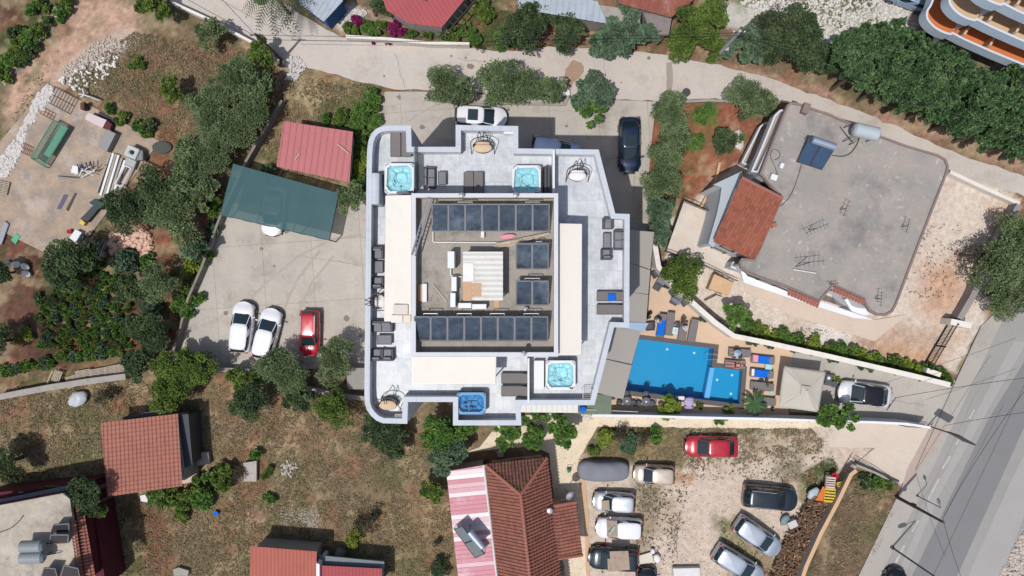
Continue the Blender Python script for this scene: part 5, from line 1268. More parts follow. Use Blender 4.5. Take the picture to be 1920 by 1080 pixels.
gwall('white wall between the pool deck and the villa grounds',[(1226,446),(1235,500),(1262,534),(1306,574),(1340,604),(1376,630),(1440,643),(1540,665),(1640,688),(1705,703),(1782,722)],1.9,.42,m_whitew)
gwall('pale grey wall between the pool and the stone path',[(1110,779),(1200,780),(1300,783),(1450,786),(1560,790),(1640,792),(1700,795),(1745,802)],2.0,.2,m_wall,cope=m_white)
gwall('sandy topped wall beside the firewood heap',[(1606,882),(1596,890),(1572,940),(1540,1000),(1512,1062),(1500,1100)],1.5,.32,m_oldwood,cope=m_sandw)
gwall('low wall between the forecourt and the dry verge',[(1606,872),(1640,886),(1690,910)],.7,.18,m_stonew)
gwall('low wall on the north side of the villa grounds',[(1782,322),(1830,345),(1912,382)],.8,.3,m_whitew)
gwall('grey wall under the big tree on the east of the villa',[(1912,384),(1888,425),(1860,480),(1825,555),(1800,598)],1.1,.5,mk('dull wall coping',C(150,144,142),.9,.1))
gwall('short white gate pier wall at the villa entrance',[(1783,603),(1822,611)],1.5,.5,m_whitew)
gwall('low wall between the hotel yard and the villa garden',[(1226,300),(1290,395),(1262,430)],.4,.2,m_stonew) if False else None
gwall('low kerb wall round the north planting strip',[(795,186),(880,192),(1060,196),(1066,178)],.25,.2,m_stonew)
gwall('low wall above the lane under the bougainvillea',[(648,68),(720,72),(800,80),(880,82)],1.0,.25,m_whitew)
gwall('low kerb between the east garden and the lane',[(1236,186),(1290,190),(1330,188),(1375,190)],.35,.2,m_stonew)
gwall('thin wall running between the brown garden and the pale terrace',[(1350,304),(1342,340),(1312,392)],.5,.2,m_sandw)
# sliding gate of the villa
t=thing('driveway_gate','black barred sliding gate across the villa driveway','gate',P(1770,655,0))
a=P(1796,608,1.5); b=P(1747,692,1.5); m=M(); d=Vector((1.0,.45,0)).normalized()*.0
a2=P(1815,614,.1); 
for z in(1.5,.95,.15): m.cyl((a.x,a.y,z),(b.x,b.y,z),.045,n=4)
for i in range(34): c=a.lerp(b,i/33); m.cyl((c.x,c.y,.1),(c.x,c.y,1.5),.022,n=4)
obj('gate_leaf',m,m_black,t,True)
m=M(); 
for i in(0,.5,1): c=a.lerp(b,i); m.box(c.x,c.y,.8,.12,.12,1.6,R(30))
obj('gate_post',m,m_black,t,True)
obj('track',M().cyl((a.x,a.y,.06),(b.x,b.y,.06),.04,n=4),m_dark,t,True)
gwall('low end pier at the bottom of the villa gate',[(1738,694),(1764,703)],1.3,.4,m_whitew)
tag(obj('glass_gate_rail',M().tube([P(1660,790,1.1),P(1700,800,1.1),P(1745,802,1.1)],.04).tube([P(1662,770,1.1),P(1680,745,1.1)],.04),m_dark),'dark hand rail along the wall end by the road','rail')
# ================= POOL AREA =================
grp='sun loungers round the swimming pool'
def plounge(lab,cx,cy,rz,L=1.95,W=.68,towel=None,t2=None,back=.28):
    t,h=lounger(lab,cx,cy,L,W,rz,0.04,None,None,back,grp)
    return t,h
def towel_on(lab,cx,cy,L,W,rz,z,mat,name='towel'):
    q=P(cx,cy,z); cr,sr=math.cos(rz),math.sin(rz)
    def fn(u,v):
        x=(u-.5)*L; y=(v-.5)*W; return (q.x+x*cr-y*sr,q.y+x*sr+y*cr,z+.012*math.sin(u*13+v*4)+.01*math.sin(v*9+u))
    o=obj(name,M().grid(fn,14,8),mat,smooth=True); so=o.modifiers.new('s','SOLIDIFY'); so.thickness=.02; return tag(o,lab,'towel')
plounge('lounger under a bright blue towel above the top left of the pool',1240,610,R(82))
towel_on('bright blue towel spread on the lounger above the top left of the pool',1240,612,1.6,.62,R(82),.48,m_towb)
plounge('bare grey lounger right of the blue towel above the pool',1256,607,R(84))
plounge('grey lounger half hidden by a folded parasol and clothes above the pool',1280,621,R(82),1.6)
plounge('grey lounger on its own above the top right of the pool',1299,620,R(80))
plounge('grey lounger with a person sitting on it right of the pool',1386,661,R(-4),1.8)
plounge('lounger carrying the red sunbather at the pool corner',1378,683,R(-6),1.75,back=.1)
plounge('lounger with pink and blue towels, topmost of the column by the square parasol',1430,674,R(-6),1.95,back=.15)
towel_on('blue towel on the topmost lounger by the square parasol',1437,675,1.4,.64,R(-6),.48,m_towb); towel_on('pink towel on the topmost lounger by the square parasol',1417,672,.42,.6,R(-6),.47,m_towp)
plounge('lounger with white and blue towels, second in the column by the square parasol',1428,700,R(-6),1.95,back=.15)
towel_on('blue towel on the second lounger by the square parasol',1431,701,1.45,.64,R(-6),.48,m_towb); towel_on('narrow white towel on the second lounger by the square parasol',1412,698,.22,.6,R(-6),.5,m_toww)
plounge('bare grey lounger, third in the column by the square parasol',1428,724,R(-6),1.9)
plounge('grey lounger half under the palm at the bottom of the pool deck',1436,752,R(-4),1.5)
def sidetable(lab,cx,cy,mat,w=.5,rz=R(-6)):
    q=P(cx,cy,.4); t=thing('side_table',lab,'side table',(q.x,q.y,.04),rz,'small side tables round the pool'); obj('tabletop',M().box(0,0,.38,w,w*.8,.03),mat,t,bevel=.01)
    for sx in(-1,1):
        for sy in(-1,1): obj('leg',M().cyl((sx*w*.42,sy*w*.33,.37),(sx*w*.42,sy*w*.33,0),.015),m_alu,t)
m_tq=mk('pale turquoise cloth',C(160,215,220),.8,.05,3,12)
sidetable('pale turquoise side table between the two towelled loungers',1441,688,m_tq,.55)
sidetable('white side table with a turquoise pattern among the loungers above the pool',1266,620,m_tub,.55,R(82))
tag(obj('round_tray',M().lathe(*P(1267,621,.45)[:2],[(.2,.45),(.2,.47),(.02,.475)],16),m_tq),'round turquoise tray on the white side table above the pool','tray')
tag(obj('turquoise_bag',M().ell(P(1446,733,.2),.2,.28,.2,12,8,0,.06),m_tq,smooth=True),'turquoise bag by the third lounger near the square parasol','bag')
# folded parasols lying open on their poles
def closed_parasol(lab,x,y,z,L,a,mat):
    q=P(x,y,z); t=thing('closed_parasol',lab,'closed parasol',(q.x,q.y,.04),R(a)); m=M(); vs=[];fs=[]
    for k,(s,r) in enumerate([(0,.05),(.25,.16),(.6,.2),(1,.28),(1.02,.05)]):
        for i in range(16):
            an=2*math.pi*i/16; rr=r*(1 if i%2 else .55); vs.append((L*s*.5,rr*math.cos(an),1.5-.7*s+rr*math.sin(an)))
    for k in range(4):
        for i in range(16): fs.append((k*16+i,k*16+(i+1)%16,(k+1)*16+(i+1)%16,(k+1)*16+i))
    obj('canopy',m.add(vs,fs),mat,t); obj('pole',M().cyl((0,0,0),(L*.1,0,1.9),.022),m_alu,t); obj('base',M().lathe(0,0,[(.25,0),(.25,.06),(.05,.09)],16),m_dark,t)
closed_parasol('folded brown parasol leaning over the clothes above the pool',1273,607,.8,1.3,40,mk('brown canvas',C(120,100,88),.9,.08))
closed_parasol('folded parasol with a brown top right of the pool, behind the seated person',1381,668,.8,.9,-35,mk('olive canvas',C(110,108,92),.9,.08))
closed_parasol('small folded olive parasol by the third lounger near the square parasol',1432,716,.8,.9,-30,MATS['olive canvas'])
closed_parasol('folded white parasol among the loungers above the top of the pool',1276,612,.7,1.1,-20,m_toww)
# dark chairs and tables of the bar corner
def dchair(lab,x,y,a,w=.6,grp2='dark rattan chairs by the white wall'):
    q=P(x,y,.4); t=thing('rattan_chair',lab,'chair',(q.x,q.y,.04),R(a),grp2)
    obj('seat',M().box(0,0,.36,w,w,.1),m_dkgrey,t,bevel=.02); obj('backrest',M().box(0,-w/2+.04,.62,w,.07,.46),m_dkgrey,t,bevel=.02)
    for s in(-1,1):
        obj('armrest',M().box(s*(w/2-.03),0,.56,.06,w-.05,.05),m_dkgrey,t)
        for u in(-1,1): obj('leg',M().cyl((s*(w/2-.05),u*(w/2-.05),.34),(s*(w/2-.05),u*(w/2-.05),0),.02),m_dark,t)
m_slate=mk('slate coloured top',C(118,118,128),.5,.06)
def dtable(lab,x,y,a,w=.75,grp3='square tables by the white wall'):
    q=P(x,y,.7); t=thing('square_table',lab,'table',(q.x,q.y,.04),R(a),grp3); obj('tabletop',M().box(0,0,.7,w,w,.04),m_slate,t,bevel=.01); obj('pedestal',M().cyl((0,0,.02),(0,0,.68),.05).box(0,0,.02,.45,.45,.04),m_dark,t)
dchair('dark chair under the tree leaves at the upper left of the bar corner',1228,514,-60); dchair('dark chair at the lower left of the first square table',1232,538,150); dtable('grey square table nearer the hotel in the bar corner',1240,527,-30,.7); dchair('dark chair at the right of the first square table',1249,534,-20)
dchair('dark chair at the top of the second square table',1262,549,35); dtable('grey square table nearer the white wall in the bar corner',1270,560,-35,.8); dchair('dark chair at the lower left of the second square table',1264,565,150); dchair('dark chair at the lower right of the second square table',1283,567,-145)
dchair('dark chair beside the pool bar canopy above the pool corner',1218,612,95,.7)
# two round tables with chairs by the south wall
def roundset(lab,x,y,nm):
    q=P(x,y,.7); t=thing('round_table','round glass table %s'%lab,'table',(q.x,q.y,.04),0,'round tables by the pool wall'); obj('tabletop',M().lathe(0,0,[(.36,.7),(.38,.72),(.36,.74),(.02,.741)],24),mk('dark glass top',C(92,100,108),.15,.08,spec=.7),t); obj('pedestal',M().cyl((0,0,0),(0,0,.7),.04).lathe(0,0,[(.24,0),(.22,.04),(.03,.06)],16),m_dark,t)
    tag(obj('ashtray',M().lathe(q.x,q.y,[(.07,.782),(.08,.82),(.01,.80)],12),m_tub),'small white ashtray on the round table %s'%lab,'ashtray')
    for i,(a,w_) in enumerate([(200,'left'),(-20,'right'),(90,'above')]):
        an=R(a); r=.62; p=q+Vector((r*math.cos(an),r*math.sin(an),0)); c=thing('round_chair','dark round chair %s of the round table %s'%(w_,lab),'chair',(p.x,p.y,.04),an-math.pi/2+math.pi,'round chairs by the pool wall')
        obj('seat',M().lathe(0,0,[(.24,.36),(.26,.4),(.22,.43),(.02,.44)],18),m_dkgrey,c)
        b=M(); b.tube([(.27*math.cos(R(k)),.27*math.sin(R(k)),.68) for k in range(190,351,20)],.035)
        for k in(190,230,270,310,350): b.cyl((.25*math.cos(R(k)),.25*math.sin(R(k)),.4),(.27*math.cos(R(k)),.27*math.sin(R(k)),.68),.014,n=4)
        obj('backrest',b,m_black,c)
        for k in(45,135,225,315): obj('leg',M().cyl((.2*math.cos(R(k)),.2*math.sin(R(k)),.38),(.22*math.cos(R(k)),.22*math.sin(R(k)),0),.014),m_black,c)
roundset('nearer the hotel by the pool wall',1175,752,0); roundset('nearer the lime bush by the pool wall',1211,753,1)
# lilac tub chair
q=P(1292,756,.5); t=thing('lounge_chair','lilac padded lounge chair with footstool by the pool wall','lounge chair',(q.x,q.y,.04)); m_lil=mk('lilac fabric',C(176,168,200),.85,.05)
obj('seat',M().ell((0,.1,.42),.42,.42,.18,18,8),m_lil,t,smooth=True); obj('footrest',M().ell((0,-.42,.34),.4,.22,.14,18,8),m_lil,t,smooth=True); obj('backrest',M().ell((0,.4,.6),.38,.16,.3,16,8),m_lil,t,smooth=True)
for s in(-1,1): obj('leg',M().cyl((s*.25,.2,.3),(s*.28,.25,0),.02),m_alu,t); 
tag(obj('white_crate',M().box(*P(1277,746,.2),.5,.3,.35),m_toww,bevel=.02),'small white crate next to the lilac chair','crate')
tag(obj('blue_parasol_base',M().lathe(*P(1093,767,3.2)[:2],[(.28,3.06),(.3,3.2),(.24,3.5),(.02,3.55)],12),m_towb),'blue bucket on the green matting by the hotel','bucket')
tag(obj('awning_pole',M().cyl(P(1098,768,3.3),P(1196,772,1.6),.03,n=6),m_pipe),'long thin white pole from the blue bucket towards the pool wall','pole')
# square parasol
q=P(1506,729,2.7); t=thing('square_parasol','large square grey beige parasol beside the driveway','parasol',(q.x,q.y,.04))
cs=[P(1470,686,2.45),P(1549,697,2.45),P(1535,773,2.45),P(1460,763,2.45)]; ap_=P(1512,733,3.05)
m=M(); n8=8
def seg(a,b):
    def fn(u,v):
        p=a.lerp(b,u).lerp(ap_,v); return p-Vector((0,0,.10*math.sin(math.pi*u)*(1-v)+.06*math.sin(math.pi*v)))
    return fn
for i in range(4): m.grid(seg(cs[i],cs[(i+1)%4]),10,8)
o=obj('canopy',m,m_sand,t,True,smooth=True); so=o.modifiers.new('s','SOLIDIFY'); so.thickness=.02
f=M()
for c in cs: f.cyl(c-Vector((0,0,.02)),ap_-Vector((0,0,.07)),.02,n=4)
obj('ribs',f,m_alu,t,True)
m=M(); tp4=[ap_.lerp(c,.23)+Vector((0,0,.12)) for c in cs]
for i in range(4): m.add([tp4[i],tp4[(i+1)%4],ap_+Vector((0,0,.2))],[(0,1,2)])
obj('vent_cap',m,m_sand,t,True); obj('pole',M().cyl((ap_.x,ap_.y,.1),(ap_.x,ap_.y,3.25),.045),m_alu,t,True); obj('finial',M().ell(ap_+Vector((0,0,.28)),.06,.06,.06),m_tub,t,True); obj('base',M().box(ap_.x,ap_.y,.1,.9,.9,.12),m_dark,t,True,bevel=.02)
closed=thing('bar_cart','dark drinks trolley right of the square parasol','trolley',(*P(1553,712,.8)[:2],.03),R(-8)); obj('top_shelf',M().box(0,0,.85,.55,.95,.04),m_dkgrey,closed,bevel=.01); obj('lower_shelf',M().box(0,0,.35,.5,.9,.04),m_dkgrey,closed)
for sx in(-1,1):
    for sy in(-1,1): obj('leg',M().cyl((sx*.24,sy*.44,0),(sx*.24,sy*.44,.85),.02),m_black,closed)
tag(obj('white_bowl',M().lathe(*P(1554,709,.95)[:2],[(.05,.905),(.14,.97),(.12,.97),(.02,.92)],14),m_tub),'small white bowl on the dark trolley','bowl')
tag(obj('dark_bin',M().lathe(*P(1562,720,.5)[:2],[(.22,.03),(.28,.7),(.24,.72),(.02,.7)],14),m_dkgrey),'dark round bin between the trolley and the white car','bin')
for i,(x,y,l) in enumerate([(1449,767,'below the end lounger on the pool deck edge'),(1505,783,'on the wall below the square parasol')]):
    t=thing('flower_pot','small dark flower pot %s'%l,'flower pot',(*P(x,y,.3)[:2],.04 if i==0 else 1.3)); obj('pot',M().lathe(0,0,[(.12,0),(.17,.3),(.14,.3),(.02,.26)],12),m_black,t)
# ================= PEOPLE =================
def person(lab,loc,rz,J,skin,clothes,hair,group=None,hat=None):
    """J: joint dict in local metres. One skinned body, clothes and hair as children."""
    t=thing('person',lab,'person',loc,rz)
    me=bpy.data.meshes.new('body'); names=list(J['p'].keys()); idx={n:i for i,n in enumerate(names)}
    vs=[J['p'][n][:3] for n in names]; rad=[J['p'][n][3] for n in names]; ed=[(idx[a],idx[b]) for a,b in J['e']]
    # fingers: five short unequal chains from each hand
    for s in('l','r'):
        h=Vector(J['p']['hand_'+s][:3]); w_=Vector(J['p']['wrist_'+s][:3]); d=(h-w_).normalized(); side=Vector((-d.y,d.x,0)); 
        if side.length<.1: side=Vector((1,0,0))
        side.normalize()
        for k,(off,ln) in enumerate([(-.03,.07),(-.012,.085),(.008,.08),(.028,.062),(.045,.05)]):
            b=h+side*off*.8; st=h+side*off*.6-d*(.0 if k<4 else .05)
            e=b+d*(ln if k<4 else .02)+side*(0 if k<4 else .03)-Vector((0,0,.01))
            e2=e+d*ln*.35-Vector((0,0,.02))
            i0=len(vs); vs+= [tuple(st),tuple(e),tuple(e2)]; rad+=[.012,.009,.007]; ed+=[(idx['hand_'+s],i0),(i0,i0+1),(i0+1,i0+2)]
    me.from_pydata(vs,ed,[]); o=bpy.data.objects.new('body',me); COL.objects.link(o); o.parent=t
    sk_=o.modifiers.new('skin','SKIN'); 
    if not me.skin_vertices: me.attributes
    return t,o,me,rad,idx
def skinbody(o,me,rad,mat,root=0):
    bpy.context.view_layer.update()
    lay=me.skin_vertices[0].data if me.skin_vertices else None
    if lay is None: 
        return
    for i,r in enumerate(rad): lay[i].radius=(r,r); lay[i].use_root=(i==root)
    sb=o.modifiers.new('sub','SUBSURF'); sb.levels=1; sb.render_levels=1; me.materials.append(mat)
    # bake to a plain mesh
    dg=bpy.context.evaluated_depsgraph_get(); ev=o.evaluated_get(dg); nm=bpy.data.meshes.new_from_object(ev); o.modifiers.clear(); o.data=nm
    nm.materials.clear(); nm.materials.append(mat); nm.polygons.foreach_set('use_smooth',[True]*len(nm.polygons))
E=[('pelvis','belly'),('belly','chest'),('chest','neck'),('neck','head0'),('head0','head1'),('chest','sh_l'),('sh_l','el_l'),('el_l','wrist_l'),('wrist_l','hand_l'),('chest','sh_r'),('sh_r','el_r'),('el_r','wrist_r'),('wrist_r','hand_r'),('pelvis','hip_l'),('hip_l','kn_l'),('kn_l','an_l'),('an_l','toe_l'),('pelvis','hip_r'),('hip_r','kn_r'),('kn_r','an_r'),('an_r','toe_r')]
def mkperson(lab,loc,rz,p,skin,wear,hair,up):
    t,o,me,rad,idx=person(lab,loc,rz,{'p':p,'e':E},skin,None,hair); skinbody(o,me,rad,skin)
    h0=Vector(p['head0'][:3]); h1=Vector(p['head1'][:3]); hc=(h0+h1)/2; d=(h1-h0).normalized()
    # face: nose, eyes, mouth, ears
    fwd=Vector(up); side=d.cross(fwd).normalized(); f=M()
    f.ell(hc+fwd*.105,.016,.016,.02,8,6); 
    for s in(-1,1): f.ell(hc+side*s*.085,.015,.02,.03,8,6)
    obj('nose_and_ears',f,skin,t,smooth=True); e=M()
    for s in(-1,1): e.ell(hc+fwd*.092+side*s*.032+d*.02,.012,.012,.01,8,6)
    e.ell(hc+fwd*.095-d*.045,.022,.01,.008,8,6); obj('eyes_and_mouth',e,m_hair,t,smooth=True)
    obj('hair',M().ell(hc-fwd*.028+d*.02,.105,.105,.115,16,10,0,.03),hair,t,smooth=True)
    for nm,mb,mat in wear: obj(nm,mb,mat,t,smooth=True)
    return t
# sunbather lying on the back, head to +x
p={'pelvis':(0,0,.10,.12),'belly':(.17,0,.11,.115),'chest':(.38,0,.13,.13),'neck':(.55,0,.14,.055),'head0':(.62,0,.15,.085),'head1':(.74,0,.16,.09),
'sh_l':(.46,.17,.13,.055),'el_l':(.40,.36,.12,.042),'wrist_l':(.62,.38,.16,.03),'hand_l':(.69,.36,.17,.03),'sh_r':(.46,-.17,.13,.055),'el_r':(.22,-.3,.1,.042),'wrist_r':(0,-.28,.1,.03),'hand_r':(-.07,-.27,.1,.03),
'hip_l':(-.08,.10,.1,.09),'kn_l':(-.46,.14,.12,.06),'an_l':(-.86,.16,.08,.042),'toe_l':(-.92,.17,.18,.035),'hip_r':(-.08,-.10,.1,.09),'kn_r':(-.47,-.13,.11,.06),'an_r':(-.87,-.17,.08,.042),'toe_r':(-.93,-.18,.18,.035)}
q=P(1379,684,.5)
mkperson('sunburnt person in dark swimwear lying on a lounger at the pool corner',(q.x,q.y,.43),R(-5),p,m_skinr,[('swim_shorts',M().ell((-.03,0,.105),.13,.2,.125,16,10),m_bik),('bikini_top',M().ell((.40,0,.14),.055,.185,.125,14,8),m_bik)],m_hair,(0,0,1))
# seated person leaning forward on the lounger, facing -x
p={'pelvis':(0,0,.12,.13),'belly':(-.06,0,.28,.13),'chest':(-.16,0,.48,.14),'neck':(-.24,0,.62,.055),'head0':(-.30,0,.70,.085),'head1':(-.36,0,.81,.09),
'sh_l':(-.18,.19,.52,.06),'el_l':(-.34,.26,.3,.045),'wrist_l':(-.52,.16,.18,.03),'hand_l':(-.59,.14,.16,.03),'sh_r':(-.18,-.19,.52,.06),'el_r':(-.34,-.26,.3,.045),'wrist_r':(-.54,-.16,.18,.03),'hand_r':(-.6,-.14,.16,.03),
'hip_l':(-.1,.12,.1,.09),'kn_l':(-.48,.2,.14,.065),'an_l':(-.5,.22,-.3,.045),'toe_l':(-.62,.22,-.36,.035),'hip_r':(-.1,-.12,.1,.09),'kn_r':(-.48,-.2,.14,.065),'an_r':(-.5,-.24,-.3,.045),'toe_r':(-.62,-.24,-.36,.035)}
q=P(1386,659,.6)
mkperson('person in a light blue shirt and wide pale hat sitting on a lounger',(q.x,q.y,.43),R(20),p,m_skin,[('shirt',M().ell((-.1,0,.36),.2,.25,.26,18,12),m_shirt),('shorts',M().ell((-.12,0,.12),.26,.22,.13,16,8),mk('blue shorts',C(70,100,140),.9)),('sun_hat',M().lathe(-.36,0,[(.3,.8),(.29,.82),(.13,.83),(.12,.92),(.02,.94)],22),mk('pale blue straw hat',C(168,188,206),.85))],m_hairg,(-1,0,0))
# person walking in white by the blue towel
p={'pelvis':(0,0,.92,.125),'belly':(0,0,1.08,.11),'chest':(0,.01,1.3,.125),'neck':(0,.01,1.47,.05),'head0':(0,.02,1.55,.08),'head1':(0,.03,1.67,.09),
'sh_l':(-.18,0,1.37,.05),'el_l':(-.24,.02,1.1,.04),'wrist_l':(-.24,.12,.88,.028),'hand_l':(-.24,.15,.81,.028),'sh_r':(.18,0,1.37,.05),'el_r':(.24,-.03,1.1,.04),'wrist_r':(.25,.0,.86,.028),'hand_r':(.25,.02,.79,.028),
'hip_l':(-.09,0,.88,.09),'kn_l':(-.1,.1,.48,.06),'an_l':(-.1,.04,.08,.042),'toe_l':(-.1,.17,.03,.03),'hip_r':(.09,0,.88,.09),'kn_r':(.1,-.03,.48,.06),'an_r':(.1,-.14,.1,.042),'toe_r':(.1,-.03,.03,.03)}
q=P(1230,600,0)
mkperson('person in a white sleeveless dress standing left of the blue towel lounger',(q.x,q.y,.04),R(160),p,m_skin,[('dress',M().lathe(0,0,[(.02,.5),(.30,.5),(.24,.75),(.17,1.05),(.2,1.3),(.12,1.42),(.06,1.43)],18,1,.75),m_dress)],mk('auburn hair',(.25,.1,.05,1),.7),(0,1,0))
# ================= VEGETATION =================
SPEC={ # leaf length, width, upness, clump radius, squash, spikes
 'olive':(.22,.06,.15,.27,.80,.8),'dark':(.17,.10,.35,.30,.75,.1),'citrus':(.16,.10,.35,.26,.80,.1),'cypress':(.24,.085,.6,.17,1.0,.5),
 'lime':(.17,.09,.3,.24,.75,.2),'bright':(.20,.10,.4,.24,.75,.2),'teal':(.24,.15,.5,.24,.7,.2),'brown':(.17,.05,.1,.3,.7,.5),'pink':(.15,.12,.3,.25,.7,.1),'dry':(.2,.05,.1,.3,.7,.5)}
CLS={'S':(.6,640),'M':(1.15,2200),'L':(2.1,6800)}
def leafmesh(kind,cls,seed):
    rs=np.random.RandomState(seed); ll,lw,up,cr,sq,sp=SPEC[kind]; R0,n=CLS[cls]; ll*=.88; lw*=.88
    if kind=='brown' or kind=='dry': n=int(n*.35)
    nc={'S':8,'M':22,'L':54}[cls]
    # clump centres fill an uneven dome
    a=rs.rand(nc)*2*np.pi; r=np.sqrt(rs.rand(nc))*.80*(1+.22*np.sin(a*2+rs.rand()*6)+.2*np.sin(a*3+rs.rand()*6)+.1*np.sin(a*5+rs.rand()*6)); z=(rs.rand(nc)**.7)*(1-r**2*.75)*.9-.15
    c=np.stack([r*np.cos(a),r*np.sin(a),z*sq],1); cw=cr*.72*(.55+.9*rs.rand(nc))*(1.25 if cls=='S' else 1)
    ci=rs.choice(nc,n,p=cw**2/np.sum(cw**2)); d=rs.normal(size=(n,3)); d/=np.linalg.norm(d,axis=1)[:,None]; d[:,2]=np.where(rs.rand(n)<.6,np.abs(d[:,2]),d[:,2])
    rad=cw[ci]*(.55+.5*rs.rand(n)**.6)
    # shoots that stick out of the outline
    k=rs.rand(n)<.12+.16*sp; rad=np.where(k,rad*(1.05+.45*rs.rand(n)*(.4+sp)),rad)
    st=np.array([1,1,.8]) if kind!='cypress' else np.array([.85,.85,2.0])
    if kind=='cypress': d[:,2]=np.abs(d[:,2]); rad=rad*(1-.45*d[:,2]*rs.rand(n))
    pos=(c[ci]+d*rad[:,None]*st)*R0
    ax=d*(.6+sp*.5)+rs.normal(size=(n,3))*.55; ax[:,2]+=up*.2; ax/=np.linalg.norm(ax,axis=1)[:,None]
    nn=rs.normal(size=(n,3))*.55+np.array([0,0,.8])+d*.5; sd=np.cross(ax,nn); sd/=np.linalg.norm(sd,axis=1)[:,None]+1e-9
    s=(.7+.6*rs.rand(n))[:,None]; L_=ll*s; W_=lw*s
    up_=np.cross(sd,ax)
    v=np.stack([pos,pos+ax*L_*.5+sd*W_+up_*L_*.06,pos+ax*L_,pos+ax*L_*.5-sd*W_+up_*L_*.06],1).reshape(-1,3)
    m,c1,c2=m_leafs[kind]; t=np.clip(.1+.45*rs.rand(n)+.75*(rs.rand(nc)-.35)[ci],0,1)[:,None]
    col=np.array(c1[:3])*(1-t)+np.array(c2[:3])*t
    dead=rs.rand(n)<(.004 if kind=='cypress' else .015); col[dead]=(.16,.12,.06)
    c4=np.ones((n,4,4),np.float32); c4[:,:,:3]=col[:,None,:]
    me=bpy.data.meshes.new('foliage'); me.vertices.add(n*4); me.vertices.foreach_set('co',v.ravel().astype(np.float32)); me.loops.add(n*4); me.loops.foreach_set('vertex_index',np.arange(n*4,dtype=np.int32))
    me.polygons.add(n); me.polygons.foreach_set('loop_start',np.arange(n,dtype=np.int32)*4); me.polygons.foreach_set('loop_total',np.full(n,4,np.int32)); me.update(calc_edges=True)
    at=me.color_attributes.new('leafc','FLOAT_COLOR','POINT'); at.data.foreach_set('color',c4.ravel()); me.materials.append(m); return me,c
FM={}
def getleaf(kind,cls,var):
    k=(kind,cls,var)
    if k not in FM: FM[k]=leafmesh(kind,cls,hash_(k))
    return FM[k]
def hash_(k): return sum(ord(ch)*(i+3)*7 for i,ch in enumerate(str(k)))%99991
TM={}
def trunkmesh(cls,var,c,R0,hc):
    m=M(); rs=random.Random(var*7+len(cls)); r=.09*R0
    base=(0,0,-hc); top=(rs.uniform(-.1,.1)*R0,rs.uniform(-.1,.1)*R0,-.35*R0*0-.2*R0)
    m.cyl(base,top,r*1.25,r*.85,n=8)
    for i in range(min(len(c),9)):
        e=Vector(c[i])*R0; mid=Vector(top).lerp(e,.5)+Vector((0,0,-.06*R0)); m.cyl(top,mid,r*.6,r*.4,n=5); m.cyl(mid,e,r*.4,r*.12,n=5)
    me=bpy.data.meshes.new('trunk'); me.from_pydata([tuple(q) for q in m.v],[],m.f); me.materials.append(m_bark); return me
NT=[0]
def plant(x,y,rp,kind,lab,cat='tree',name=None,group=None,zc=None,sz=1.0,z0=0,dens=1):
    r0=rp*.95/22; 
    cls='S' if r0<.75 else ('M' if r0<1.45 else 'L'); R0=CLS[cls][0]
    if zc is None: zc={'tree':r0*.85+1.1,'bush':r0*.55}[cat if cat in('tree',) else 'bush']
    zc+=z0; rr=r0*(H-zc)/H; var=NT[0]%3; NT[0]+=1; sc=rr/R0*1.04
    me,c=getleaf(kind,cls,var); q=P(x,y,zc)
    nm=name or ('tree' if cat=='tree' else 'bush')
    t=thing(nm,lab,cat if cat!='bush' else 'bush',(q.x,q.y,z0),0,group)
    o=bpy.data.objects.new('crown' if cat=='tree' else 'foliage',me); COL.objects.link(o); o.parent=t; o.location=(0,0,zc-z0); o.scale=(sc,sc,sc*sz); o.rotation_euler=(0,0,random.uniform(0,6.28))
    hc=(zc-z0)/sc; tm=trunkmesh(cls,var,c,R0,hc); b=bpy.data.objects.new('trunk' if cat=='tree' else 'stem',tm); COL.objects.link(b); b.parent=t; b.location=(0,0,zc-z0); b.scale=o.scale; b.rotation_euler=o.rotation_euler
    return t
def many(lst,cat,group=None,**kw):
    for a in lst: plant(a[0],a[1],a[2],a[3],a[4],cat,group=group,**kw)
GO='grey green olive trees on the left gardens'
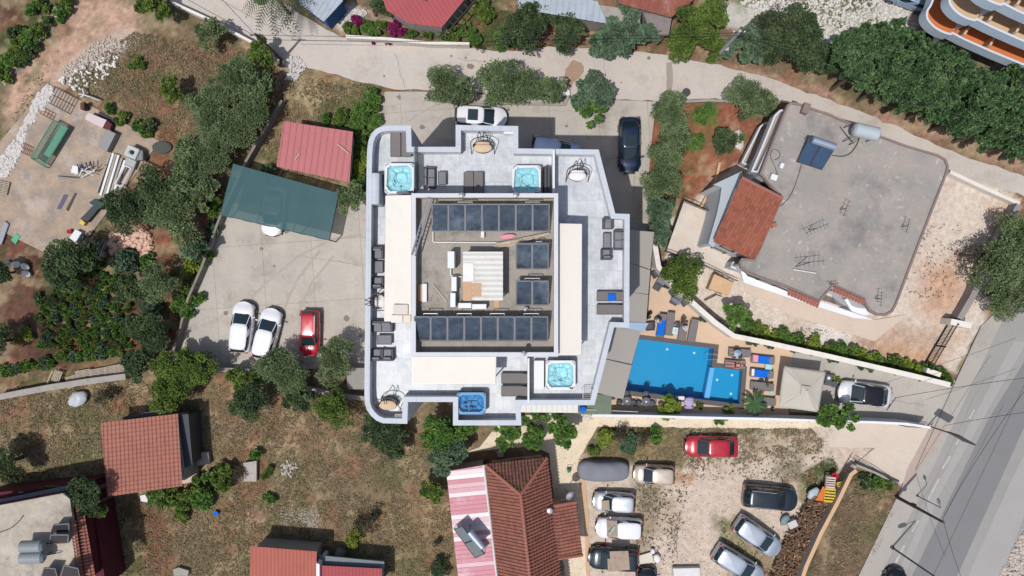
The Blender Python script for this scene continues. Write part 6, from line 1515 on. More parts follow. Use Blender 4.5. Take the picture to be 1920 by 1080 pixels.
many([(290,10,30,'citrus','round green tree at the top edge beside the dirt road'),
(320,168,25,'citrus','small round citrus tree alone in the upper left garden'),
(490,103,30,'citrus','bright green tree at the bend of the lane by the leaning pole'),
(290,354,40,'dark','dark tree just right of the workshop slab timber pile'),(233,400,42,'dark','broad dark tree below the workshop slab'),
(132,492,50,'dark','large dark tree at the bottom corner of the workshop slab'),
(262,612,30,'dark','very dark tree left of the garden wall, upper of three'),(290,622,36,'dark','very dark broad tree against the garden wall, middle of three'),(262,680,33,'dark','very dark tree beside the broken fence end, lowest of three'),
(335,690,44,'citrus','large bright citrus tree at the corner of the car park, left half'),(375,690,40,'citrus','large bright citrus tree at the corner of the car park, right half'),(318,735,42,'citrus','bright citrus tree above the orange tiled house'),
(-10,640,34,'dark','dark tree cut by the left edge below the white sacks'),(-4,510,24,'dark','dark tree cut by the left edge beside the white sacks'),(6,870,36,'dark','round dark tree cut by the left edge in the dry lawn'),
(455,712,28,'citrus','green tree below the two white cars'),(462,752,38,'dark','dark round tree below the green one at the garden wall'),(625,765,38,'citrus','citrus tree left of the rounded hotel corner'),
(565,745,32,'dark','bluish dark tree between two garden trees below the red car'),
(725,790,40,'dark','dark tree just below the rounded hotel corner'),(735,832,30,'dark','dark lower tree below the rounded hotel corner'),(700,812,26,'dark','small dark tree left of the lower tree by the hotel corner'),
(828,812,42,'bright','tall leafy tree south of the hotel, upper part'),(835,850,40,'teal','tall grey leafed tree above the pink lean to'),(862,800,30,'bright','leafy tree against the south wall of the blue tub terrace'),
(812,920,24,'citrus','small citrus tree left of the pink lean to'),
(1055,805,32,'bright','bright leafy tree at the stone path corner'),(1000,805,30,'bright','leafy tree below the white corrugated porch'),(950,815,28,'bright','leafy tree below the blue tub terrace'),
(1110,172,40,'teal','lush tree at the right end of the north planting strip'),(1105,205,30,'bright','bright low tree below the lush one in the planting strip'),
(975,55,46,'dark','dense dark tree at the left of the grey roofed shed'),(1062,60,36,'dark','dark tree between the dense one and the spiky tree by the grey shed'),
(1165,60,46,'teal','spiky blue green tree in front of the grey roofed shed'),(1128,82,28,'teal','low part tree left of the spiky one beside the lane'),(1212,66,26,'teal','narrow blue green tree right of the spiky one'),
(1315,45,52,'citrus','large yellow green tree left of the leaning concrete pole'),(1275,88,34,'citrus','yellow green tree between the rusty shed and the lane'),(1342,88,28,'citrus','green tree at the foot of the concrete pole'),
(1400,88,38,'teal','blue green tree right of the concrete pole'),(1452,60,46,'brown','dull brown green tree right of the concrete pole'),(1450,68,44,'dark','dark tree at the pale stony patch on the top'),(1498,95,46,'dark','dark green tree above the lane where the conifers begin'),(1500,48,44,'dark','dark green tree nearest the pale stony field'),(1545,110,36,'dark','dark green tree just left of the conifer row'),
(1278,515,44,'citrus','large green tree over the white wall by the bar corner'),(1385,597,28,'bright','bright tree in the pale villa yard'),
(1870,500,52,'olive','huge dark tree by the main road right of the villa'),(1900,452,46,'olive','grey green tree at the right edge above the huge dark one'),(1885,552,46,'olive','grey green lower tree at the right edge by the road'),
(1828,475,26,'brown','thin brown tree left of the huge dark one'),(1572,779,33,'bright','bright tree by the bottom of the square parasol'),
(1362,272,28,'dark','round dark green tree in the red soil garden by the villa'),
(1008,22,30,'dark','dark tree behind the dense one at the grey shed'),(800,2,26,'citrus','tree hanging over the long red shed at the top'),(725,8,26,'dark','dark tree overhanging the left of the long red shed')],'tree')
many([(395,62,28,'olive','olive tree beside the lane wall in the upper left'),(447,147,38,'olive','olive tree, northernmost of the grove left of the lane bend'),(484,165,32,'olive','olive tree right of the northernmost one in the grove'),(410,180,34,'olive','olive tree on the west side of the grove top'),(372,196,24,'olive','small olive tree on the west edge of the grove'),
(474,212,36,'olive','olive tree on the east side of the grove, opposite the dry grass'),(506,150,24,'brown','thin brown tree on the east edge of the grove'),(405,225,36,'olive','olive tree in the centre of the grove'),(442,252,36,'olive','olive tree above the shade net corner'),(403,268,34,'olive','olive tree in the lower middle of the grove'),(362,278,30,'olive','olive tree above the red soil patch'),
(395,305,34,'olive','olive tree left of the shade net'),(358,315,32,'olive','olive tree right of the firewood at the workshop slab'),(343,350,32,'olive','olive tree between the dark trees and the shade net'),(320,392,42,'olive','broad olive tree beside the broad dark tree'),(383,360,30,'olive','olive tree touching the west edge of the shade net'),(350,440,32,'olive','olive tree below the broad one beside the stones'),(368,470,26,'teal','blue green tree at the garden wall near the stones'),(300,532,38,'olive','olive tree left of the garden wall in the vegetable garden'),(248,540,32,'dark','dark tree in the middle of the vegetable garden'),
(527,688,40,'olive','olive tree below the second white car'),(548,712,34,'olive','olive tree below the red car'),(632,668,36,'olive','olive tree right of the red car'),(615,700,26,'olive','small olive tree under the one right of the red car'),
(660,372,28,'olive','olive tree between the shade net and the hotel')],'tree',GO)
GN='olive trees in the strip north of the hotel'
many([(828,160,34,'olive','leftmost olive tree in the planting strip north of the hotel'),(868,168,30,'olive','second olive tree from the left in the north planting strip'),(938,152,44,'olive','large middle olive tree of the north planting strip'),(935,180,23,'olive','olive tree over the parked white car'),(985,165,36,'olive','olive tree right of the middle of the north planting strip'),(1030,168,28,'olive','olive tree at the right end of the dense row in the north strip')],'tree',GN)
GE='olive trees along the east edge of the yard'
many([(1256,212,38,'olive','topmost olive tree of the east column by the navy sedan'),(1270,255,32,'olive','second olive tree of the east column beside the red soil'),(1248,296,38,'olive','third olive tree of the east column by the navy sedan tail'),(1240,345,36,'olive','fourth olive tree of the east column'),(1240,392,32,'teal','fifth tree of the east column beside the pale terrace'),(1236,435,26,'teal','lowest tree of the east column at the canopy corner'),
(1398,186,38,'olive','olive tree at the lane above the villa balconies'),(1438,196,26,'olive','small olive tree touching the villa roof corner')],'tree',GE)
plant(163,928,36,'dark','dark tree between the magenta building and the orange house','tree',zc=5.2)
plant(172,950,26,'citrus','smaller green tree below the dark one at the magenta building','tree',zc=4.4)
# conifers along the lane
CON=[(1580,98,34),(1605,140,34),(1618,75,34),(1645,110,36),(1655,165,36),(1668,68,30),(1690,125,38),(1700,188,34),(1700,88,30),(1735,152,40),(1742,205,34),(1720,60+45,30),(1778,130,36),(1785,185,38),(1792,228,34),(1812,150,32),(1828,200,38),(1842,248,34),(1850,165,36),(1875,215,38),(1885,270,34),(1888,160,32),(1912,230,38),(1930,285,36),(1920,180,36),(1762,108,26),(1630,115,34),(1672,140,34),(1715,165,34),(1758,178,34),(1805,222,34),(1858,232,34),(1905,262,34),(1650,50+30,28)]
CON.sort()
for i,(x,y,r) in enumerate(CON):
    near='nearest the lane' if y>.33*(x-1580)+118 else ('near the curved balconies' if y<.33*(x-1580)+80 else 'in mid row')
    plant(x,y,r*1.03,'cypress','%s conifer from the left in the dense row above the villa %s'%((ORD+['twentyfirst','twentysecond','twentythird','twentyfourth','twentyfifth','twentysixth','twentyseventh','twentyeighth','twentyninth','thirtieth','thirtyfirst','thirtysecond','thirtythird','thirtyfourth'])[i],near),'tree','conifer',group='conifers in the dense row above the lane',zc=random.uniform(3.0,5.4),sz=random.uniform(1.2,1.7))
# bushes
many([(262,118,11,'citrus','tiny shrub in the middle of the upper left garden'),(250,122,9,'bright','low shrub left of the tiny one in the upper left garden'),
(360,503,17,'lime','yellow green shrub on the garden wall'),(356,535,16,'citrus','small green shrub on the garden wall above the bright one'),(385,478,20,'citrus','green shrub spilling over the garden wall near the car park'),(402,430,18,'teal','grey green shrub on the garden wall below the shade net'),(343,575,24,'bright','bright green shrub on the garden wall by the car park'),(370,560,16,'bright','small bright shrub overhanging the concrete car park'),(400,387,22,'citrus','green shrub at the left end of the shade net'),(393,350,18,'citrus','narrow green shrub beside the shade net corner'),
(236,490,27,'teal','broad fig like shrub beside the stones'),(275,492,15,'bright','small bright shrub right of the fig like shrub'),(283,573,20,'teal','pale green shrub in the vegetable garden'),(47,633,17,'lime','yellow green leafy plant in the bare soil'),
(300,928,26,'bright','leftmost shrub of the thicket right of the orange house'),(340,932,30,'citrus','second shrub of the thicket right of the orange house'),(382,918,30,'bright','third shrub of the thicket right of the orange house'),(415,893,28,'citrus','fourth shrub of the thicket right of the orange house'),(445,885,20,'brown','brown thin shrub at the right end of the thicket'),(340,960,16,'citrus','low shrub at the bottom of the thicket'),
(200,740,24,'brown','thin brown shrub left of the orange house corner'),(485,850,16,'bright','small bright shrub near the stone heap in the dry lawn'),(505,935,13,'bright','tiny bright plant in the left of the dry lawn'),(500,885,14,'citrus','small plant beside the pale stone heap'),
(682,982,24,'brown','thin dark shrub in the middle of the dry lawn'),(665,1012,18,'lime','yellow green shrub above the red bottom shed'),(700,962,16,'brown','small brown shrub in the dry lawn'),(825,1062,20,'dark','dark shrub beside the bottom of the pink lean to'),(820,1015,10,'brown','tiny brown shrub left of the pink lean to'),
(1135,822,20,'lime','yellow green shrub in the bed by the covered car'),(1180,832,20,'teal','grey green shrub in the bed by the covered car'),(1228,815,17,'bright','round bright shrub at the right of the bed'),(1160,812,22,'brown','brown twiggy shrub at the top of the bed'),(1205,818,18,'brown','reddish twiggy shrub in the bed'),(1110,843,12,'citrus','low green shrub by the stone path bend'),
(1252,763,26,'lime','lime green round bush at the bottom of the pool'),(1312,761,7,'citrus','tiny round bush by the lilac chair'),(1365,766,12,'lime','small lime bush at the bottom of the shallow end'),(1350,788,12,'bright','small plant hanging over the wall to the stone path'),
(1564,710,10,'lime','small green bush behind the white car'),(1662,908,16,'citrus','round bush at the corner of the dry verge'),(1640,905,16,'bright','pale bush left of the round one in the dry verge'),(1622,902,14,'dark','low green bush at the top of the dry verge'),
(1320,215,20,'bright','bright grassy shrub near the lane in the red soil garden'),(1305,268,18,'bright','low bright shrub in the red soil garden'),(1382,300-45,16,'olive','grey shrub between the red soil garden and the villa'),(1310,225-8,14,'bright','small shrub beside the bright grassy one'),
(1225,480,10,'citrus','small shrub at the foot of the white wall by the canopy'),(1215,590,8,'dark','small dark shrub beside the pool bar canopy'),(1320,598,10,'teal','small round plant in front of the white wall'),
(600,60+330,3,'lime','tiny weed') if False else (905,20,24,'citrus','low green shrub at the top between the sheds'),(940,75,20,'bright','green shrub at the lane below the grassy plot'),(880,65,20,'bright','green shrub at the end of the wall on the lane'),(900,85,12,'brown','brown shrub at the edge of the lane'),
(395+95,1,14,'bright','green shrub under the palm at the top edge')],'bush')
GB='bougainvillea and shrubs above the lane wall'
many([(655,52,16,'citrus','leftmost green shrub above the lane wall'),(675,42,15,'pink','pink flowering shrub left of the long red shed'),(692,56,18,'bright','green shrub under the left pink flowers'),(715,52,17,'citrus','green shrub in the middle above the lane wall'),(706,22,10,'pink','small pink flowering shrub behind the shrubs'),(735,58,15,'pink','dull pink flowering shrub in the middle above the lane wall'),(752,56,14,'pink','vivid magenta bougainvillea beside the long red shed'),(745,40,12,'pink','small magenta bougainvillea on the roof edge'),(775,62,14,'bright','green shrub right of the magenta bougainvillea'),(800,64,15,'citrus','green shrub below the long red shed'),(826,62,16,'olive','grey shrub below the corner of the long red shed'),(850,68,16,'citrus','green shrub at the right end of the lane wall'),(702,75,8,'pink','trailing pink flowers hanging over the lane wall'),(728,80,7,'pink','small trailing pink flowers further right over the lane wall')],'bush',GB)
GH='hedge shrubs between the red shed and the hotel'
many([(700,185,20,'bright','topmost hedge shrub beside the car entrance'),(690,212,24,'bright','hedge shrub with pale tips below the topmost one'),(702,230,18,'bright','hedge shrub at the yard edge near the hotel corner'),(672,225,22,'bright','leafy hedge shrub above the red shed corner'),(682,255,24,'bright','hedge shrub beside the top of the rounded hotel corner'),(672,285,22,'citrus','hedge shrub level with the middle of the red shed'),(676,312,22,'lime','yellow green hedge shrub lower beside the red shed'),(670,338,22,'bright','lowest hedge shrub above the olive tree by the net'),(640,222,18,'citrus','low shrub above the top edge of the red shed'),(612,218,14,'bright','small shrub over the middle of the red shed top edge'),(506,318,14,'teal','small blue green shrub at the left corner of the red shed')],'bush',GH)
GF='flowering hedge shrubs along the villa side of the white wall'
k=0
for i in range(22):
    u=i/21; x=1398+(1770-1398)*u; y=618+(709-618)*u-2+random.uniform(-2,2)
    plant(x,y,random.uniform(14,19),['bright','lime','bright','citrus','lime'][(i*3)%5],'%s shrub from the left in the villa hedge along the white wall'%(ORD+['twentyfirst','twentysecond'])[i],'bush',group=GF)
for i,(x,y) in enumerate([(1407,640),(1418,642),(1443,648),(1487,655),(1560,672),(1615,686),(1633,690)]):
    plant(x,y,8,'teal','%s small creeper hanging on the pool side of the white wall, counted from the left'%ORD[i],'bush','creeper',group='creepers on the white wall',z0=.6)
# left dirt road verge and garden rows
for i,(x,y,r) in enumerate([(130,8,16),(112,22,16),(88,45,14),(75,62,16),(55,75,20),(60,95,15),(35,95,20),(15,118,20),(40,118,12),(5,140,16),(60,15,14),(28,60,16),(80,8,14)]):
    plant(x,y,r,['citrus','bright','dark'][i%3],'%s scrubby bush in the overgrown verge left of the dirt road, counted downwards'%ORD[i],'bush',group='scrub left of the dirt road')
i=0
for x in range(6,236,13):
    y=697-(x*.19)+random.uniform(-3,3) if x<110 else 672-(x-110)*.12+random.uniform(-3,3)
    plant(x,y,random.uniform(9,13),['bright','citrus','teal','bright'][i%4],'leafy vegetable plant, number %s from the left in the row above the pale wall'%ORD[i],'bush','vegetable_plant',group='vegetable plants in the row above the pale wall'); i+=1
crop=None; n=0
for j in range(13):
    for i in range(14):
        x=78+i*12.5+random.uniform(-4,4)+(j%2)*6; y=500+j*12.2+random.uniform(-3,3)
        if x>250 or (x<100 and y<560) or (x>200 and y<520) or random.random()<.04: continue
        t=plant(x,y,random.uniform(6.5,9),['bright','citrus','bright','brown','bright','teal'][random.randrange(6)],'small leafy crop plant in the rows of the vegetable plot','bush','crop_plant',group='crop plants in the vegetable plot',sz=1.3); n+=1
many([(75,562,13,'dark','dark low plant at the left end of the crop rows'),(95,558,10,'dark','second dark low plant at the left end of the crop rows'),(90,550+98,10,'dark','dark low plant at the lower left of the crop rows')],'bush')
many([(205,200,14,'bright','weedy bush on the upper edge of the workshop slab'),(225,225,15,'citrus','second weedy bush on the upper edge of the workshop slab'),(262,240,14,'bright','third weedy bush on the edge of the workshop slab'),(285,235,14,'dark','dark weedy bush on the upper edge of the workshop slab'),(272,252,10,'citrus','fourth weedy bush at the right corner of the workshop slab')],'bush','weedy bushes on the slab edge')
# palm fronds
def palm(lab,x,y,r,z,n,mat,hang=.5):
    q=P(x,y,z); t=thing('palm_tree',lab,'palm',(q.x,q.y,0)); m=M(); L_=r/22
    for i in range(n):
        a=2*math.pi*i/n+random.uniform(-.2,.2); el=random.uniform(.2,.9); pts=[]
        for k in range(8):
            s=k/7; pts.append(Vector((math.cos(a)*L_*s*math.cos(el*.4),math.sin(a)*L_*s*math.cos(el*.4),z+L_*(el*s*.7-hang*s*s))))
        for k in range(7):
            d=(pts[k+1]-pts[k]).normalized(); sd=Vector((-d.y,d.x,0)).normalized()
            for u in(0,.5):
                c=pts[k].lerp(pts[k+1],u)
                for s_ in(-1,1):
                    l=L_*.2*math.sin(math.pi*min(1,(k+u+.8)/8)); e=c+sd*s_*l*.8+d*l*.6-Vector((0,0,l*.35)); m.add([c-d*.07,c+d*.07,e],[(0,1,2)])
    me_=obj('fronds',m,mat,t); obj('trunk',M().cyl((0,0,0),(0,0,z),.16,.13,n=10),m_bark,t); return t
palm('palm tree hanging over the lane at the top edge',512,-12,72,4.5,22,mk('palm leaf',(.07,.085,.045,1),.7,.2,2,9),.9)
palm('small palm at the bottom right of the pool',1416,757,26,1.2,14,mk('green palm leaf',(.045,.10,.035,1),.7,.2,2,9),.5)
# ground cover: short weeds and straw as one mass each
def tufts(name,lab,cat,polys,n,c1,c2,h,seed,excl=()):
    rs=np.random.RandomState(seed); X=[];Y=[]
    for poly,share in polys:
        xs=[p[0] for p in poly]; ys=[p[1] for p in poly]; k=int(n*share*2.2); x=rs.uniform(min(xs),max(xs),k); y=rs.uniform(min(ys),max(ys),k)
        ok=inpoly(x,y,poly)&(rs.rand(k)<np.clip((fbm(x,y,.05,seed)-.36)*4,0.04,1))
        for e in excl: ok&=~inpoly(x,y,e)
        X.append(x[ok]); Y.append(y[ok])
    X=np.concatenate(X); Y=np.concatenate(Y); k=len(X); b=3
    px=(X-960)*(H/F); py=-(Y-540)*(H/F); px=np.repeat(px,b)+rs.normal(size=k*b)*.04; py=np.repeat(py,b)+rs.normal(size=k*b)*.04; N_=len(px)
    a=rs.rand(N_)*6.28; w=.02+.025*rs.rand(N_); hh=h*(.5+rs.rand(N_)); le=hh*rs.uniform(.3,1.3,N_)
    A_=np.stack([px-np.sin(a)*w,py+np.cos(a)*w,np.full(N_,-.04)],1); B_=np.stack([px+np.sin(a)*w,py-np.cos(a)*w,np.full(N_,-.04)],1); T_=np.stack([px+np.cos(a)*le,py+np.sin(a)*le,hh*.7],1)
    v=np.stack([A_,B_,T_],1).reshape(-1,3); t=rs.rand(N_)[:,None]; col=np.array(c1)*(1-t)+np.array(c2)*t; c4=np.ones((N_,3,4),np.float32); c4[:,:,:3]=col[:,None]
    me=bpy.data.meshes.new(name); me.vertices.add(N_*3); me.vertices.foreach_set('co',v.ravel().astype(np.float32)); me.loops.add(N_*3); me.loops.foreach_set('vertex_index',np.arange(N_*3,dtype=np.int32)); me.polygons.add(N_); me.polygons.foreach_set('loop_start',np.arange(N_,dtype=np.int32)*3); me.polygons.foreach_set('loop_total',np.full(N_,3,np.int32)); me.update(calc_edges=True)
    at=me.color_attributes.new('leafc','FLOAT_COLOR','POINT'); at.data.foreach_set('color',c4.ravel()); me.materials.append(mk('grass blades',(1,1,1,1),.85,.15,1.5,6,attr='leafc',spec=.1))
    o=bpy.data.objects.new(name,me); COL.objects.link(o); tag(o,lab,cat); o['kind']='stuff'; return o
LAWN=[([(0,745),(230,712),(700,740),(770,800),(845,860),(850,1080),(0,1080)],.8),([(250,60),(480,95),(520,130),(470,300),(300,260),(120,150)],.35),([(530,140),(690,160),(700,230),(650,400),(520,330),(480,280)],.12)]
tufts('dry_grass','short dry straw coloured grass on the lawns and fields','dry grass',LAWN+[([(1605,885),(1680,900),(1690,930),(1620,1085),(1510,1085)],.1),([(1100,850),(1130,802),(1560,802),(1540,850),(1300,880)],.12)],26000,(.16,.12,.07),(.36,.29,.18),.13,5)
tufts('green_grass','short green weeds growing through the gardens','grass',LAWN+[([(850,20),(965,20),(960,92),(860,85)],.1),([(1500,890),(1560,855),(1572,880),(1530,930)],.05),([(1605,885),(1670,905),(1660,935),(1600,930)],.03),([(1130,802),(1560,802),(1560,815),(1290,815),(1130,812)],.04),([(1340,965),(1375,970),(1460,1090),(1380,1090)],.04),([(0,270),(60,150),(110,90),(60,230)],.05),([(1460,-10),(1660,-10),(1640,60),(1440,40)],.12),([(550,140),(700,160),(700,240),(600,225)],.06)],9000,(.06,.075,.035),(.13,.15,.065),.1,6)
tufts('gravel_weeds','sparse low weeds on the gravel car park and villa yard','weeds',[([(1195,905),(1280,920),(1270,1060),(1190,1060)],.3),([(1290,860),(1500,830),(1500,900),(1300,900)],.3),([(1370,600),(1560,620),(1500,655),(1380,628)],.2),([(1700,420),(1830,420),(1800,560),(1700,560)],.12)],1300,(.07,.07,.04),(.14,.13,.08),.10,8)
# ================= YARD CLUTTER, POLES, STONES =================
def stones(name,lab,cat,poly,n,c,s0,s1,seed,z=0,share=None,dense=1,flat=.6):
    rs=np.random.RandomState(seed); xs=[p[0] for p in poly]; ys=[p[1] for p in poly]; m=M(); k=0; base=[(-1,-1,-.6),(1,-1,-.5),(1.1,1,-.6),(-1,.9,-.5),(-.6,-.7,.6),(.7,-.5,.5),(.5,.7,.7),(-.7,.5,.5)]
    while k<n:
        x=rs.uniform(min(xs),max(xs)); y=rs.uniform(min(ys),max(ys))
        if not inpoly(np.array([x]),np.array([y]),poly)[0]: continue
        s=rs.uniform(s0,s1)*.5; a=rs.rand()*6.28; q=P(x,y,z); ca,sa=math.cos(a),math.sin(a); zz=z+s*flat*.4+rs.rand()*s*dense
        j=rs.uniform(.75,1.25,(8,3))
        vs=[(q.x+s*(bx*jx*ca-by*jy*sa*.75),q.y+s*(bx*jx*sa+by*jy*ca*.75),zz+s*flat*bz*jz) for (bx,by,bz),(jx,jy,jz) in zip(base,j)]
        m.add(vs,[(0,3,2,1),(4,5,6,7),(0,1,5,4),(1,2,6,5),(2,3,7,6),(3,0,4,7)]); k+=1
    o=obj(name,m,mk(cat+' stone '+name,c,.9,.15,3,12)); tag(o,lab,cat); o['kind']='stuff'; return o
stones('rubble_bank','bank of white limestone rubble along the left edge of the workshop slab','rubble',[(92,158),(104,166),(84,208),(72,205),(66,230),(52,232),(50,260),(40,290),(14,332),(-6,330),(0,300),(36,252),(58,205),(70,180)],850,C(205,200,196),.15,.42,1,dense=.5)
stones('field_rubble','white limestone rubble beside the dirt road','rubble',[(172,82),(205,66),(222,78),(205,110),(180,125),(160,120),(150,135),(120,140),(110,130),(150,105)],420,C(196,184,172),.06,.22,2,dense=.1)
stones('white_stones','scattered white stones in the weeds above the workshop slab','stones',[(150,130),(220,95),(225,125),(200,150),(140,170),(110,150)],110,C(220,216,208),.08,.35,3)
stones('verge_gravel','pale gravel along both sides of the dirt road','gravel',[(110,5),(118,30),(80,70),(50,110),(10,160),(0,150),(40,105),(70,60),(95,20)],700,C(196,178,164),.04,.14,4,dense=.1)
stones('block_heap','heap of broken pinkish building blocks in the garden','blocks',[(205,452),(215,438),(250,440),(262,435),(270,428),(284,445),(282,470),(286,482),(270,485),(258,475),(262,462),(240,462),(212,478)],190,C(214,178,158),.3,.6,5,flat=.7)
stones('lane_rubble','white rubble at the foot of the leaning pole by the lane','rubble',[(515,108),(560,108),(575,125),(555,150),(535,150),(545,130)],260,C(206,200,198),.08,.3,6)
stones('lawn_stones','pale stones in the dry lawn','stones',[(526,874),(540,862),(556,868),(560,880),(545,896),(530,888)],55,C(188,180,172),.06,.26,7)
stones('lawn_gravel','patch of pale stones above the bottom sheds','stones',[(520,960),(545,950),(570,958),(602,962),(592,982),(560,978),(540,988)],110,C(180,172,158),.05,.16,8)
stones('field_stones','pale stony field at the top right','stones',[(1385,0),(1720,0),(1700,70),(1600,60),(1560,110),(1500,60),(1420,45)],1400,C(214,210,204),.08,.3,9,dense=.2)
stones('blue_hut_stones','white stones beside the blue hut','stones',[(655,12),(690,22),(680,38),(640,45)],200,C(206,200,196),.1,.25,10)
stones('yard_gravel','loose stones on the gravel car park','gravel',[(1100,900),(1560,830),(1560,900),(1480,1080),(1200,1080)],900,C(206,194,180),.04,.12,11,dense=.1)
stones('villa_gravel','pale gravel in the villa yard','gravel',[(1380,520),(1500,570),(1640,602),(1600,660),(1400,615)],350,C(222,214,204),.04,.12,12,dense=.1)
stones('dark_droppings','dark clods scattered on the gravel car park','clods',[(1190,905),(1560,830),(1540,870),(1290,900),(1280,1000),(1190,1000)],200,(.11,.11,.075,1),.06,.17,13,dense=.1)
stones('path_rubble','small heap of white rubble by the stone path corner','rubble',[(1085,775),(1112,777),(1105,788),(1085,785)],60,C(220,212,204),.1,.3,14)
stones('side_rubble','pale gravel at the bottom right roadside','gravel',[(1870,1085),(1925,980),(1930,1085)],400,C(196,184,174),.08,.35,15)
stones('lawn_clods','small stones scattered in the left lawn','stones',[(0,760),(180,740),(185,900),(0,930)],90,C(186,170,150),.05,.15,16)
# firewood heap
rs=random.Random(3); fw=M(); fp=[(1520,930),(1556,905),(1598,893),(1590,915),(1560,950),(1530,1010),(1505,1070),(1495,1095),(1440,1095),(1462,1030),(1495,975)]
k=0; hx=np.array
cols=[]
while k<2600:
    x=rs.uniform(1440,1600); y=rs.uniform(893,1095)
    if not inpoly(np.array([x]),np.array([y]),fp)[0]: continue
    z=rs.uniform(.05,.75); q=P(x,y,z); a=rs.uniform(0,3.14); l=rs.uniform(.08,.24); w_=rs.uniform(.02,.055)
    fw.box(q.x,q.y,z,l*2,w_*2,w_*1.4,a,rs.uniform(-.4,.4),rs.uniform(-.4,.4)); k+=1
o=obj('firewood_heap',fw,mk('split firewood',C(116,92,74),.9,.35,3,5,fine=(C(205,165,125),3.2,.6,.8),stain=(C(60,48,42),1.5,.8))); tag(o,'brown heap of split firewood beside the sandy wall','firewood'); o['kind']='stuff'
def crate(lab,x,y,w,d,h,mat,rz,z=0,slats=5,name='crate'):
    q=P(x,y,z+h); t=thing(name,lab,'crate',(q.x,q.y,z),R(rz)); 
    obj('side',M().ring([(-w/2,-d/2),(w/2,-d/2),(w/2,d/2),(-w/2,d/2)],[(-w/2+.03,-d/2+.03),(w/2-.03,-d/2+.03),(w/2-.03,d/2-.03),(-w/2+.03,d/2-.03)],0,h),mat,t)
    m=M()
    for i in range(slats): m.box(0,-d/2+d*(i+.5)/slats,h-.02,w-.08,d/slats*.55,.03)
    obj('slats',m,mat,t); return t
m_yel=mk('yellow plastic',C(214,186,72),.5,.06); m_org=mk('orange plastic',C(214,110,50),.5,.08); m_redp=mk('red plastic',C(180,40,50),.5,.08)
crate('yellow slatted plastic crate on the firewood end',1556,929,.9,1.2,.3,m_yel,-5,.7)
crate('white crate with red lettering coloured spots above the yellow one',1558,905,.75,.95,.3,mk('dirty white plastic',C(214,196,190),.6,.2,4,14,fine=(C(170,70,60),6,.6,.7)),-5,.7)
crate('small yellow crate right of the white one by the fence',1576,908,.55,.4,.25,m_yel,15,.7,3)
tag(obj('orange_sheet',M().slab(*offs([(1529,938),(1543,912),(1547,914),(1543,940)],.9),.05),m_org),'orange plastic sheet leaning left of the yellow crate','sheet')
tag(obj('red_tub',M().lathe(*P(1566,893,.9)[:2],[(.2,.4),(.3,.9),(.25,.9),(.02,.6)],14),m_redp),'red tub at the top of the crates by the fence','tub')
tag(obj('pale_plastic',M().ell(P(1525,925,.6),.6,.4,.2,14,8,.8,.12),mk('pale blue plastic',C(170,184,190),.5,.15,3,8),smooth=True),'crumpled pale blue plastic left of the crates','plastic sheet')
tag(obj('grey_box',M().box(*P(1485,982,.5),.75,.6,.5,R(25)),mk('light grey plastic',C(196,194,192),.6),bevel=.03),'light grey box below the big dark off road car','box')
tag(obj('blue_tarp',M().ell(P(1472,975,.3),.5,.35,.2,14,8,1.0,.1),mk('grey blue tarp',C(120,140,148),.7,.1),smooth=True),'grey blue tarp next to the light grey box','tarp')
def fencerail(lab,pts,h=1.3):
    t=thing('wire_fence',lab,'fence',P(*pts[0],0)); m=M(); 
    for a,b in zip(pts[:-1],pts[1:]):
        a=P(*a,h);b=P(*b,h); m.cyl(a,b,.03,n=4); m.cyl(a-Vector((0,0,.5)),b-Vector((0,0,.5)),.02,n=4)
        k=int((b-a).length/.25)
        for i in range(k+1): c=a.lerp(b,i/max(1,k)); m.cyl((c.x,c.y,0),c,.018,n=4)
    obj('rails',m,m_dark,t,True)
fencerail('dark rusty fence between the crates and the sandy wall',[(1606,862),(1592,885),(1575,915)])
fencerail('dark rail along the edge of the forecourt and the dry verge',[(1608,864),(1640,880),(1685,910)],.9)
# poles, lamps, wires
m_pole=mk('concrete pole',C(176,174,176),.85,.06,2,8); m_wood2=mk('dark wooden pole',(.07,.055,.045,1),.9,.15)
def pole(lab,x,y,tx,h,r0,mat,name='utility_pole',cat='utility pole'):
    q=P(x,y,0); t=thing(name,lab,cat,(q.x,q.y,0)); obj('shaft',M().cyl((0,0,0),(0,0,h),r0,r0*.6,n=10),mat,t); return t
t=pole('pale grey concrete pole beside the lane under the yellow green tree',1335,117,0,8.0,.2,m_pole); obj('crossarm',M().box(0,0,7.6,1.1,.1,.12),m_dark,t); obj('bracket',M().box(.12,-.12,4.0,.28,.28,.25),m_pole,t); obj('insulator',M().cyl((.4,0,7.65),(.4,0,7.85),.05,n=8).cyl((-.4,0,7.65),(-.4,0,7.85),.05,n=8),m_tub,t)
t=pole('dark wooden pole at the lane bend in the upper left',529,113,0,6.8,.14,m_wood2); obj('crossarm',M().box(0,0,6.5,1.0,.08,.1),m_dark,t)
t=pole('dark thick pole at the corner of the dry verge by the road',1680,931,0,7.2,.15,m_wood2); obj('junction_box',M().box(.12,0,2.6,.25,.3,.5),m_dark,t)
def lamp(lab,x,y,h,adir,al,hw,r=.06):
    q=P(x,y,0); t=thing('street_lamp',lab,'street lamp',(q.x,q.y,0)); a=R(adir); e=Vector((math.cos(a)*al,math.sin(a)*al,h+.1))
    obj('pole',M().cyl((0,0,0),(0,0,h),r,r*.7,n=8).lathe(0,0,[(r*2,0),(r*2,.2),(r,.22)],10),m_dark,t); obj('arm',M().cyl((0,0,h),e,.03,n=6),m_dark,t)
    obj('lamp_head',M().ell(e+Vector((math.cos(a)*.2,math.sin(a)*.2,0)),hw,hw*.5,.07,12,6,a),mk('lamp housing',C(96,98,102),.5),t,smooth=True); return t
lamp('tall street lamp at the bottom of the road edge, leaning out of the picture',1672,1026,8.5,200,1.0,.42,.08)
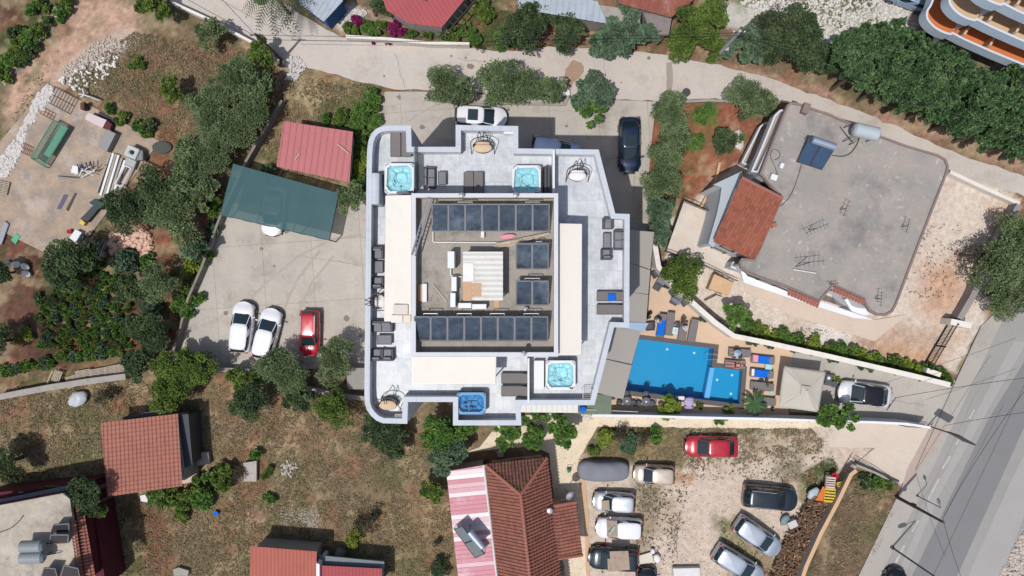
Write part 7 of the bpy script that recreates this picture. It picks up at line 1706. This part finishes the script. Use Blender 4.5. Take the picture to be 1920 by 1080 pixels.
lamp('smaller lamp on the pavement beside the dark thick pole',1719,929,3.6,110,.4,.25,.045)
# double billboard sign
q=P(1739,798,0); t=thing('road_sign','tall sign board seen edge on at the corner of the forecourt','road sign',(q.x,q.y,0)); 
obj('post',M().cyl((0,0,0),(0,0,5.1),.06,n=8),m_dark,t); aa=R(-32)
obj('sign_board',M().box(.4,-.25,4.2,1.5,.12,1.6,R(-30)),mk('sign board back',C(84,82,84),.6,.08),t,bevel=.01)
obj('sign_frame',M().tube([(-.25,.13,5.02),(1.05,-.63,5.02),(1.05,-.63,3.38),(-.25,.13,3.38),(-.25,.13,5.02)],.03,4),m_black,t)
q=P(1715,837-30,0)
def wire(lab,a,za,b,zb,sag=.5,r=.018,n=14):
    A_=P(*a,za); B_=P(*b,zb); pts=[A_.lerp(B_,i/n)-Vector((0,0,sag*4*(i/n)*(1-i/n))) for i in range(n+1)]
    m=M().tube(pts,r,4); tag(obj('overhead_wire',m,m_black),lab,'wire','overhead wires')
wire('upper wire along the lane from the wooden pole to the concrete pole',(480,66),7,(1385,62),7.7,.6); wire('lower wire along the lane from the wooden pole to the concrete pole',(482,74),6.6,(1383,66),7.5,.9)
wire('wire from the wooden pole off the top left corner',(481,68),6.7,(380,-40),7,.3); wire('second wire from the wooden pole crossing the lane up left',(484,70),6.5,(300,-30),6.2,.3)
wire('wire crossing the driveway to the road from the parasol end',(1678,746),3.2,(1990,700),8,.5); wire('wire crossing the road right of the sign board',(1772,798),5,(1990,765),8,.4)
wire('wire from the dark thick pole up along the road',(1768,972),7.1,(1925,728),7.1,.4); wire('wire from the dark thick pole down along the road',(1768,972),7.1,(1830,1150),7.1,.4); wire('wire from the concrete pole along the lane to the right',(1385,62),7.7,(2000,170),7.7,.6)
wire('thin wire over the lane above the conifers',(1385,62),7.5,(2050,300),7.5,.6)
# --- workshop slab clutter ---
t=thing('green_rack','long green steel rack with one solid green side','rack',P(93,268,0)); c=[P(58,296,.75),P(83,312,.75),P(127,240,.75),P(100,226,.75)]
m=M(); g_=mk('green painted steel',C(86,146,120),.6,.1,2,8)
for a,b in zip(c,c[1:]+c[:1]): m.cyl(a,b,.06,n=4)
for p in c: m.cyl((p.x,p.y,.05),p,.05,n=4)
obj('frame',m,g_,t,True); m=M()
for i in range(1,26): m.cyl(c[0].lerp(c[3],i/26),c[1].lerp(c[2],i/26),.04,n=4)
obj('bars',m,mk('grey green bars',C(104,128,112),.7),t,True); obj('tray',M().slab(c[1].lerp(c[2],.22)+Vector((0,0,.03)),c[2]+Vector((0,0,.03)),c[2].lerp(c[3],.42)+Vector((0,0,.03)),c[1].lerp(c[2],.22).lerp(c[0].lerp(c[3],.22),.42)+Vector((0,0,.03)),.05),g_,t,True)
def slabthing(name,lab,cat,px,z,h,mat,bev=.02,z0=.05):
    m=M().prism(P2(px,z0+h),z0,z0+h); return tag(obj(name,m,mat,bevel=bev),lab,cat)
slabthing('wrapped_pallet','pinkish white wrapped pallet on the workshop slab','pallet',[(160,218),(166,211),(200,225),(192,240),(160,224)],0,.7,mk('pinkish wrap',C(208,190,190),.6,.06,1,8))
slabthing('grey_cabinet','grey steel cabinet lying on the workshop slab','cabinet',[(184,276),(198,242),(217,250),(200,284)],0,.75,mk('grey steel cabinet',C(140,142,142),.5,.05))
slabthing('maroon_crate','dark maroon crate between the wrapped pallet and the cabinet','crate',[(200,226),(210,232),(206,243),(194,240)],0,.6,mk('maroon plastic',C(84,30,36),.6))
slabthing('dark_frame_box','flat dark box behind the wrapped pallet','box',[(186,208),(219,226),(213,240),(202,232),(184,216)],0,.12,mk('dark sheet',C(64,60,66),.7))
slabthing('brown_barrel_box','dark brown barrel at the edge of the workshop slab','barrel',[(150,192),(158,191),(158,204),(150,205)],0,.8,mk('brown barrel',C(84,54,50),.6),.06)
q=P(247,286,.9)
def ringtank(lab,x,y):
    t=thing('plastic_tank',lab,'tank',(*P(x,y,1)[:2],.05),R(-25)); m=M().ring([(-.55,-.5),(.55,-.5),(.55,.5),(-.55,.5)],[(-.2,-.16),(.2,-.16),(.2,.16),(-.2,.16)],.1,1.0); obj('shell',m,mk('whitish tank',C(186,192,188),.5,.08),t,bevel=.12); obj('skid',M().box(0,0,.05,1.0,.9,.1),m_dark,t); return t
ringtank('whitish square plastic tank with a hole by the white beams',247,285)
slabthing('grey_bin','rounded grey bin behind the whitish square tank','bin',[(255,276),(268,282),(268,300),(254,300)],0,.8,mk('dull grey bin',C(128,132,134),.7),.1)
slabthing('grey_tarp_box','low grey tarpaulin box below the square tank','box',[(238,294),(256,302),(250,318),(232,306)],0,.5,mk('pale grey tarp',C(170,174,172),.7,.08),.08)
for i,(a,b) in enumerate([((205,290),(181,360)),((212,287),(188,366)),((217,288),(194,368)),((222,290),(198,370)),((228,296),(205,370)),((234,300),(212,362))]):
    tag(obj('long_beam',M().slab(*[P(a[0]-2,a[1],.35),P(a[0]+2,a[1]+1,.35),P(b[0]+2,b[1]+1,.35),P(b[0]-2,b[1],.35)],.25),m_tub if i%2 else m_oldwood),'%s long pale beam from the left in the stack on the workshop slab'%ORD[i],'beam','long beams on the workshop slab')
t=thing('tube_rack','white rectangular metal frame propped beside the beams','frame',P(232,330,.1)); fr4=[P(215,345,.6),P(228,350,.6),P(246,315,.6),P(235,310,.6)]; m=M()
for a,b in zip(fr4,fr4[1:]+fr4[:1]): m.cyl(a,b,.07,n=4)
obj('tube_frame',m,m_tub,t,True)
# pallets
def pallet(lab,px,z=.15,n=8,mat=m_oldwood,group='wooden pallets'):
    c=[P(x,y,z) for x,y in px]; t=thing('wooden_pallet',lab,'pallet',sum(c,Vector())/4,0,group); m=M()
    for i in range(n):
        u0=(i+.12)/n; u1=(i+.85)/n; m.slab(c[0].lerp(c[3],u0),c[1].lerp(c[2],u0),c[1].lerp(c[2],u1),c[0].lerp(c[3],u1),.03)
    obj('boards',m,mat,t,True); m=M()
    for v in(.05,.5,.95): m.slab(*[p-Vector((0,0,.035)) for p in (c[0].lerp(c[1],max(0,v-.05)),c[0].lerp(c[1],v+.05),c[3].lerp(c[2],v+.05),c[3].lerp(c[2],max(0,v-.05)))],.09)
    obj('runners',m,mat,t,True); return t
pallet('wooden pallet cut by the left edge on the workshop slab',[(-8,336),(2,340),(0,372),(-14,366)][0:0]+[(-6,362),(12,366),(18,342),(-2,338)],.25)
for i,px in enumerate([[(122,708),(146,700),(150,722),(127,730)],[(140,696),(168,691),(172,715),(148,718)],[(168,693),(198,688),(200,711),(170,714)],[(196,688),(214,684),(216,708),(198,711)],[(212,685),(232,681),(234,704),(214,708)]]):
    pallet('%s pallet from the left in the row along the pale garden wall'%ORD[i],px,.35+.03*i,9,group='pallets along the pale garden wall')
pallet('tilted old pallet at the left end of the pallet row',[(95,712),(103,694),(118,698),(110,718)],.4,5,group='pallets along the pale garden wall'); 
tag(obj('batten',M().cyl(P(88,718,.2),P(98,695,.5),.05,n=4),m_wood),'light batten leaning left of the tilted old pallet','batten')
tag(obj('thorn_twig',M().cyl(P(22,729,.1),P(38,719,.3),.03,n=4).cyl(P(26,722,.1),P(34,733,.2),.025,n=4),m_oldwood),'small forked stick above the pale garden wall','stick')
# scrap lumber by the dark trees
rs=random.Random(11)
ms=[m_oldwood,mk('reddish lumber',C(150,104,84),.9,.15),mk('dark lumber',C(100,84,74),.9,.15),mk('greenish lumber',C(130,150,140),.9,.15)]
for i in range(26):
    x=150+i*1.9; y=452+i*.55; L_=rs.uniform(.8,1.5); dx,dy=12*L_,-20*L_
    tag(obj('lumber',M().cyl(P(x-dx/2+rs.uniform(-3,3),y-dy/2,.15+.02*(i%7)),P(x+dx/2+rs.uniform(-3,3),y+dy/2,.2+.03*(i%5)),.05,n=4),ms[rs.randrange(4)]),'old lumber length in the scrap pile beside the workshop slab','lumber','lumber in the scrap pile')
for i in range(14):
    x=268+i*2.6; y=300+i*1.2; tag(obj('firewood_pole',M().cyl(P(x,y,.3+.04*(i%3)),P(x-12,y+24,.25+.04*(i%4)),.06,n=5),[m_oldwood,ms[1]][i%2]),'wooden pole in the stack right of the workshop slab','pole','poles stacked right of the workshop slab')
slabthing('white_sheet','white rectangular board beside the scrap lumber','board',[(130,446),(141,430),(153,436),(142,455)],0,.5,m_tub)
slabthing('yellow_crate','bright yellow crate at the scrap pile','crate',[(148,418),(152,412),(160,417),(156,423)],0,.45,m_yel)
slabthing('dark_trough','dark steel trough at the bottom corner of the slab','trough',[(150,410),(176,384),(186,390),(164,416)],0,.5,mk('dark trough',C(56,62,66),.6))
slabthing('green_board','small green board lying on the slab','board',[(20,450),(30,437),(38,443),(29,458)],0,.06,mk('green board',C(88,168,128),.7),.01)
slabthing('metal_sheets','long grey metal sheets at the left edge of the slab','metal sheets',[(-6,450),(8,414),(16,420),(2,460)],0,.2,mk('grey metal sheet',C(150,156,162),.5,.1))
slabthing('green_skip','dark green skip corner behind the dark tree','skip',[(166,380),(178,372),(196,382),(186,392)],0,.8,mk('dark green skip',C(40,70,66),.6))
slabthing('violet_glass','small dark violet glass pane lying on the slab','pane',[(106,392),(120,364),(128,366),(114,392)],0,.04,mk('violet pane',C(96,92,120),.3),.005)
slabthing('dark_plank','narrow dark plank on the slab right of the violet pane','plank',[(123,393),(140,362),(144,362),(128,396)],0,.06,mk('dark plank',C(82,76,72),.8),.005)
tag(obj('red_bucket',M().lathe(*P(129,434,.4)[:2],[(.16,.05),(.2,.4),(.17,.4),(.02,.3)],12),m_redp),'red bucket beside the white board','bucket')
tag(obj('round_drum',M().lathe(*P(186,476,.8)[:2],[(.28,0),(.3,.8),(.2,.85),(.02,.86)],14),mk('pinkish drum',C(186,166,154),.7)),'round pinkish drum at the bottom of the scrap pile','drum')
tag(obj('well_cover',M().lathe(*P(303,276,.2)[:2],[(.75,0),(.75,.18),(.6,.22),(.02,.23)],20,1.1,.7),mk('dark round cover',C(76,80,74),.8)),'dark round cover on the red soil beside the slab','cover')
tag(obj('driftwood',M().tube([P(152,182,.3),P(158,178,.6),P(170,182,.7),P(186,188,.4)],.07,6).tube([P(158,178,.6),P(155,166,.5)],.09,6).tube([P(158,178,.6),P(148,176,.4)],.07,6),mk('bleached wood',C(196,200,202),.8,.1)),'bleached white dead branch at the slab edge','branch')
def frameheap():
    t=thing('tube_tangle','tangle of white metal tubes with dark prongs on the slab','metal frame',P(150,322,.1)); m=M(); d=M()
    for a,b in [((132,318),(178,322)),((140,328),(170,312)),((148,330),(160,308)),((145,312),(176,330)),((136,322),(150,312)),((150,334),(178,318))]: m.cyl(P(*a,.5),P(*b,.7),.035,n=4)
    for i in range(4): d.cyl(P(145+8*i,308-2*i,.9),P(150+8*i,322-2*i,.6),.05,n=4)
    d.cyl(P(108,330,.1),P(150,334,.6),.03,n=4); d.cyl(P(175,324,.5),P(191,309,.9),.04,n=4)
    obj('tubes',m,m_tub,t,True); obj('prongs',d,m_dark,t,True); obj('panel',M().slab(*offs([(133,324),(146,326),(146,312),(136,310)],.8),.05),m_tub,t,True)
frameheap()
def grill(lab,x,y,w,d,rz,n=7,z=.12):
    q=P(x,y,z); t=M(); ca,sa=math.cos(R(rz)),math.sin(R(rz)); tr=lambda a,b:(q.x+a*ca-b*sa,q.y+a*sa+b*ca,z)
    for i in range(n): u=-w/2+w*i/(n-1); t.cyl(tr(u,-d/2),tr(u,d/2),.018,n=4)
    for v in(-d/2,0,d/2): t.cyl(tr(-w/2,v),tr(w/2,v),.02,n=4)
    tag(obj('steel_mesh',t,m_rust if n<9 else m_dark),lab,'steel mesh')
grill('faint rusty reinforcing mesh at the top of the slab',118,188,2.2,1.5,-28,9); grill('small rusty grille near the rubble bank',90,213,1.2,.6,-28,5); grill('rusty grille below the rubble bank',50,280,1.0,.8,-25,7)
# white sacks
for i,(x,y,r) in enumerate([(30,496,10),(47,500,-25),(49,513,-20)]):
    q=P(x,y,.3); t=tag(obj('white_sack',M().ell(q,.42,.26,.2,16,10,R(r),.05),m_toww,smooth=True),'%s of three white sacks lying on the brown soil'%['leftmost','upper right','lowest'][i],'sack','white sacks on the soil')
tag(obj('blue_sack',M().ell(P(15,490,.2),.18,.12,.1,12,8,0,.05),mk('blue sack',C(60,90,150),.7),smooth=True),'little blue bag left of the white sacks','bag')
tag(obj('tarp_bundle',M().ell(P(146,748,.35),.85,.62,.4,22,12,.5,.09),mk('pale grey plastic tarp',C(190,196,202),.45,.12,2,6),smooth=True),'crumpled pale plastic tarp bundle below the garden wall','tarp bundle')
slabthing('concrete_block','weathered grey concrete trough right of the orange house','trough',[(365,850),(390,847),(393,870),(368,874)],0,.5,m_stonew); slabthing('white_crates','pale crates at the right corner of the orange house','crates',[(338,882),(367,878),(369,902),(340,908)],0,.6,mk('pale crates',C(198,178,160),.8,.2,3,9))
slabthing('stone_slab','pale grey stone block in the dry lawn','block',[(456,868),(481,864),(481,903),(457,903)],0,.4,mk('pale block',C(172,166,160),.9,.2,2,8)); slabthing('rock','flat pale rock at the bottom of the dry lawn','rock',[(324,1068),(334,1064),(354,1070),(352,1080),(326,1080)],0,.3,m_stonew)
slabthing('white_debris','white plastic scraps below the orange house','scraps',[(262,930),(278,925),(276,942),(264,940)],0,.2,m_toww)
tag(obj('blue_bucket',M().lathe(*P(405,963,.3)[:2],[(.16,0),(.2,.35),(.17,.35),(.02,.3)],12),m_towb),'little blue bucket in the dry lawn','bucket')
q=P(1067,882,.3); t=thing('garden_hose_reel','green hose reel on the stone path','hose reel',(q.x,q.y,.03)); obj('drum',M().cyl((-.12,0,.22),(.12,0,.22),.2,n=16),mk('green plastic',C(60,120,90),.5),t); obj('handle',M().tube([(-.18,-.1,0),(-.18,.3,.5),(.18,.3,.5),(.18,-.1,0)],.02),m_dark,t)
# satellite dish and unit beside the tiled house
q=P(1069,928,3.0); t=thing('satellite_dish','lilac grey satellite dish beside the clay roofed house','satellite dish',(q.x,q.y,2.2)); m=M(); vs=[]
m.lathe(0,0,[(.42,.16),(.36,.08),(.22,.02),(.02,0)],22); o=obj('dish',m,mk('dish grey',C(170,164,178),.5),t,smooth=True); o.location=(0,0,.75); o.rotation_euler=(R(25),R(20),0); obj('mast',M().cyl((-.2,-.3,-2.2),(0,0,.75),.03),m_dark,t)
tag(obj('ac_box',M().box(*P(1057,941,2.4),.55,.42,.6,R(5)),mk('grey unit',C(160,160,164),.6),bevel=.03),'grey box unit below the satellite dish','air conditioner')
slabthing('white_board','white boards lying on the gravel at the bottom','boards',[(1262,1066),(1312,1065),(1314,1090),(1264,1090)],0,.5,mk('dirty white board',C(216,214,214),.6,.08,1,6)); slabthing('concrete_slab','pale slab lying right of the dark estate car','slab',[(1198,1042),(1222,1035),(1226,1055),(1200,1058)],0,.2,mk('pale slab',C(214,204,192),.8,.08))
for i,(x,y,r,l) in enumerate([(1224,1033,.2,'top'),(1232,1047,.32,'bottom')]): tag(obj('white_tub',M().ell(P(x,y,.25),r,r*1.2,.22,16,8,.3,.05),m_toww,smooth=True),'%s white plastic tub beside the pale slab'%l,'tub')
tag(obj('red_scrap',M().ell(P(1132,1021,.1),.2,.14,.08,12,6,0,.2),m_redp,smooth=True),'little red scrap between the parked cars','scrap')
slabthing('porch_chest','grey box in the shadow of the clay roofed house','box',[(932,849),(944,848),(945,857),(933,858)],0,.6,mk('grey chest',C(150,152,154),.7)); 
slabthing('small_shed_roof','grey flat box roof against the hotel west wall','box',[(648,690),(690,690),(690,730),(652,730)],0,1.2,mk('grey unit roof',C(150,146,142),.8,.1,2,8))
tag(obj('white_tarp',M().ell(P(1385,262,.3),.5,.9,.25,16,8,.1,.12),mk('white tarp',C(214,204,204),.7,.1,2,8),smooth=True),'white tarpaulin in the garden beside the villa balconies','tarp')
tag(obj('white_vehicle_cover',M().prism(P2([(1232,186),(1240,178),(1276,180),(1278,196),(1232,196)],1.0),.05,1.0),m_tub,bevel=.08),'white crate at the lane under the topmost east olive tree','crate')
slabthing('wood_sill','low wall like stack of timber at the tree strip','timber',[(1052,170),(1068,168),(1069,178),(1054,180)],0,.4,m_toww)
